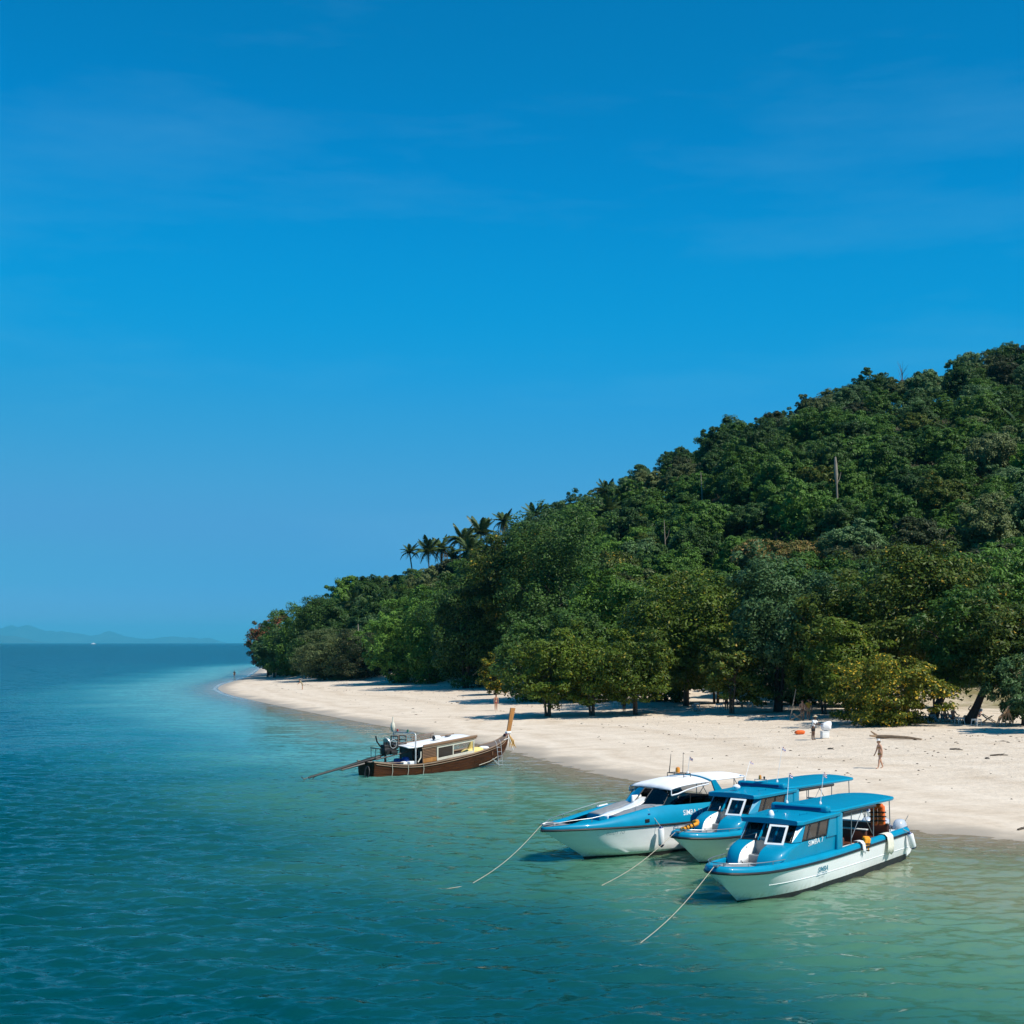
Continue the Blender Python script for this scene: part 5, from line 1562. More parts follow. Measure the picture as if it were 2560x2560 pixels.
    for s_ in (1, -1):
        mb = MB(); rows = []
        for a, z0, z1 in ((3.36, 2.40, 2.20), (3.7, 2.48, 2.24), (4.2, 2.53, 2.36), (4.8, 2.56, 2.46), (5.4, 2.58, 2.52)):
            rows.append([V(a, s_ * 1.15, z0), V(a + .02, s_ * 1.17, lerp(z0, z1, .5)), V(a, s_ * 1.15, z1)])
        mb.grid(rows); fl = mb.build('clear_flap', M['vinyl_clear'], t, recalc=False)
        mb = MB(); mb.tube([V(a, s_ * 1.155, z) for a, z in ((3.36, 2.20), (3.7, 2.24), (4.2, 2.36), (4.8, 2.46), (5.4, 2.52))], .03, 6); mb.tube([V(3.36, s_ * 1.15, 2.40), V(3.36, s_ * 1.15, 2.20)], .022, 6)
        mb.build('flap_roll', M['canvas'], fl, recalc=False)
    mb = MB()
    mb.tube([V(3.33, -1.1, 2.40), V(3.33, 1.1, 2.40)], .018, 6)
    for b_ in (-1.0, -.45, .3, .95): mb.tube([V(3.33, b_, 2.40), V(3.36, b_, 2.28)], .012, 5)
    for s_ in (1, -1):
        mb.tube([V(7.0, s_ * 1.02, 1.75), V(7.0, s_ * 1.02, 2.66)], .018, 6); mb.tube([V(7.0, s_ * 1.02, 2.62), V(7.7, s_ * 1.02, 1.7)], .014, 6); mb.tube([V(7.75, s_ * .9, 2.66), V(7.1, s_ * 1.0, 1.8)], .014, 6)
    mb.build('top_frame', M['steel'], t, recalc=False)
    # rack, beacon, aerials
    mb = MB()
    mb.tube([V(4.72, -.42, 2.75), V(4.72, -.42, 2.88), V(4.78, .42, 2.88), V(4.78, .42, 2.75)], .018, 6); mb.tube([V(5.1, -.42, 2.75), V(5.1, -.42, 2.88), V(5.15, .42, 2.88), V(5.15, .42, 2.75)], .018, 6)
    mb.tube([V(4.72, -.42, 2.88), V(5.1, -.42, 2.88)], .014, 5); mb.tube([V(4.78, .42, 2.88), V(5.15, .42, 2.88)], .014, 5)
    mb.build('roof_rack', M['black'], t, recalc=False)
    mb = MB(); mb.lathe([(.085, 0), (.095, .07), (.085, .19), (.03, .22)], c=V(4.9, -.02, 2.90), n=12); mb.build('beacon', M['lamp'], t)
    mb = MB()
    mb.tube([V(4.75, -.35, 2.88), V(4.78, -.33, 3.20), V(4.85, -.35, 3.62)], [.022, .016, .008], 5); mb.tube([V(5.0, .15, 2.88), V(5.02, .16, 3.7)], [.014, .008], 5)
    mb.build('aerial', M['dark'], t, recalc=False)
    flag_pole('flag_pole', V(5.1, .32, 2.88), V(5.2, .34, 3.55), t, .14, .12)
    # fenders, vent, bow rail
    fender(t, V(2.46, 1.50, 1.10), (0.05, .02, -1), line_from=V(2.2, 1.08, 1.74), length=.74, r=.12)
    mb = MB(); ca = V(2.3, -1.30, 1.74)
    f = fender(t, V(1.75, -1.30, 1.58), (1, -.1, .12), length=.62, r=.13)
    mb = MB(); mb.rbox(V(1.95, fb(1.95) + .005, 1.36), (.22, .03, .13), .01); mb.build('vent', M['black'], t)
    mb = MB(); mb.rbox(V(2.12, bt(2.12) + .17, 1.55), (.10, .04, .12), .01); mb.build('side_light', M['navy'], t)
    for s_ in (1, -1):
        mb = MB()
        P = [V(a, s_ * (bt(a) - .03), zt(a) + hgt) for a, hgt in ((-1.75, .10), (-1.2, .14), (-.4, .16), (.6, .17), (1.6, .17), (2.3, .12), (2.6, .02))]
        mb.tube(P, .013, 5)
        for q in (0, 2, 4): mb.tube([P[q], P[q] - Vector((0, 0, .15))], .011, 5)
        mb.build('bow_rail', M['steel'], t, recalc=False)
    mb = MB(); mb.rbox(V(-1.85, 0, 1.40), (.55, .12, .05), .015); mb.rbox(V(-1.5, .16, 1.42), (.12, .05, .07), .015); mb.rbox(V(-1.5, -.16, 1.42), (.12, .05, .07), .015); mb.tube([V(-2.1, -.07, 1.41), V(-2.1, .07, 1.41)], .035, 8); mb.tube([V(-1.6, 0, 1.45), V(-1.9, .02, 1.47), V(-2.08, 0, 1.43)], .03, 6); mb.build('anchor_gear', M['steel'], t, recalc=False)
    side_top = lambda a, z: lerp(fb(a), lerp(fb(a), bt(a), .35) + .03, sstep(1.28, 1.6, z)) + .006
    lettering('lettering', 'SIMBA 10', .20, 3.85, 1.43, side_top, M['letter_white'], t, width=1.04, slope=0.0, font_w=.001)
    lettering('registration', '\u0e0b\u0e34\u0e21\u0e1a\u0e49\u0e32 10', .12, .15, .95, h.side, M['letter_grey'], t, width=.78, shear=.15)
    lettering('registration', '0651', .06, -.48, 1.03, h.side, M['letter_grey'], t, width=.3)
    lettering('registration', '00362', .06, -.50, .94, h.side, M['letter_grey'], t, width=.36)
    for b_ in (-.5, .5):
        mb = MB(); mb.rbox(V(9.85, b_, 1.25), (.55, .42, .6), .14); e = mb.build('outboard_engine', M['cowl'], t)
        mb = MB(); mb.rbox(V(9.9, b_, .5), (.25, .16, 1.1), .05); mb.build('lower_unit', M['dark'], e)
    return t, h
b10, hull10 = open_boat()
b10.location = (2.72, 53.5, 0.0); b10.rotation_euler = (0, 0, 0.68)
tag(b10, 'white-topped blue and white speedboat lettered SIMBA 10 with dark windows', 'speedboat', 'speedboats moored side by side')

# ------------------------------------------------------------------ mooring ropes
def rope(p0, p1, label, sag=.22, r=.010, extra=None):
    p0, p1 = Vector(p0), Vector(p1)
    P = [p0.lerp(p1, q) - Vector((0, 0, sag * math.sin(math.pi * q))) for q in np.linspace(0, 1, 14)]
    if extra: P += [Vector(e) for e in extra]
    mb = MB(); mb.tube(P, r, 6)
    return tag(mb.build('mooring_rope', M['rope'], recalc=False), label, 'rope', 'mooring ropes')
def wpt(boat, p): 
    return Matrix.Translation(boat.location) @ boat.rotation_euler.to_matrix().to_4x4() @ Vector(p)
q = at_px(1480, 2221, 0); rope(wpt(b8, V(-1.38, -.1, 1.28)), (q.x, q.y, -.05), 'pale rope running down from the bow of the middle speedboat')
q = at_px(1567, 2378, 0); rope(wpt(b7, V(-1.38, -.05, 1.28)), (q.x, q.y, -.05), 'pale rope running down from the bow of the nearest speedboat')
q = at_px(1172, 2212, 0); q2 = at_px(1100, 2232, -.12); rope(wpt(b10, V(-2.1, 0, 1.42)), (q.x, q.y, -.02), 'pale rope running down from the bow of the white-topped speedboat', extra=[(q2.x, q2.y, -.02)])
q = on_sand(2272, 2038); rope(wpt(b7, V(10.7, .9, 1.2)), (q.x, q.y, q.z + .03), 'thin dark stern rope running from the SIMBA 7 boat up onto the sand', sag=.25)

# ------------------------------------------------------------------ wooden longtail boat
W = {}
W['hull'] = mat('dark_oiled_planks', (0.058, 0.020, 0.008), rough=0.6, spec=0.15, var=0.45, scale=1.3, bump=0.006, bscale=9, dirt=(0.17, 0.055, 0.016), dirt_amt=0.65, stretch=(0.5, 1, 3))
W['wet'] = mat('tarred_bottom', (0.020, 0.012, 0.009), rough=0.5, var=0.4, scale=2, dirt=(0.05, 0.05, 0.03), dirt_amt=0.5)
W['rail'] = mat('weathered_rail', (0.30, 0.20, 0.13), rough=0.7, var=0.3, scale=2.0, bump=0.004, bscale=20, stretch=(0.4, 1, 1))
W['grey'] = mat('grey_weathered_boards', (0.17, 0.125, 0.10), rough=0.8, var=0.3, scale=2.2, bump=0.006, bscale=18, stretch=(0.4, 2, 1))
W['honey'] = mat('varnished_honey_wood', (0.36, 0.155, 0.035), rough=0.4, var=0.25, scale=2.0, coat=0.3, bump=0.003, bscale=25, stretch=(2, 2, 0.4))
W['brown'] = mat('brown_boards', (0.20, 0.105, 0.055), rough=0.6, var=0.3, scale=2.2, bump=0.004, bscale=20, stretch=(0.4, 2, 2))
W['cream'] = mat('cream_painted_frame', (0.62, 0.58, 0.47), rough=0.6, var=0.1, dirt=(0.3, 0.26, 0.2), dirt_amt=0.4)
W['roof'] = mat('white_roof_sheet', (0.80, 0.80, 0.80), rough=0.6, var=0.06, dirt=(0.55, 0.5, 0.45), dirt_amt=0.3)
W['iron'] = mat('oily_iron', (0.016, 0.014, 0.014), rough=0.5, metal=0.0, var=0.4, scale=6, dirt=(0.05, 0.035, 0.028), dirt_amt=0.4)
W['galv'] = mat('galvanised_pipe', (0.50, 0.50, 0.49), rough=0.5, metal=0.5, var=0.2, scale=6)
W['yellow'] = mat('pale_yellow_cloth', (0.78, 0.60, 0.22), rough=0.9, var=0.12, scale=4, bump=0.02, bscale=10)
W['ochre'] = mat('ochre_ribbon', (0.62, 0.36, 0.12), rough=0.9, var=0.2, scale=8)
W['plastic'] = mat('white_plastic', (0.78, 0.78, 0.76), rough=0.4, var=0.06, dirt=(0.5, 0.48, 0.42), dirt_amt=0.3)
W['barrel'] = mat('blue_plastic', (0.008, 0.045, 0.26), rough=0.4, var=0.15)
W['red'] = mat('red_lamp', (0.4, 0.02, 0.02), rough=0.3)
W['green'] = mat('green_lamp', (0.02, 0.16, 0.10), rough=0.3)

lt = empty('longtail_boat', (-8.75, 86.3, 0.0), 0.785)
tag(lt, 'dark wooden longtail boat with white cabin roof, tall prow and long propeller shaft', 'boat')
f_sb = curve((0, .78), (1, 1.05), (3, 1.32), (5, 1.36), (6.5, 1.31), (8, 1.13), (9.3, .88), (10.5, .58), (11.3, .34), (11.9, .09))
f_sz = curve((0, .86), (1.5, .64), (3, .57), (4.5, .65), (6, .80), (8, 1.01), (9.3, 1.17), (10.5, 1.38), (11.3, 1.60), (11.9, 1.97))
f_bb = lambda a: f_sb(a) * lerp(.88, .55, sstep(6, 11.5, a))
f_bz = lin((0, .02), (2, -.10), (5, -.10), (7, .0), (9, .14), (10.3, .36), (11.4, .82), (11.9, 1.4))
f_kz = lin((0, -.25), (3, -.40), (6, -.34), (8, -.16), (9.8, .04), (10.8, .28), (11.5, .66), (11.9, 1.3))
SEG = [(0.0, 4.1), (4.1, 8.0), (8.0, 11.9)]
NS = 5
def strake(a, s, q):
    """point of the side at girth q (0 sheer, 1 bilge), slightly hollowed"""
    b = lerp(f_sb(a), f_bb(a), q ** 1.25); z = lerp(f_sz(a), f_bz(a), q)
    return V(a, s * b, z)
for s in (1, -1):
    for k in range(NS):
        for (a0, a1) in SEG:
            mb = MB(); rows = []
            out = 0.012 + 0.010 * ((k + int(a0)) % 2)
            for a in np.linspace(a0 + .008, a1 - .008, 13):
                p, q = strake(a, s, k / NS), strake(a, s, (k + .975) / NS)
                n = Vector((0, -s, 0)) 
                rows.append([p + n * out, q + n * (out + .006), q - n * .02, p - n * .02])
            mb.grid(rows, closed=True)
            for r in (rows[0], rows[-1]): mb.add(r, [(0, 1, 2, 3)], 0, False)
            mb.build('plank', W['hull'], lt)
mb = MB()
for s in (1, -1):
    rows = []
    for a in np.linspace(0, 11.9, 40):
        p = strake(a, s, .97); rows.append([p, V(a, s * f_bb(a) * .55, lerp(f_bz(a), f_kz(a), .7)), V(a, 0, f_kz(a))])
    mb.grid(rows)
    mb.grid([[strake(a, s, q) + Vector((0, s * .015, 0)) for q in (0, .5, 1)] for a in np.linspace(0, 11.9, 40)])
mb.build('bottom', W['wet'], lt)
mb = MB(); mb.prism([V(0, .78, .86), V(0, -.78, .86), V(0, -.66, .02), V(0, 0, -.25), V(0, .66, .02)], V(.05, 0, 0)); mb.build('transom', W['hull'], lt)
for s in (1, -1):
    rows = [];
    for a in np.linspace(-.05, 11.88, 48):
        p = V(a, s * f_sb(a), f_sz(a)); o = Vector((0, -s * 1.0, 0))
        rows.append([p + o * .05 + Vector((0, 0, .0)), p + o * .055 + Vector((0, 0, .05)), p + o * .0 + Vector((0, 0, .07)), p - o * .07 + Vector((0, 0, .06)), p - o * .07 + Vector((0, 0, -.01))])
    mb = MB(); mb.grid(rows, closed=True); mb.build('gunwale', W['rail'], lt)
mb = MB()
for s in (1, -1): mb.tube([V(a, s * (f_sb(a) + .045), f_sz(a) - .10) for a in np.linspace(.1, 11.6, 40)], .022, 5)
mb.build('rubbing_strip', W['rail'], lt, recalc=False)
# deck boards forward and inside
for k in range(7):
    b0, b1 = (k - 3.5) / 3.5, (k - 2.5) / 3.5
    rows = []
    for a in np.linspace(9.9, 11.8, 9):
        w = max(f_sb(a) - .05, .02); z = f_sz(a) + .0
        rows.append([V(a, lerp(b0, b1, .03) * w, z), V(a, lerp(b0, b1, .97) * w, z)])
    mb = MB(); mb.grid(rows); mb.build('foredeck_board', W['grey'], lt, solid=.03)
for k in range(6):
    b0 = (k - 3) * .36
    mb = MB(); mb.box(V(4.7, b0 * .9 + .16, .38), (6.6 - .5 * abs(k - 2.5), .31, .03), rot=(0, -.04, 0)); mb.build('floor_board', W['grey'], lt)
mb = MB(); mb.box(V(9.92, 0, .98), (.05, 1.4, .46)); mb.build('fore_bulkhead', W['brown'], lt)
# stem and tall prow board
mb = MB(); mb.tube([V(11.0, 0, .30), V(11.45, 0, .62), V(11.75, 0, 1.15), V(11.92, 0, 1.7), V(12.02, 0, 2.12)], [.06, .07, .08, .085, .10], 8); mb.build('stem_post', W['grey'], lt, recalc=False)
mb = MB(); mb.prism([V(11.86, .035, 2.05), V(12.18, .035, 2.05), V(12.42, .035, 2.9), V(12.66, .035, 3.68), V(12.24, .035, 3.72), V(12.05, .035, 2.9)], V(0, -.07, 0)); mb.build('prow_board', W['honey'], lt)
mb = MB(); mb.rbox(V(12.02, 0, 2.10), (.42, .22, .16), .05); mb.build('prow_collar', W['plastic'], lt)
mb = MB(); mb.rbox(V(11.86, 0, 1.93), (.40, .26, .22), .06); mb.build('prow_foot', mat('dark_red_cloth', (0.10, 0.03, 0.03), rough=0.8), lt)
mb = MB()
for k in range(9):
    r = random.Random(k)
    a0 = V(12.1 + .03 * k, .12, 1.55)
    mb.tube([V(12.02, .06, 1.98), a0 + Vector((r.uniform(-.05, .1), r.uniform(-.1, .05), 0)), a0 + Vector((.12 * (k - 3) / 3, r.uniform(-.12, .06), -.35 - r.uniform(0, .18)))], [.02, .045, .02], 5)
mb.build('ribbon', W['ochre'], lt, recalc=False)
mb = MB(); mb.tube([V(11.95, .08, 1.95), V(12.1, .15, 1.5), V(12.3, .16, .95)], [.02, .03, .035], 6); mb.tube([V(11.95, .1, 1.98), V(11.7, .32, 1.75), V(11.2, .42, 1.66)], .022, 5); mb.build('bow_line', W['plastic'], lt, recalc=False)
# cabin
zr = lambda a: lerp(1.56, 1.96, (a - 3.6) / 4.3)            # eave height
zd = lambda a: f_sz(a) + .05
CB = 1.08
def wall_piece(name, a0, a1, z0f, z1f, m, b=CB, th=.03, side=1, parent=lt):
    mb = MB()
    mb.prism([V(a0, side * b, z0f(a0)), V(a1, side * b, z0f(a1)), V(a1, side * b, z1f(a1)), V(a0, side * b, z1f(a0))], V(0, side * -th, 0))
    return mb.build(name, m, parent)
for side in (1, -1):
    wall_piece('side_board', 3.6, 4.72, lambda a: zd(a), lambda a: zd(a) + .27, W['honey'], side=side)
    for k in range(6):
        wall_piece('louvre', 3.64, 4.70, lambda a, k=k: zd(a) + .31 + k * .095, lambda a, k=k: zd(a) + .31 + k * .095 + .06, W['brown'], b=CB + .012 * (k % 2), side=side)
    wall_piece('louvre_back', 3.62, 4.72, lambda a: zd(a) + .28, lambda a: zr(a) - .05, W['wet'], b=CB - .05, side=side)
    for (a0, a1) in ((3.56, 3.62), (4.74, 4.84), (6.05, 6.13), (7.82, 7.90)):
        wall_piece('window_post', a0, a1, zd, lambda a: zr(a) + .0, W['cream'] if a0 > 4 else W['brown'], b=CB + .02, th=.07, side=side)
    wall_piece('sill', 4.84, 7.82, zd, lambda a: zd(a) + .16, W['cream'], b=CB + .015, th=.05, side=side)
    wall_piece('window_head', 4.84, 7.82, lambda a: zr(a) - .17, lambda a: zr(a) - .04, W['cream'], b=CB + .015, th=.05, side=side)
    wall_piece('pane', 4.86, 6.04, lambda a: zd(a) + .16, lambda a: zr(a) - .17, M['glass_dark'], b=CB, th=.012, side=side)
    for k, (dz, db, hgt, m) in enumerate(((-.05, .06, .085, W['rail']), (.045, .10, .08, W['brown']), (.13, .05, .06, W['rail']))):
        wall_piece('eave_board', 3.5 + .06 * k, 8.05 + .05 * k, lambda a, dz=dz: zr(a) + dz, lambda a, dz=dz, hgt=hgt: zr(a) + dz + hgt, m, b=CB + db, th=.07, side=side)
mb = MB()
rows = []
for a in np.linspace(2.45, 7.75, 12):
    z = zr(max(a, 3.0)) + .13 + (.0 if a > 3 else -.0)
    rows.append([V(a, q * 1.07, z + .10 * (1 - q * q)) for q in np.linspace(-1, 1, 9)])
mb.grid(rows); mb.build('roof', W['roof'], lt, solid=.05)
mb = MB(); mb.prism([V(3.58, -1.05, zd(3.6)), V(3.58, .12, zd(3.6)), V(3.58, .12, 1.6), V(3.58, -1.05, 1.6)], V(.04, 0, 0)); mb.prism([V(3.58, .62, zd(3.6)), V(3.58, 1.05, zd(3.6)), V(3.58, 1.05, 1.6), V(3.58, .62, 1.6)], V(.04, 0, 0)); mb.build('aft_wall', W['wet'], lt)
mb = MB(); mb.tube([V(3.45, 1.05, 1.35), V(3.38, 1.12, 1.0), V(3.15, 1.12, .72)], .035, 6); mb.build('curved_bracket', W['cream'], lt, recalc=False)
# things on the roof
mb = MB(); mb.lathe([(.03, -.26), (.14, -.24), (.15, -.05), (.13, .22), (.10, .25)], c=V(5.3, .45, zr(5.3) + .37), n=14, axis='x'); o = mb.build('searchlight', W['plastic'], lt)
mb = MB(); mb.lathe([(.135, 0), (.12, .03)], c=V(5.02, .45, zr(5.3) + .37), n=14, axis='x'); mb.build('lens', M['dark'], o)
mb = MB(); mb.rbox(V(6.5, .1, zr(6.5) + .29), (.3, .16, .07), .03); mb.tube([V(6.3, .1, zr(6.5) + .27), V(6.7, .2, zr(6.5) + .33)], .03, 6); mb.build('lashing', M['dark'], lt, recalc=False)
mb = MB()
for (a, b, dz) in ((4.7, -1.02, .12), (6.1, -1.02, .12)): mb.box(V(a, b, zr(a) + .30), (.06, .06, .25))
mb.box(V(5.4, -1.02, zr(5.4) + .44), (1.9, .05, .10), rot=(0, -.09, 0)); mb.box(V(5.4, -1.02, zr(5.4) + .30), (1.9, .05, .07), rot=(0, -.09, 0)); mb.build('roof_rail', W['grey'], lt)
mb = MB()
for (a, b) in ((2.6, -.75), (2.6, -.1), (3.25, -.75), (3.25, -.1)): mb.box(V(a, b, 2.0), (.06, .06, .55))
for z in (1.80, 2.02, 2.26): mb.box(V(2.6, -.42, z), (.05, .7, .06)); mb.box(V(3.25, -.42, z), (.05, .7, .06)); mb.box(V(2.92, -.75, z), (.66, .05, .06))
mb.box(V(2.92, -.42, 1.86), (.7, .7, .04)); mb.build('wooden_seat', W['grey'], lt)
# pipe frame with lamps
mb = MB()
mb.tube([V(3.0, 1.08, .6), V(3.0, 1.08, 2.38), V(3.0, 1.0, 2.47), V(3.0, .9, 2.50), V(3.0, -1.0, 2.50)], .045, 8)
mb.tube([V(3.0, -1.0, 2.52), V(3.0, -1.0, 1.0)], .035, 8); mb.tube([V(3.0, -1.0, 2.1), V(3.0, -.78, 2.5)], .022, 6); mb.tube([V(3.0, -1.35, 2.52), V(3.0, -1.0, 2.50)], .02, 6)
mb.build('pipe_frame', W['galv'], lt, recalc=False)
mb = MB(); mb.lathe([(.03, 0), (.12, .10), (.15, .32), (.12, .5), (.04, .62), (.035, .88), (.01, .95)], c=V(3.0, -1.06, 2.50), n=10); mb.build('wrapped_bundle', W['cream'], lt)
mb = MB(); mb.lathe([(.05, 0), (.06, .05), (.05, .14)], c=V(3.0, -.62, 2.53), n=10); mb.build('port_lamp', W['red'], lt)
mb = MB(); mb.lathe([(.05, 0), (.06, .05), (.05, .16)], c=V(3.0, .35, 2.53), n=10); mb.build('starboard_lamp', W['green'], lt)
# engine on its pivot, shaft, guard and propeller
e = lt
mb = MB()
mb.rbox(V(1.75, 0, 1.42), (.95, .50, .42), .06); mb.rbox(V(1.55, 0, 1.70), (.55, .42, .25), .06); mb.rbox(V(2.15, .05, 1.68), (.4, .5, .28), .08)
for k in range(4): mb.lathe([(.07, 0), (.07, .20)], c=V(1.35 + .2 * k, .1, 1.78), n=8)
mb.rbox(V(1.9, .34, 1.35), (.5, .16, .22), .04); mb.rbox(V(1.3, .3, 1.5), (.3, .2, .2), .05); mb.tube([V(1.3, -.2, 1.7), V(1.1, -.3, 2.0), V(1.0, -.3, 2.35)], .05, 6)
ob = mb.build('engine', W['iron'], lt)
mb = MB(); mb.lathe([(.10, 0), (.30, .02), (.31, .10), (.10, .12)], c=V(1.62, -.05, 1.93), n=18, axis='x', rot=(0, -.35, 0)); 
mb.tube([V(1.9 + .26 * math.cos(q), .28, 1.86 + .26 * math.sin(q)) for q in np.linspace(0, 6.283, 15)], .025, 5); mb.build('flywheel', W['galv'], ob)
mb = MB(); mb.box(V(.85, -.1, 1.62), (.5, .5, .05), rot=(0, .15, 0)); 
for (a, b) in ((.65, .12), (.65, -.32), (1.05, .12)): mb.tube([V(a, b, 1.0), V(a, b, 1.62)], .02, 5)
mb.build('engine_shelf', W['iron'], ob)
mb = MB(); mb.tube([V(3.35, .55, 1.44), V(2.6, .42, 1.30), V(.6, .18, .97)], [.03, .035, .05], 6); mb.tube([V(2.7, -.2, 1.40), V(.6, -.1, 1.02)], .05, 6); mb.tube([V(1.5, 0, .55), V(1.5, 0, 1.25)], .07, 8); mb.build('tiller', W['iron'], ob, recalc=False)
A, B = V(1.1, 0, 1.12), V(-3.75, -.70, .12)
mb = MB(); mb.tube([A, A.lerp(B, .15), A.lerp(B, .16), B], [.12, .11, .08, .06], 8)
d = (B - A).normalized(); dn = Vector((0, 0, -.10))
mb.tube([A.lerp(B, .12) + dn * 1.6, A.lerp(B, .55) + dn * 1.1], [.09, .05], 6)
mb.tube([A.lerp(B, .10) + Vector((0, 0, .12)), A.lerp(B, .50) + Vector((0, 0, .05)), A.lerp(B, .98) + Vector((0, 0, .05))], .022, 5)
sh = mb.build('propeller_shaft', W['iron'], lt, recalc=False)
mb = MB(); mb.tube([A.lerp(B, .90), A.lerp(B, .985) - Vector((0, 0, .30)), A.lerp(B, .975)], .025, 5); mb.tube([B + Vector((-.02, 0, .0)), B + d * .35], .03, 6)
for k in range(2):
    q = math.pi * k + .5
    c = B + d * .33
    s1 = Vector((0, math.cos(q), math.sin(q)))
    mb.add([c, c + s1 * .22 + d * .06, c + s1 * .26 - d * .04, c + s1 * .12 - d * .05], [(0, 1, 2, 3)])
mb.build('propeller', W['iron'], sh, recalc=False)
# stern clutter
mb = MB(); mb.lathe([(.05, 0), (.22, .02), (.24, .2), (.24, .42), (.18, .5), (.1, .52)], c=V(2.9, .25, .50), n=14); mb.rbox(V(2.6, -.1, .72), (.4, .5, .4), .1); mb.build('drum', W['barrel'], lt)
mb = MB(); mb.rbox(V(2.35, .72, .66), (.42, .36, .28), .12); mb.build('white_bag', W['plastic'], lt)
mb = MB(); mb.rbox(V(2.85, .85, .68), (.5, .34, .22), .04); mb.build('cool_box', M['cloth'], lt)
mb = MB()
for (p, q_) in ((V(.6, .3, .8), V(2.2, .9, .74)), (V(.4, -.2, .85), V(1.8, .5, .70)), (V(.9, .9, .78), V(2.6, .55, .70))): mb.tube([p, q_], .035, 5)
mb.build('loose_poles', W['grey'], lt, recalc=False)
mb = MB()
r = random.Random(4)
for k in range(5):
    c = V(-.22 - .06 * k, .35 + .08 * k, .30); R = .30 + .05 * r.random()
    mb.tube([c + Vector((R * .35 * math.sin(q), R * .55 * math.cos(q), R * 1.1 * math.sin(q + .4))) for q in np.linspace(0, 6.283, 14)], .022, 5)
mb.build('hanging_hose', W['iron'], lt, recalc=False)
mb = MB()
for a, zb in ((1.1, -.05), (2.2, -.05), (3.35, -.1)): mb.tube([V(a, f_sb(a) + .07, f_sz(a) + .05), V(a + .02, f_sb(a) + .085, .3), V(a - .01, f_sb(a) + .03, zb)], .016, 5)
mb.build('hanging_lines', W['cream'], lt, recalc=False)
mb = MB(); mb.tube([V(8.6, .80, .20), V(9.6, .74, .38), V(10.4, .62, .62)], .018, 5); mb.build('waterline_rope', W['cream'], lt, recalc=False)
# white boarding ladder by the bow
mb = MB()
for a in (10.15, 10.62):
    mb.tube([V(a, .62 - .1 * (a - 10.15), 1.72), V(a, .82 - .2 * (a - 10.15), 1.50), V(a + .05, .98 - .25 * (a - 10.15), .02)], .017, 6)
for k in range(5):
    z = .12 + .28 * k; mb.tube([V(10.18, .97 - .10 * k * .35, z), V(10.66, .86 - .10 * k * .35, z)], .015, 6)
mb.tube([V(9.75, .86, .55), V(10.2, .98, .10)], .035, 6)
mb.build('boarding_ladder', W['galv'], lt, recalc=False)

# yellow mats heaped in front of the cabin: separate things lying in the boat
def soft_blob(name, c, size, seed, m, parent=None, amp=.22):
    bm = bmesh.new(); bmesh.ops.create_icosphere(bm, subdivisions=3, radius=1.0)
    r = np.random.default_rng(seed)
    K = r.standard_normal((7, 3)) * 2.2; ph = r.uniform(0, 6.28, 7)
    for v in bm.verts:
        d = sum(math.sin(float(K[i] @ np.array(v.co)) + ph[i]) for i in range(7)) / 7
        p = v.co * (1 + amp * d)
        p = Vector((math.copysign(abs(p.x) ** .8, p.x), math.copysign(abs(p.y) ** .8, p.y), math.copysign(abs(p.z) ** .8, p.z)))
        v.co = Vector((p.x * size[0], p.y * size[1], p.z * size[2]))
    me = bpy.data.meshes.new(name); bm.to_mesh(me); bm.free()
    me.polygons.foreach_set('use_smooth', np.ones(len(me.polygons), bool)); me.materials.append(m)
    o = bpy.data.objects.new(name, me); COL.objects.link(o); o.location = c; o.parent = parent
    return o
LT = Matrix.Translation(lt.location) @ lt.rotation_euler.to_matrix().to_4x4()
o = soft_blob('cushion', LT @ V(8.55, .25, 1.02), (.85, .50, .26), 1, W['yellow']); o.rotation_euler = (0, -.1, .8); tag(o, 'crumpled pale yellow mattress heaped in the bow of the longtail boat', 'mattress')
o = soft_blob('cushion', LT @ V(8.35, .30, 1.42), (.16, .15, .38), 2, W['yellow']); o.rotation_euler = (.25, .35, .5); tag(o, 'rolled pale yellow mat propped up in the longtail boat', 'mat')
o = soft_blob('bundle', LT @ V(9.35, .45, 1.22), (.35, .26, .14), 3, M['cloth']); tag(o, 'white crumpled bundle beside the yellow mattress in the longtail bow', 'bundle')

# ------------------------------------------------------------------ people
SKIN_M = {'fair': mat('fair_skin', (0.52, 0.29, 0.19), rough=0.55, var=0.06), 'tan': mat('tanned_skin', (0.44, 0.22, 0.13), rough=0.5, var=0.06), 'dark': mat('brown_skin', (0.12, 0.06, 0.035), rough=0.5, var=0.06)}
CL = {k: mat(k.replace(' ', '_'), c, rough=0.85, var=0.12, scale=12, bump=0.003, bscale=40) for k, c in {
    'ochre bikini': (0.34, 0.20, 0.006), 'white shirt': (0.74, 0.75, 0.76), 'black shorts': (0.012, 0.012, 0.014), 'dark red shorts': (0.10, 0.012, 0.018), 'navy shorts': (0.02, 0.025, 0.05),
    'yellow shirt': (0.42, 0.26, 0.03), 'red bikini': (0.30, 0.05, 0.05), 'khaki wear': (0.30, 0.26, 0.16), 'straw hat': (0.60, 0.50, 0.32), 'white hat': (0.72, 0.70, 0.68), 'black top': (0.014, 0.014, 0.018)}.items()}
HAIR = {'dark': mat('dark_hair', (0.02, 0.013, 0.01), rough=0.6), 'fair': mat('fair_hair', (0.34, 0.24, 0.12), rough=0.6), 'white': mat('white_hair', (0.60, 0.58, 0.55), rough=0.7)}
EYE = mat('eye_dark', (0.02, 0.015, 0.012), rough=0.2)

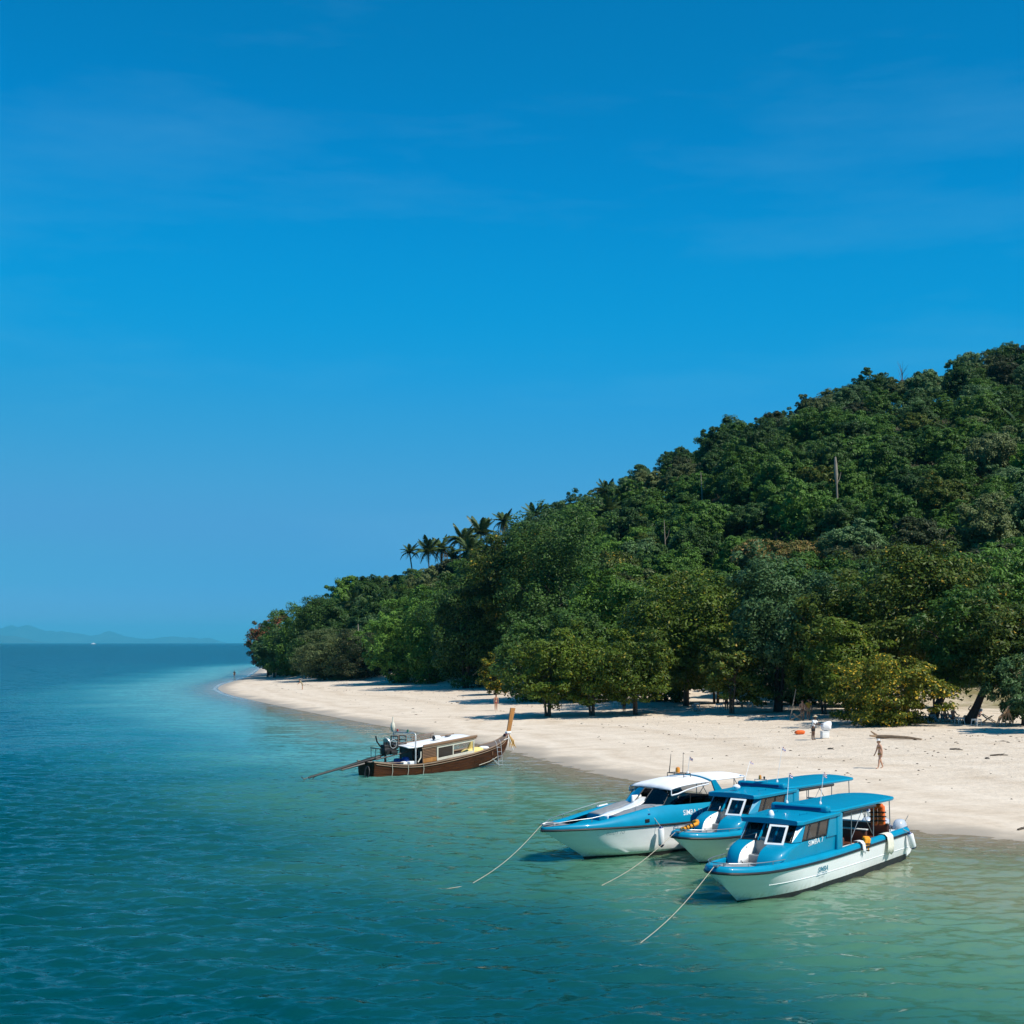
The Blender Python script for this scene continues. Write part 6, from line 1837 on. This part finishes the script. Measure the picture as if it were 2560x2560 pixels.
def skin_mesh(name, pts, edges, rad, m, root=0, sub=1):
    """one continuous surface grown over a skeleton of joints"""
    me = bpy.data.meshes.new(name)
    me.from_pydata([tuple(p) for p in pts], edges, [])
    ob = bpy.data.objects.new(name, me); COL.objects.link(ob)
    ob.modifiers.new('skin', 'SKIN')
    for i, v in enumerate(me.skin_vertices[0].data):
        r = rad[i] if isinstance(rad[i], tuple) else (rad[i], rad[i])
        v.radius = r; v.use_root = (i == root)
    sd = ob.modifiers.new('sub', 'SUBSURF'); sd.levels = sub; sd.render_levels = sub
    dg = bpy.context.evaluated_depsgraph_get()
    out = bpy.data.meshes.new_from_object(ob.evaluated_get(dg))
    bpy.data.objects.remove(ob); bpy.data.meshes.remove(me)
    out.name = name
    out.polygons.foreach_set('use_smooth', np.ones(len(out.polygons), bool))
    out.materials.clear(); out.materials.append(m)
    return out
def person(label, loc, face, height, skin='fair', hair='dark', pose='stand', wear=(), hat=None, female=False, arms=None):
    """a figure facing the bearing `face` (radians, 0 = +x); z = 0 is what carries it"""
    Hh = height
    J, R = {}, {}
    def j(n, x, y, z, r): J[n] = Vector((x, y, z)) * Hh; R[n] = (r * Hh if not isinstance(r, tuple) else (r[0] * Hh, r[1] * Hh))
    # x forward, y left, z up, in units of body height
    sw = 0.105 if female else 0.122
    seat = pose in ('sit', 'recline')
    pz = 0.53 if not seat else 0.29
    lean = {'stand': .01, 'walk': .025, 'bend': .20, 'sit': -.04, 'recline': -.17, 'work': .05}[pose]
    j('pelvis', 0, 0, pz, (.075, .060)); j('belly', lean * .35, 0, pz + .10, (.068, .055)); j('chest', lean * .75, 0, pz + .20, (.085, .062))
    j('neck0', lean, 0, pz + .285, (.040, .038)); j('neck', lean * 1.12 + .006, 0, pz + .325, .030)
    hd = lean * 1.2 + .012
    nod = .02 if pose in ('walk', 'bend', 'work') else 0
    j('head0', hd + .008, 0, pz + .365, (.045, .048)); j('head1', hd + .004 + nod, 0, pz + .41, (.050, .060)); j('head2', hd - .002 + nod, 0, pz + .448, (.034, .040))
    j('nose', hd + .066 + nod, 0, pz + .388, .010)
    for s, n in ((1, 'l'), (-1, 'r')):
        j('ear' + n, hd + nod, s * .056, pz + .392, .010)
        j('sho' + n, lean * .95, s * sw, pz + .265, .040)
        j('hip' + n, 0, s * .050, pz - .03, .060)
    st = {'stand': (.02, -.02, 0, 0), 'work': (.05, -.04, .03, .02), 'walk': (.26, -.20, .10, .22), 'bend': (.08, -.06, .05, .05)}.get(pose)
    for q, (s, n) in enumerate(((1, 'l'), (-1, 'r'))):
        if seat:
            kx = .24; kz = .28 if pose == 'sit' else .36
            j('knee' + n, kx, s * .06, kz, .040); j('ank' + n, kx + (.04 if pose == 'sit' else .14), s * .06, .04, .024); j('toe' + n, J['ank' + n].x / Hh + .085, s * .07, .018, .018)
        else:
            th, kb = st[q], st[2 + q]
            hx, hz_ = 0, pz - .03
            kx, kz = hx + .245 * math.sin(th) , hz_ - .245 * math.cos(th)
            sh = th - kb
            ax, az = kx + .235 * math.sin(sh), kz - .235 * math.cos(sh)
            j('knee' + n, kx, s * .052, kz, .040); j('calf' + n, lerp(kx, ax, .35) - .008, s * .053, lerp(kz, az, .35), .036); j('ank' + n, ax, s * .052, max(az, .028), .022); j('toe' + n, ax + .09, s * .062, max(az - .022, .012), .017)
    A = arms or {'stand': ((.04, .10), (.04, .10)), 'walk': ((-.16, .15), (.18, .25)), 'bend': ((.6, .4), (.5, .5)), 'sit': ((.5, .9), (.5, .8)), 'recline': ((.3, .7), (2.2, 1.6)), 'work': ((.75, .75), (.65, .9))}[pose]
    for q, (s, n) in enumerate(((1, 'l'), (-1, 'r'))):
        u, v = A[q]
        sx, sy, sz_ = J['sho' + n] / Hh
        ex, ez = sx + .165 * math.sin(u), sz_ - .165 * math.cos(u)
        wx, wz = ex + .145 * math.sin(u + v), ez - .145 * math.cos(u + v)
        ey = sy + s * .035; wy = ey + s * .0
        j('elb' + n, ex, ey, ez, .026); j('wri' + n, wx, wy, wz, .018)
        dx, dz = math.sin(u + v + .15), -math.cos(u + v + .15)
        j('palm' + n, wx + dx * .035, wy, wz + dz * .035, (.020, .014))
        for k, (off, ln) in enumerate(((-.016, .040), (-.006, .046), (.005, .043), (.015, .034))):
            bx, bz = wx + dx * .055, wz + dz * .055
            j('f%d%s' % (k, n), bx + dx * ln * .5 + off * dz, wy - s * .003, bz + dz * ln * .5 - off * dx, .0055)
            c = .55
            d2x, d2z = math.sin(u + v + .15 + c), -math.cos(u + v + .15 + c)
            j('g%d%s' % (k, n), bx + dx * ln * .5 + d2x * ln * .5 + off * dz, wy - s * .006, bz + dz * ln * .5 + d2z * ln * .5 - off * dx, .0048)
        j('th' + n, wx + dx * .03 + dz * -.022, wy - s * .012, wz + dz * .03 + dx * .022, .0065); j('ti' + n, wx + dx * .055 - dz * .028, wy - s * .018, wz + dz * .055 + dx * .028, .0052)
    E = [('pelvis', 'belly'), ('belly', 'chest'), ('chest', 'neck0'), ('neck0', 'neck'), ('neck', 'head0'), ('head0', 'head1'), ('head1', 'head2'), ('head0', 'nose')]
    for n in 'lr':
        E += [('head1', 'ear' + n), ('neck0', 'sho' + n), ('sho' + n, 'elb' + n), ('elb' + n, 'wri' + n), ('wri' + n, 'palm' + n), ('pelvis', 'hip' + n), ('hip' + n, 'knee' + n)]
        E += [('knee' + n, 'calf' + n), ('calf' + n, 'ank' + n)] if not seat else [('knee' + n, 'ank' + n)]
        E += [('ank' + n, 'toe' + n)]
        for k in range(4): E += [('palm' + n, 'f%d%s' % (k, n)), ('f%d%s' % (k, n), 'g%d%s' % (k, n))]
        E += [('palm' + n, 'th' + n), ('th' + n, 'ti' + n)]
    names = list(J)
    ix = {n: i for i, n in enumerate(names)}
    def grow(nm, sel, m, k=1.0, add=0.0, cut=None):
        """skin over a chosen part of the skeleton; cut = {(a, b): t} ends a limb part way"""
        pts, rad, idx = [], [], {}
        ed = []
        for a, b in E:
            if (a, b) in (cut or {}):
                if a not in sel: continue
                t = cut[(a, b)]
                i = idx.setdefault(a, len(pts)); 
                if i == len(pts): pts.append(J[a]); rad.append(R[a])
                pts.append(J[a].lerp(J[b], t)); ra = R[a][0] if isinstance(R[a], tuple) else R[a]; rb = R[b][0] if isinstance(R[b], tuple) else R[b]
                rad.append(lerp(ra, rb, t)); ed.append((i, len(pts) - 1))
            elif a in sel and b in sel:
                for q in (a, b):
                    if q not in idx: idx[q] = len(pts); pts.append(J[q]); rad.append(R[q])
                ed.append((idx[a], idx[b]))
        rr = [tuple(c * k + add for c in r) if isinstance(r, tuple) else (r * k + add, r * k + add) for r in rad]
        return skin_mesh(nm, pts, ed, rr, m, root=idx.get('pelvis', 0))
    root = empty('person', loc, face)
    tag(root, label, 'person')
    def put(nm, me, par=root):
        o = bpy.data.objects.new(nm, me); o.parent = par; COL.objects.link(o); return o
    body = put('body', grow('body', set(names), SKIN_M[skin]))
    # eyes and mouth on the face
    mb = MB()
    for s in (1, -1): mb.rbox(J['head1'] + Vector((.058, s * .022, -.012)) * Hh, (.012 * Hh, .016 * Hh, .008 * Hh), .002)
    mb.rbox(J['head0'] + Vector((.050, 0, -.004)) * Hh, (.008 * Hh, .030 * Hh, .005 * Hh), .001)
    mb.build('face_features', EYE, root)
    hm = skin_mesh('hair', [J['head1'] + Vector((-.012, 0, .004)) * Hh, J['head2'] + Vector((-.004, 0, .004)) * Hh, J['head0'] + Vector((-.030, 0, -.02 if female else .0)) * Hh], [(0, 1), (0, 2)], [(.055 * Hh, .063 * Hh), (.040 * Hh, .046 * Hh), (.030 * Hh, .045 * Hh)], HAIR[hair])
    put('hair', hm)
    for w, m in wear:
        if w == 'shorts': put('shorts', grow('shorts', {'pelvis', 'belly', 'hipl', 'hipr', 'kneel', 'kneer'}, CL[m], 1.10, .006 * Hh, {('hipl', 'kneel'): .62, ('hipr', 'kneer'): .62, ('pelvis', 'belly'): .35}))
        if w == 'bottom': put('bikini_bottom', grow('bikini_bottom', {'pelvis', 'hipl', 'hipr'}, CL[m], 1.16, .010 * Hh, {('pelvis', 'belly'): .25, ('hipl', 'kneel'): .12, ('hipr', 'kneer'): .12}))
        if w == 'top': put('bikini_top', skin_mesh('bikini_top', [J['chest'] + Vector((.0, 0, -.03)) * Hh, J['chest'] + Vector((.004, 0, .02)) * Hh], [(0, 1)], [(.105 * Hh, .084 * Hh), (.102 * Hh, .082 * Hh)], CL[m]))
        if w == 'shirt': put('shirt', grow('shirt', {'pelvis', 'belly', 'chest', 'neck0', 'shol', 'shor', 'elbl', 'elbr'}, CL[m], 1.10, .010 * Hh, {('shol', 'elbl'): .7, ('shor', 'elbr'): .7}))
    if hat:
        mb = MB(); c = J['head2'] + Vector((0, 0, .012)) * Hh
        mb.lathe([(.115 * Hh, -.018 * Hh), (.118 * Hh, -.012 * Hh), (.062 * Hh, .0), (.056 * Hh, .03 * Hh), (.03 * Hh, .044 * Hh)], c=c, n=16)
        mb.build('hat', CL[hat], root)
    return root
def sandp(px, py): return on_sand(px, py)
LEFT, RIGHT, AWAY, NEAR = math.pi, 0.0, math.pi / 2, -math.pi / 2
person('woman in ochre bikini and pale hat walking along the sand, head bowed', sandp(2200, 1921), LEFT + .25, 1.66, 'fair', 'fair', 'walk', (('bottom', 'ochre bikini'), ('top', 'ochre bikini')), 'white hat', True)
person('man in white shirt, black shorts and pale hat sorting a sack', sandp(2033, 1850), NEAR + .9, 1.70, 'dark', 'dark', 'work', (('shirt', 'white shirt'), ('shorts', 'black shorts')), 'straw hat')
person('woman in red bikini standing on the sand behind the tall prow', sandp(1240, 1776), NEAR + .3, 1.68, 'tan', 'dark', 'stand', (('bottom', 'red bikini'), ('top', 'red bikini')), None, True)
person('person in khaki bending forward on the middle of the far beach', sandp(756, 1724), LEFT + .4, 1.66, 'tan', 'dark', 'bend', (('shorts', 'khaki wear'), ('shirt', 'khaki wear')))
person('person in black walking by the water at the far end of the beach', sandp(586, 1694), NEAR + .4, 1.62, 'tan', 'dark', 'walk', (('shorts', 'black shorts'), ('shirt', 'black top')))
person('bare-backed man with white hair and dark shorts walking in the shade', sandp(1560, 1781), AWAY + .5, 1.74, 'tan', 'white', 'stand', (('shorts', 'navy shorts'),))
person('bare-chested man in dark red shorts standing by the thick trunks', sandp(1816, 1776), NEAR, 1.78, 'tan', 'dark', 'stand', (('shorts', 'dark red shorts'),))
person('woman standing beside the man in dark red shorts', sandp(1830, 1773), NEAR + .7, 1.66, 'fair', 'fair', 'stand', (('bottom', 'black shorts'), ('top', 'black top')), None, True)
person('woman in a dark bikini bottom standing beside the yellow shirt', sandp(2006, 1800), NEAR - .2, 1.68, 'tan', 'dark', 'stand', (('bottom', 'black shorts'), ('top', 'khaki wear')), None, True)
person('person in a yellow shirt standing under the drooping branches', sandp(2021, 1799), NEAR + .4, 1.72, 'tan', 'dark', 'stand', (('shirt', 'yellow shirt'), ('shorts', 'khaki wear')))

# ------------------------------------------------------------------ deck chairs, stools and other things in the shade
B_WOOD = mat('chair_wood', (0.34, 0.22, 0.12), rough=0.6, var=0.2, scale=6)
STRIPE_W = mat('canvas_white', (0.66, 0.64, 0.60), rough=0.9, var=0.08); STRIPE_D = mat('canvas_dark_stripe', (0.05, 0.055, 0.08), rough=0.9, var=0.1)
def deck_chair(loc, rz, label, first=[None]):
    if first[0] is None:
        t = empty('deck_chair')
        for s in (1, -1):
            mb = MB(); mb.box((.05, s * .30, .33), (1.25, .035, .05), rot=(0, .55, 0)); mb.build('side_rail', B_WOOD, t)
            mb = MB(); mb.box((-.02, s * .26, .28), (.95, .035, .05), rot=(0, -.62, 0)); mb.build('leg', B_WOOD, t)
        mb = MB(); mb.box((-.47, 0, .62), (.04, .64, .04)); mb.box((.55, 0, .05), (.04, .64, .04)); mb.box((.35, 0, .02), (.04, .56, .04)); mb.build('cross_bar', B_WOOD, t)
        rows = []
        for q in np.linspace(0, 1, 9):
            x, z = lerp(-.47, .52, q), lerp(.63, .16, q) - .16 * math.sin(math.pi * q)
            rows.append([(x, y, z) for y in np.linspace(-.27, .27, 12)])
        mb = MB(); mb.grid(rows, mats=lambda i, k: k % 2); mb.build('sling', [STRIPE_W, STRIPE_D], t)
        first[0] = t
    else: t = copy_tree(first[0])
    t.location = loc; t.rotation_euler = (0, 0, rz)
    return tag(t, label, 'deck chair', 'striped deck chairs')
for px, py, rz, lab in ((2292, 1806, NEAR + .5, 'striped deck chair half hidden behind the flecked bush'), (2336, 1806, NEAR + .2, 'striped deck chair between the bush and the seated people'), (2470, 1806, NEAR + 1.0, 'striped deck chair beside the dead root'),
                        (1995, 1801, LEFT - .4, 'striped deck chair by the two standing under the branches'), (1738, 1778, NEAR + .3, 'striped deck chair in deep shade left of the thick trunks'), (2362, 1804, NEAR - .1, 'striped deck chair under the seated person with a pale hat'), (2384, 1806, NEAR + .4, 'striped deck chair in front of the leaning trunk')):
    deck_chair(sandp(px, py), rz, lab)
def stool(loc, rz, label, first=[None]):
    if first[0] is None:
        t = empty('plastic_stool')
        mb = MB(); mb.rbox((0, 0, .49), (.56, .56, .045), .02); mb.build('seat', W['plastic'], t)
        for sx in (1, -1):
            for sy in (1, -1):
                mb = MB(); mb.tube([(sx * .28, sy * .28, 0), (sx * .23, sy * .23, .48)], [.03, .04], 6); mb.build('leg', W['plastic'], t)
        mb = MB(); mb.box((.25, 0, .43), (.02, .46, .06)); mb.box((-.25, 0, .43), (.02, .46, .06)); mb.box((0, .25, .43), (.46, .02, .06)); mb.box((0, -.25, .43), (.46, .02, .06)); mb.build('apron', W['plastic'], t)
        first[0] = t
    else: t = copy_tree(first[0])
    t.location = loc; t.rotation_euler = (0, 0, rz)
    return tag(t, label, 'stool', 'white plastic stools')
for k, (px, py, lab) in enumerate(((2310, 1806, 'white plastic stool between two striped deck chairs'), (2399, 1810, 'white plastic stool under the leaning trunk'), (2441, 1814, 'brightest white plastic stool near the dead root'), (1542, 1766, 'white plastic stool left of the bare-backed man'),
                                   (1581, 1766, 'white plastic stool right of the bare-backed man'), (1742, 1771, 'white plastic stool in the deep shade at mid beach'), (1798, 1773, 'white plastic stool left of the man in red shorts'), (1881, 1768, 'white plastic stool right of the thick trunks'),
                                   (1943, 1772, 'white plastic stool set back near the slanting pole'), (1966, 1777, 'white plastic stool in front of the slanting pole'))):
    stool(sandp(px, py), .3 * k, lab)
def seated(label, px, py, face, seatz, **kw):
    p = sandp(px, py); return person(label, p, face, 1.70, pose=kw.pop('pose', 'sit'), **kw)
seated('seated person with a pale hat in a striped deck chair', 2362, 1806, NEAR - .1, .3, skin='tan', hat='white hat', wear=(('shorts', 'navy shorts'),))
seated('seated woman with a straw hat in front of the leaning trunk', 2384, 1808, NEAR + .4, .3, skin='tan', hat='straw hat', wear=(('bottom', 'red bikini'), ('top', 'red bikini')), female=True)
seated('reclining woman with bent legs and raised arm beside the stool', 2424, 1808, LEFT + .3, .3, skin='fair', pose='recline', wear=(('bottom', 'black shorts'), ('top', 'black top')), female=True)
seated('seated man in a white shirt near the dead root', 2448, 1803, LEFT + .6, .3, skin='fair', wear=(('shirt', 'white shirt'), ('shorts', 'navy shorts')))
seated('person in white sitting on the sand by the thick trunks', 1845, 1771, NEAR + .9, .3, skin='tan', wear=(('shirt', 'white shirt'), ('shorts', 'navy shorts')))

# cool box, sack, orange bag, poles, canoe, log, root
p = sandp(2062, 1846)
mb = MB(); mb.rbox((0, 0, .24), (.55, .40, .46), .05); o = mb.build('cool_box', W['plastic']); o.location = p; o.rotation_euler = (0, 0, .2); tag(o, 'white cool box standing on the sand under the white sack', 'cool box')
mb = MB(); mb.rbox((0, 0, .50), (.58, .43, .06), .02); mb.build('lid', W['plastic'], o)
o = soft_blob('sack', Vector((p.x + .08, p.y + .05, p.z + .88)), (.38, .26, .32), 8, M['cloth'], amp=.55); tag(o, 'bulging white sack on top of the cool box', 'sack')
p = sandp(1999, 1836); o = soft_blob('bag', p + Vector((0, 0, .16)), (.40, .26, .15), 9, M['orange'], amp=.3); tag(o, 'bright orange bag lying on the sand beside the man in white', 'bag')
p = sandp(1990, 1800); mb = MB(); mb.tube([(-.55, 0, -.2), (0, 0, 2.6)], [.05, .035], 6); o = mb.build('slanting_pole', BARK_PALE, recalc=False); o.location = p; tag(o, 'slanting bare pole standing under the drooping branches', 'pole')
p = sandp(2365, 1738); mb = MB(); mb.tube([(0, 0, -.2), (.02, 0, 3.2)], [.035, .03], 6); o = mb.build('thin_post', BARK_PALE, recalc=False); o.location = p; tag(o, 'thin pale upright post on the grass behind the trees', 'post')
p = sandp(2350, 1744); mb = MB(); rows = []
for q in np.linspace(0, 1, 13):
    x = lerp(-1.5, 1.5, q); w = .42 * math.sin(math.pi * min(max(q, .02), .98)) ** .5
    rows.append([(x, w, .42 + .10 * (2 * q - 1) ** 4), (x, w * .9, .18), (x, 0, .02 + .12 * (2 * q - 1) ** 4), (x, -w * .9, .18), (x, -w, .42 + .10 * (2 * q - 1) ** 4)])
mb.grid(rows); o = mb.build('canoe', W['wet'], solid=.03); o.location = p; o.rotation_euler = (0, 0, .15); tag(o, 'dark canoe lying on the grass behind the trees', 'canoe')
def log(name, P, R, label, m=BARK_PALE, twigs=()):
    mb = MB(); mb.tube(P, R, 8)
    for tw, tr in twigs: mb.tube(tw, tr, 5)
    o = mb.build(name, m, recalc=False)
    return tag(o, label, 'driftwood')
a, b = sandp(2192, 1846), sandp(2304, 1851)
log('driftwood_log', [a + Vector((0, 0, .12)), a.lerp(b, .3) + Vector((0, .1, .16)), a.lerp(b, .7) + Vector((0, 0, .15)), b + Vector((0, 0, .08))], [.14, .12, .10, .05], 'long pale driftwood log in front of the round bush', mat('brown_driftwood', (0.30, 0.20, 0.12), rough=0.9, var=0.3, scale=3),
    [([a + Vector((0, 0, .2)), a + Vector((-.4, .1, .5))], [.10, .04]), ([a + Vector((0, 0, .15)), a + Vector((-.55, -.2, .2))], [.10, .05])])
p = sandp(2516, 1816)
rt = []
for k in range(6):
    q = -1.2 + .45 * k; rt.append(([p + Vector((.1, 0, 1.25)), p + Vector((.5 * math.sin(q) - .1, .3 * math.cos(q) - .2, .7)), p + Vector((.75 * math.sin(q) - .1, .4 * math.cos(q) - .2, -.05))], [.09, .06, .03]))
log('dead_root', [p + Vector((.0, 0, 1.1)), p + Vector((.45, .1, 1.7)), p + Vector((.95, .2, 2.05)), p + Vector((1.35, .2, 2.1))], [.16, .14, .10, .05], 'pale dead tree root standing on the sand at the frame edge', mat('pale_dead_root', (0.38, 0.25, 0.15), rough=0.9, var=0.3, scale=3), rt)
for k, (x0, y0, x1, y1, lab) in enumerate(((2375, 1874, 2407, 1876, 'short dark driftwood stick on the open sand'), (2475, 1890, 2520, 1889, 'thin forked driftwood branch on the sand near the frame edge'), (2463, 1897, 2474, 1898, 'small dark twig beside the forked branch'),
                                           (2070, 1873, 2085, 1874, 'short stick above the blue roofs'), (1900, 1791, 1918, 1792, 'dark clump of washed-up weed below the thick trunks'), (1818, 1793, 1836, 1792, 'dark clump of washed-up weed left of the shade'), (2545, 2076, 2566, 2073, 'dark stick in the wet sand at the frame edge'), (1140, 1757, 1148, 1757, 'dark stick on the beach behind the longtail boat'))):
    a, b = sandp(x0, y0), sandp(x1, y1)
    log('driftwood_stick', [a + Vector((0, 0, .03)), a.lerp(b, .5) + Vector((0, .05, .07)), b + Vector((0, 0, .03))], [.05, .045, .02], lab, BARK, [([a.lerp(b, .5) + Vector((0, 0, .06)), a.lerp(b, .8) + Vector((.1, .25, .12))], [.03, .01])])

# washed-up leaves, twigs and crumbs along the tide lines
def wrack():
    r = np.random.default_rng(31)
    v, f = [], []
    N = 5200
    u = r.uniform(-62, 60, N * 4); y = r.uniform(60, 330, N * 4)
    s = shore_dist(u, y)
    line = np.array([9.5, 15.0, 20.5, 25.5, 29.0]); w = np.array([.5, .8, 1.0, 1.6, 2.5])
    wig = 1.6 * vnoise(u * .22, y * .22, 14) + .8 * vnoise(u * .9, y * .9, 15)
    dens = np.zeros(len(u))
    for l, q in zip(line, w): dens = np.maximum(dens, np.exp(-((s + wig - l) / q) ** 2))
    dens = np.maximum(dens * (0.3 + .7 * (vnoise(u * .35, y * .35, 16) > 0)), .035 * (s > 5) * (s < 40)) * (s > 4) * (s < 44)
    ok = r.random(len(u)) < dens
    x, y = u[ok][:N], y[ok][:N]
    z = land_height(x, y)
    for k in range(len(x)):
        L = r.uniform(.05, .16) * (2.6 if r.random() < .10 else 1); Wd = L * r.uniform(.25, .8) if L < .3 else .04
        a = r.uniform(0, 3.14); c, sn = math.cos(a), math.sin(a); h = r.uniform(.02, .07); i = len(v)
        for (p, q) in ((-1, 0), (0, -1), (1, 0), (0, 1)):
            v.append((x[k] + p * L * c - q * Wd * sn, y[k] + p * L * sn + q * Wd * c, z[k] + .004))
        v.append((x[k], y[k], z[k] + h))
        f += [(i, i + 1, i + 4), (i + 1, i + 2, i + 4), (i + 2, i + 3, i + 4), (i + 3, i, i + 4)]
    me = bpy.data.meshes.new('debris'); me.from_pydata(v, [], f); me.materials.append(mat('washed_up_litter', (0.10, 0.070, 0.045), rough=0.95, var=0.6, scale=0.7))
    o = bpy.data.objects.new('debris', me); COL.objects.link(o)
    tag(o, 'dead leaves and twigs washed up along the tide lines', 'debris', kind='stuff')
wrack()

# ------------------------------------------------------------------ things lying in the boats
def life_jacket(mtx, label, m, s=1.0):
    t = empty('life_jacket'); t.matrix_world = mtx
    mb = MB()
    for q in (-1, 1): mb.rbox((q * .12, 0, 0), (.21, .12, .56), .05)
    mb.rbox((0, .06, .26), (.40, .16, .14), .05); mb.build('panel', m, t)
    mb = MB()
    for z in (-.16, -.04, .08): mb.rbox((0, -.005, z), (.47, .145, .035), .008)
    mb.build('strap', M['webbing'], t)
    t.scale = (s, s, s)
    return tag(t, label, 'life jacket', 'life jackets in the boats')
M7 = Matrix.Translation(b7.location) @ b7.rotation_euler.to_matrix().to_4x4()
M8 = Matrix.Translation(b8.location) @ b8.rotation_euler.to_matrix().to_4x4()
life_jacket(M7 @ Matrix.Translation(V(9.15, .85, 1.85)) @ Euler((.1, .1, 1.45)).to_matrix().to_4x4(), 'red-orange life jacket hanging on the rear post of the SIMBA 7 boat', M['orange'], 1.25)
life_jacket(M7 @ Matrix.Translation(V(7.35, 1.16, 1.0)) @ Euler((.15, .12, 0)).to_matrix().to_4x4(), 'amber life jacket hung over the side of the SIMBA 7 boat', M['amber'], .95)
life_jacket(M8 @ Matrix.Translation(V(-.75, .05, 1.40)) @ Euler((1.25, .2, .9)).to_matrix().to_4x4(), 'amber life jacket thrown on the foredeck of the middle boat', M['amber'], 1.1)
def draped(name, boat_m, hull, a0, a1, drop, label, m, top=1.19, wob=.02):
    rows = []
    n = 9
    for i, q in enumerate(np.linspace(0, 1, n)):
        a = lerp(a0, a1, q)
        row = []
        b = hull.c[0][1](a)
        for (o, z) in ((-.28, top + .0), (-.14, top + .025), (-.02, top + .01), (.06, top - .07), (.075, top - .25), (.085, top - .5 * drop - .1), (.08, top - drop + .05 * math.sin(q * 7))):
            row.append(V(a + wob * math.sin(z * 9 + q), b + o + .015 * math.sin(q * 13), z))
        rows.append(row)
    mb = MB(); mb.grid(rows); o = mb.build(name, m, solid=.012)
    o.matrix_world = boat_m
    return tag(o, label, 'towel')
draped('towel', M7, hull7, 9.0, 9.55, .68, 'cream towel draped over the side of the SIMBA 7 boat', M['towel'])
draped('cloth', M7, hull7, 6.75, 7.0, .36, 'small white cloth hung beside the amber life jacket', M['cloth'])
o = soft_blob('bag', M7 @ V(6.2, .35, 1.12), (.28, .25, .16), 12, M['cloth']); tag(o, 'white crumpled bag on the seat behind the SIMBA 7 cabin', 'bag')
# crew on the middle boat
p8 = M8 @ V(6.0, .1, .95)
person('person in a blue top aboard the middle boat behind its cabin', (p8.x, p8.y, .55), AWAY, 1.62, 'dark', 'dark', 'bend', (('shirt', 'navy shorts'), ('shorts', 'black shorts')))

# ------------------------------------------------------------------ far ships on the horizon
def ship(px, d, L, label):
    t = empty('ship', (x_at(px, d), d, 0)); tag(t, label, 'ship')
    mb = MB(); mb.prism([(-L / 2, -L * .09, 0), (L / 2 * .9, -L * .09, 0), (L / 2, -L * .09, L * .09), (-L / 2, -L * .09, L * .08)], (0, L * .18, 0)); mb.build('hull', M['white'], t)
    mb = MB(); mb.rbox((-L * .08, 0, L * .13), (L * .55, L * .15, L * .09), L * .01); mb.rbox((-L * .02, 0, L * .20), (L * .28, L * .12, L * .06), L * .01); mb.tube([(0, 0, L * .22), (0, 0, L * .36)], L * .008, 6); mb.build('superstructure', M['white'], t)
ship(234, 9000, 30, 'tiny white ferry on the horizon in front of the far islands')
ship(630, 10000, 26, 'tiny pale boat on the horizon just beside the wooded point')
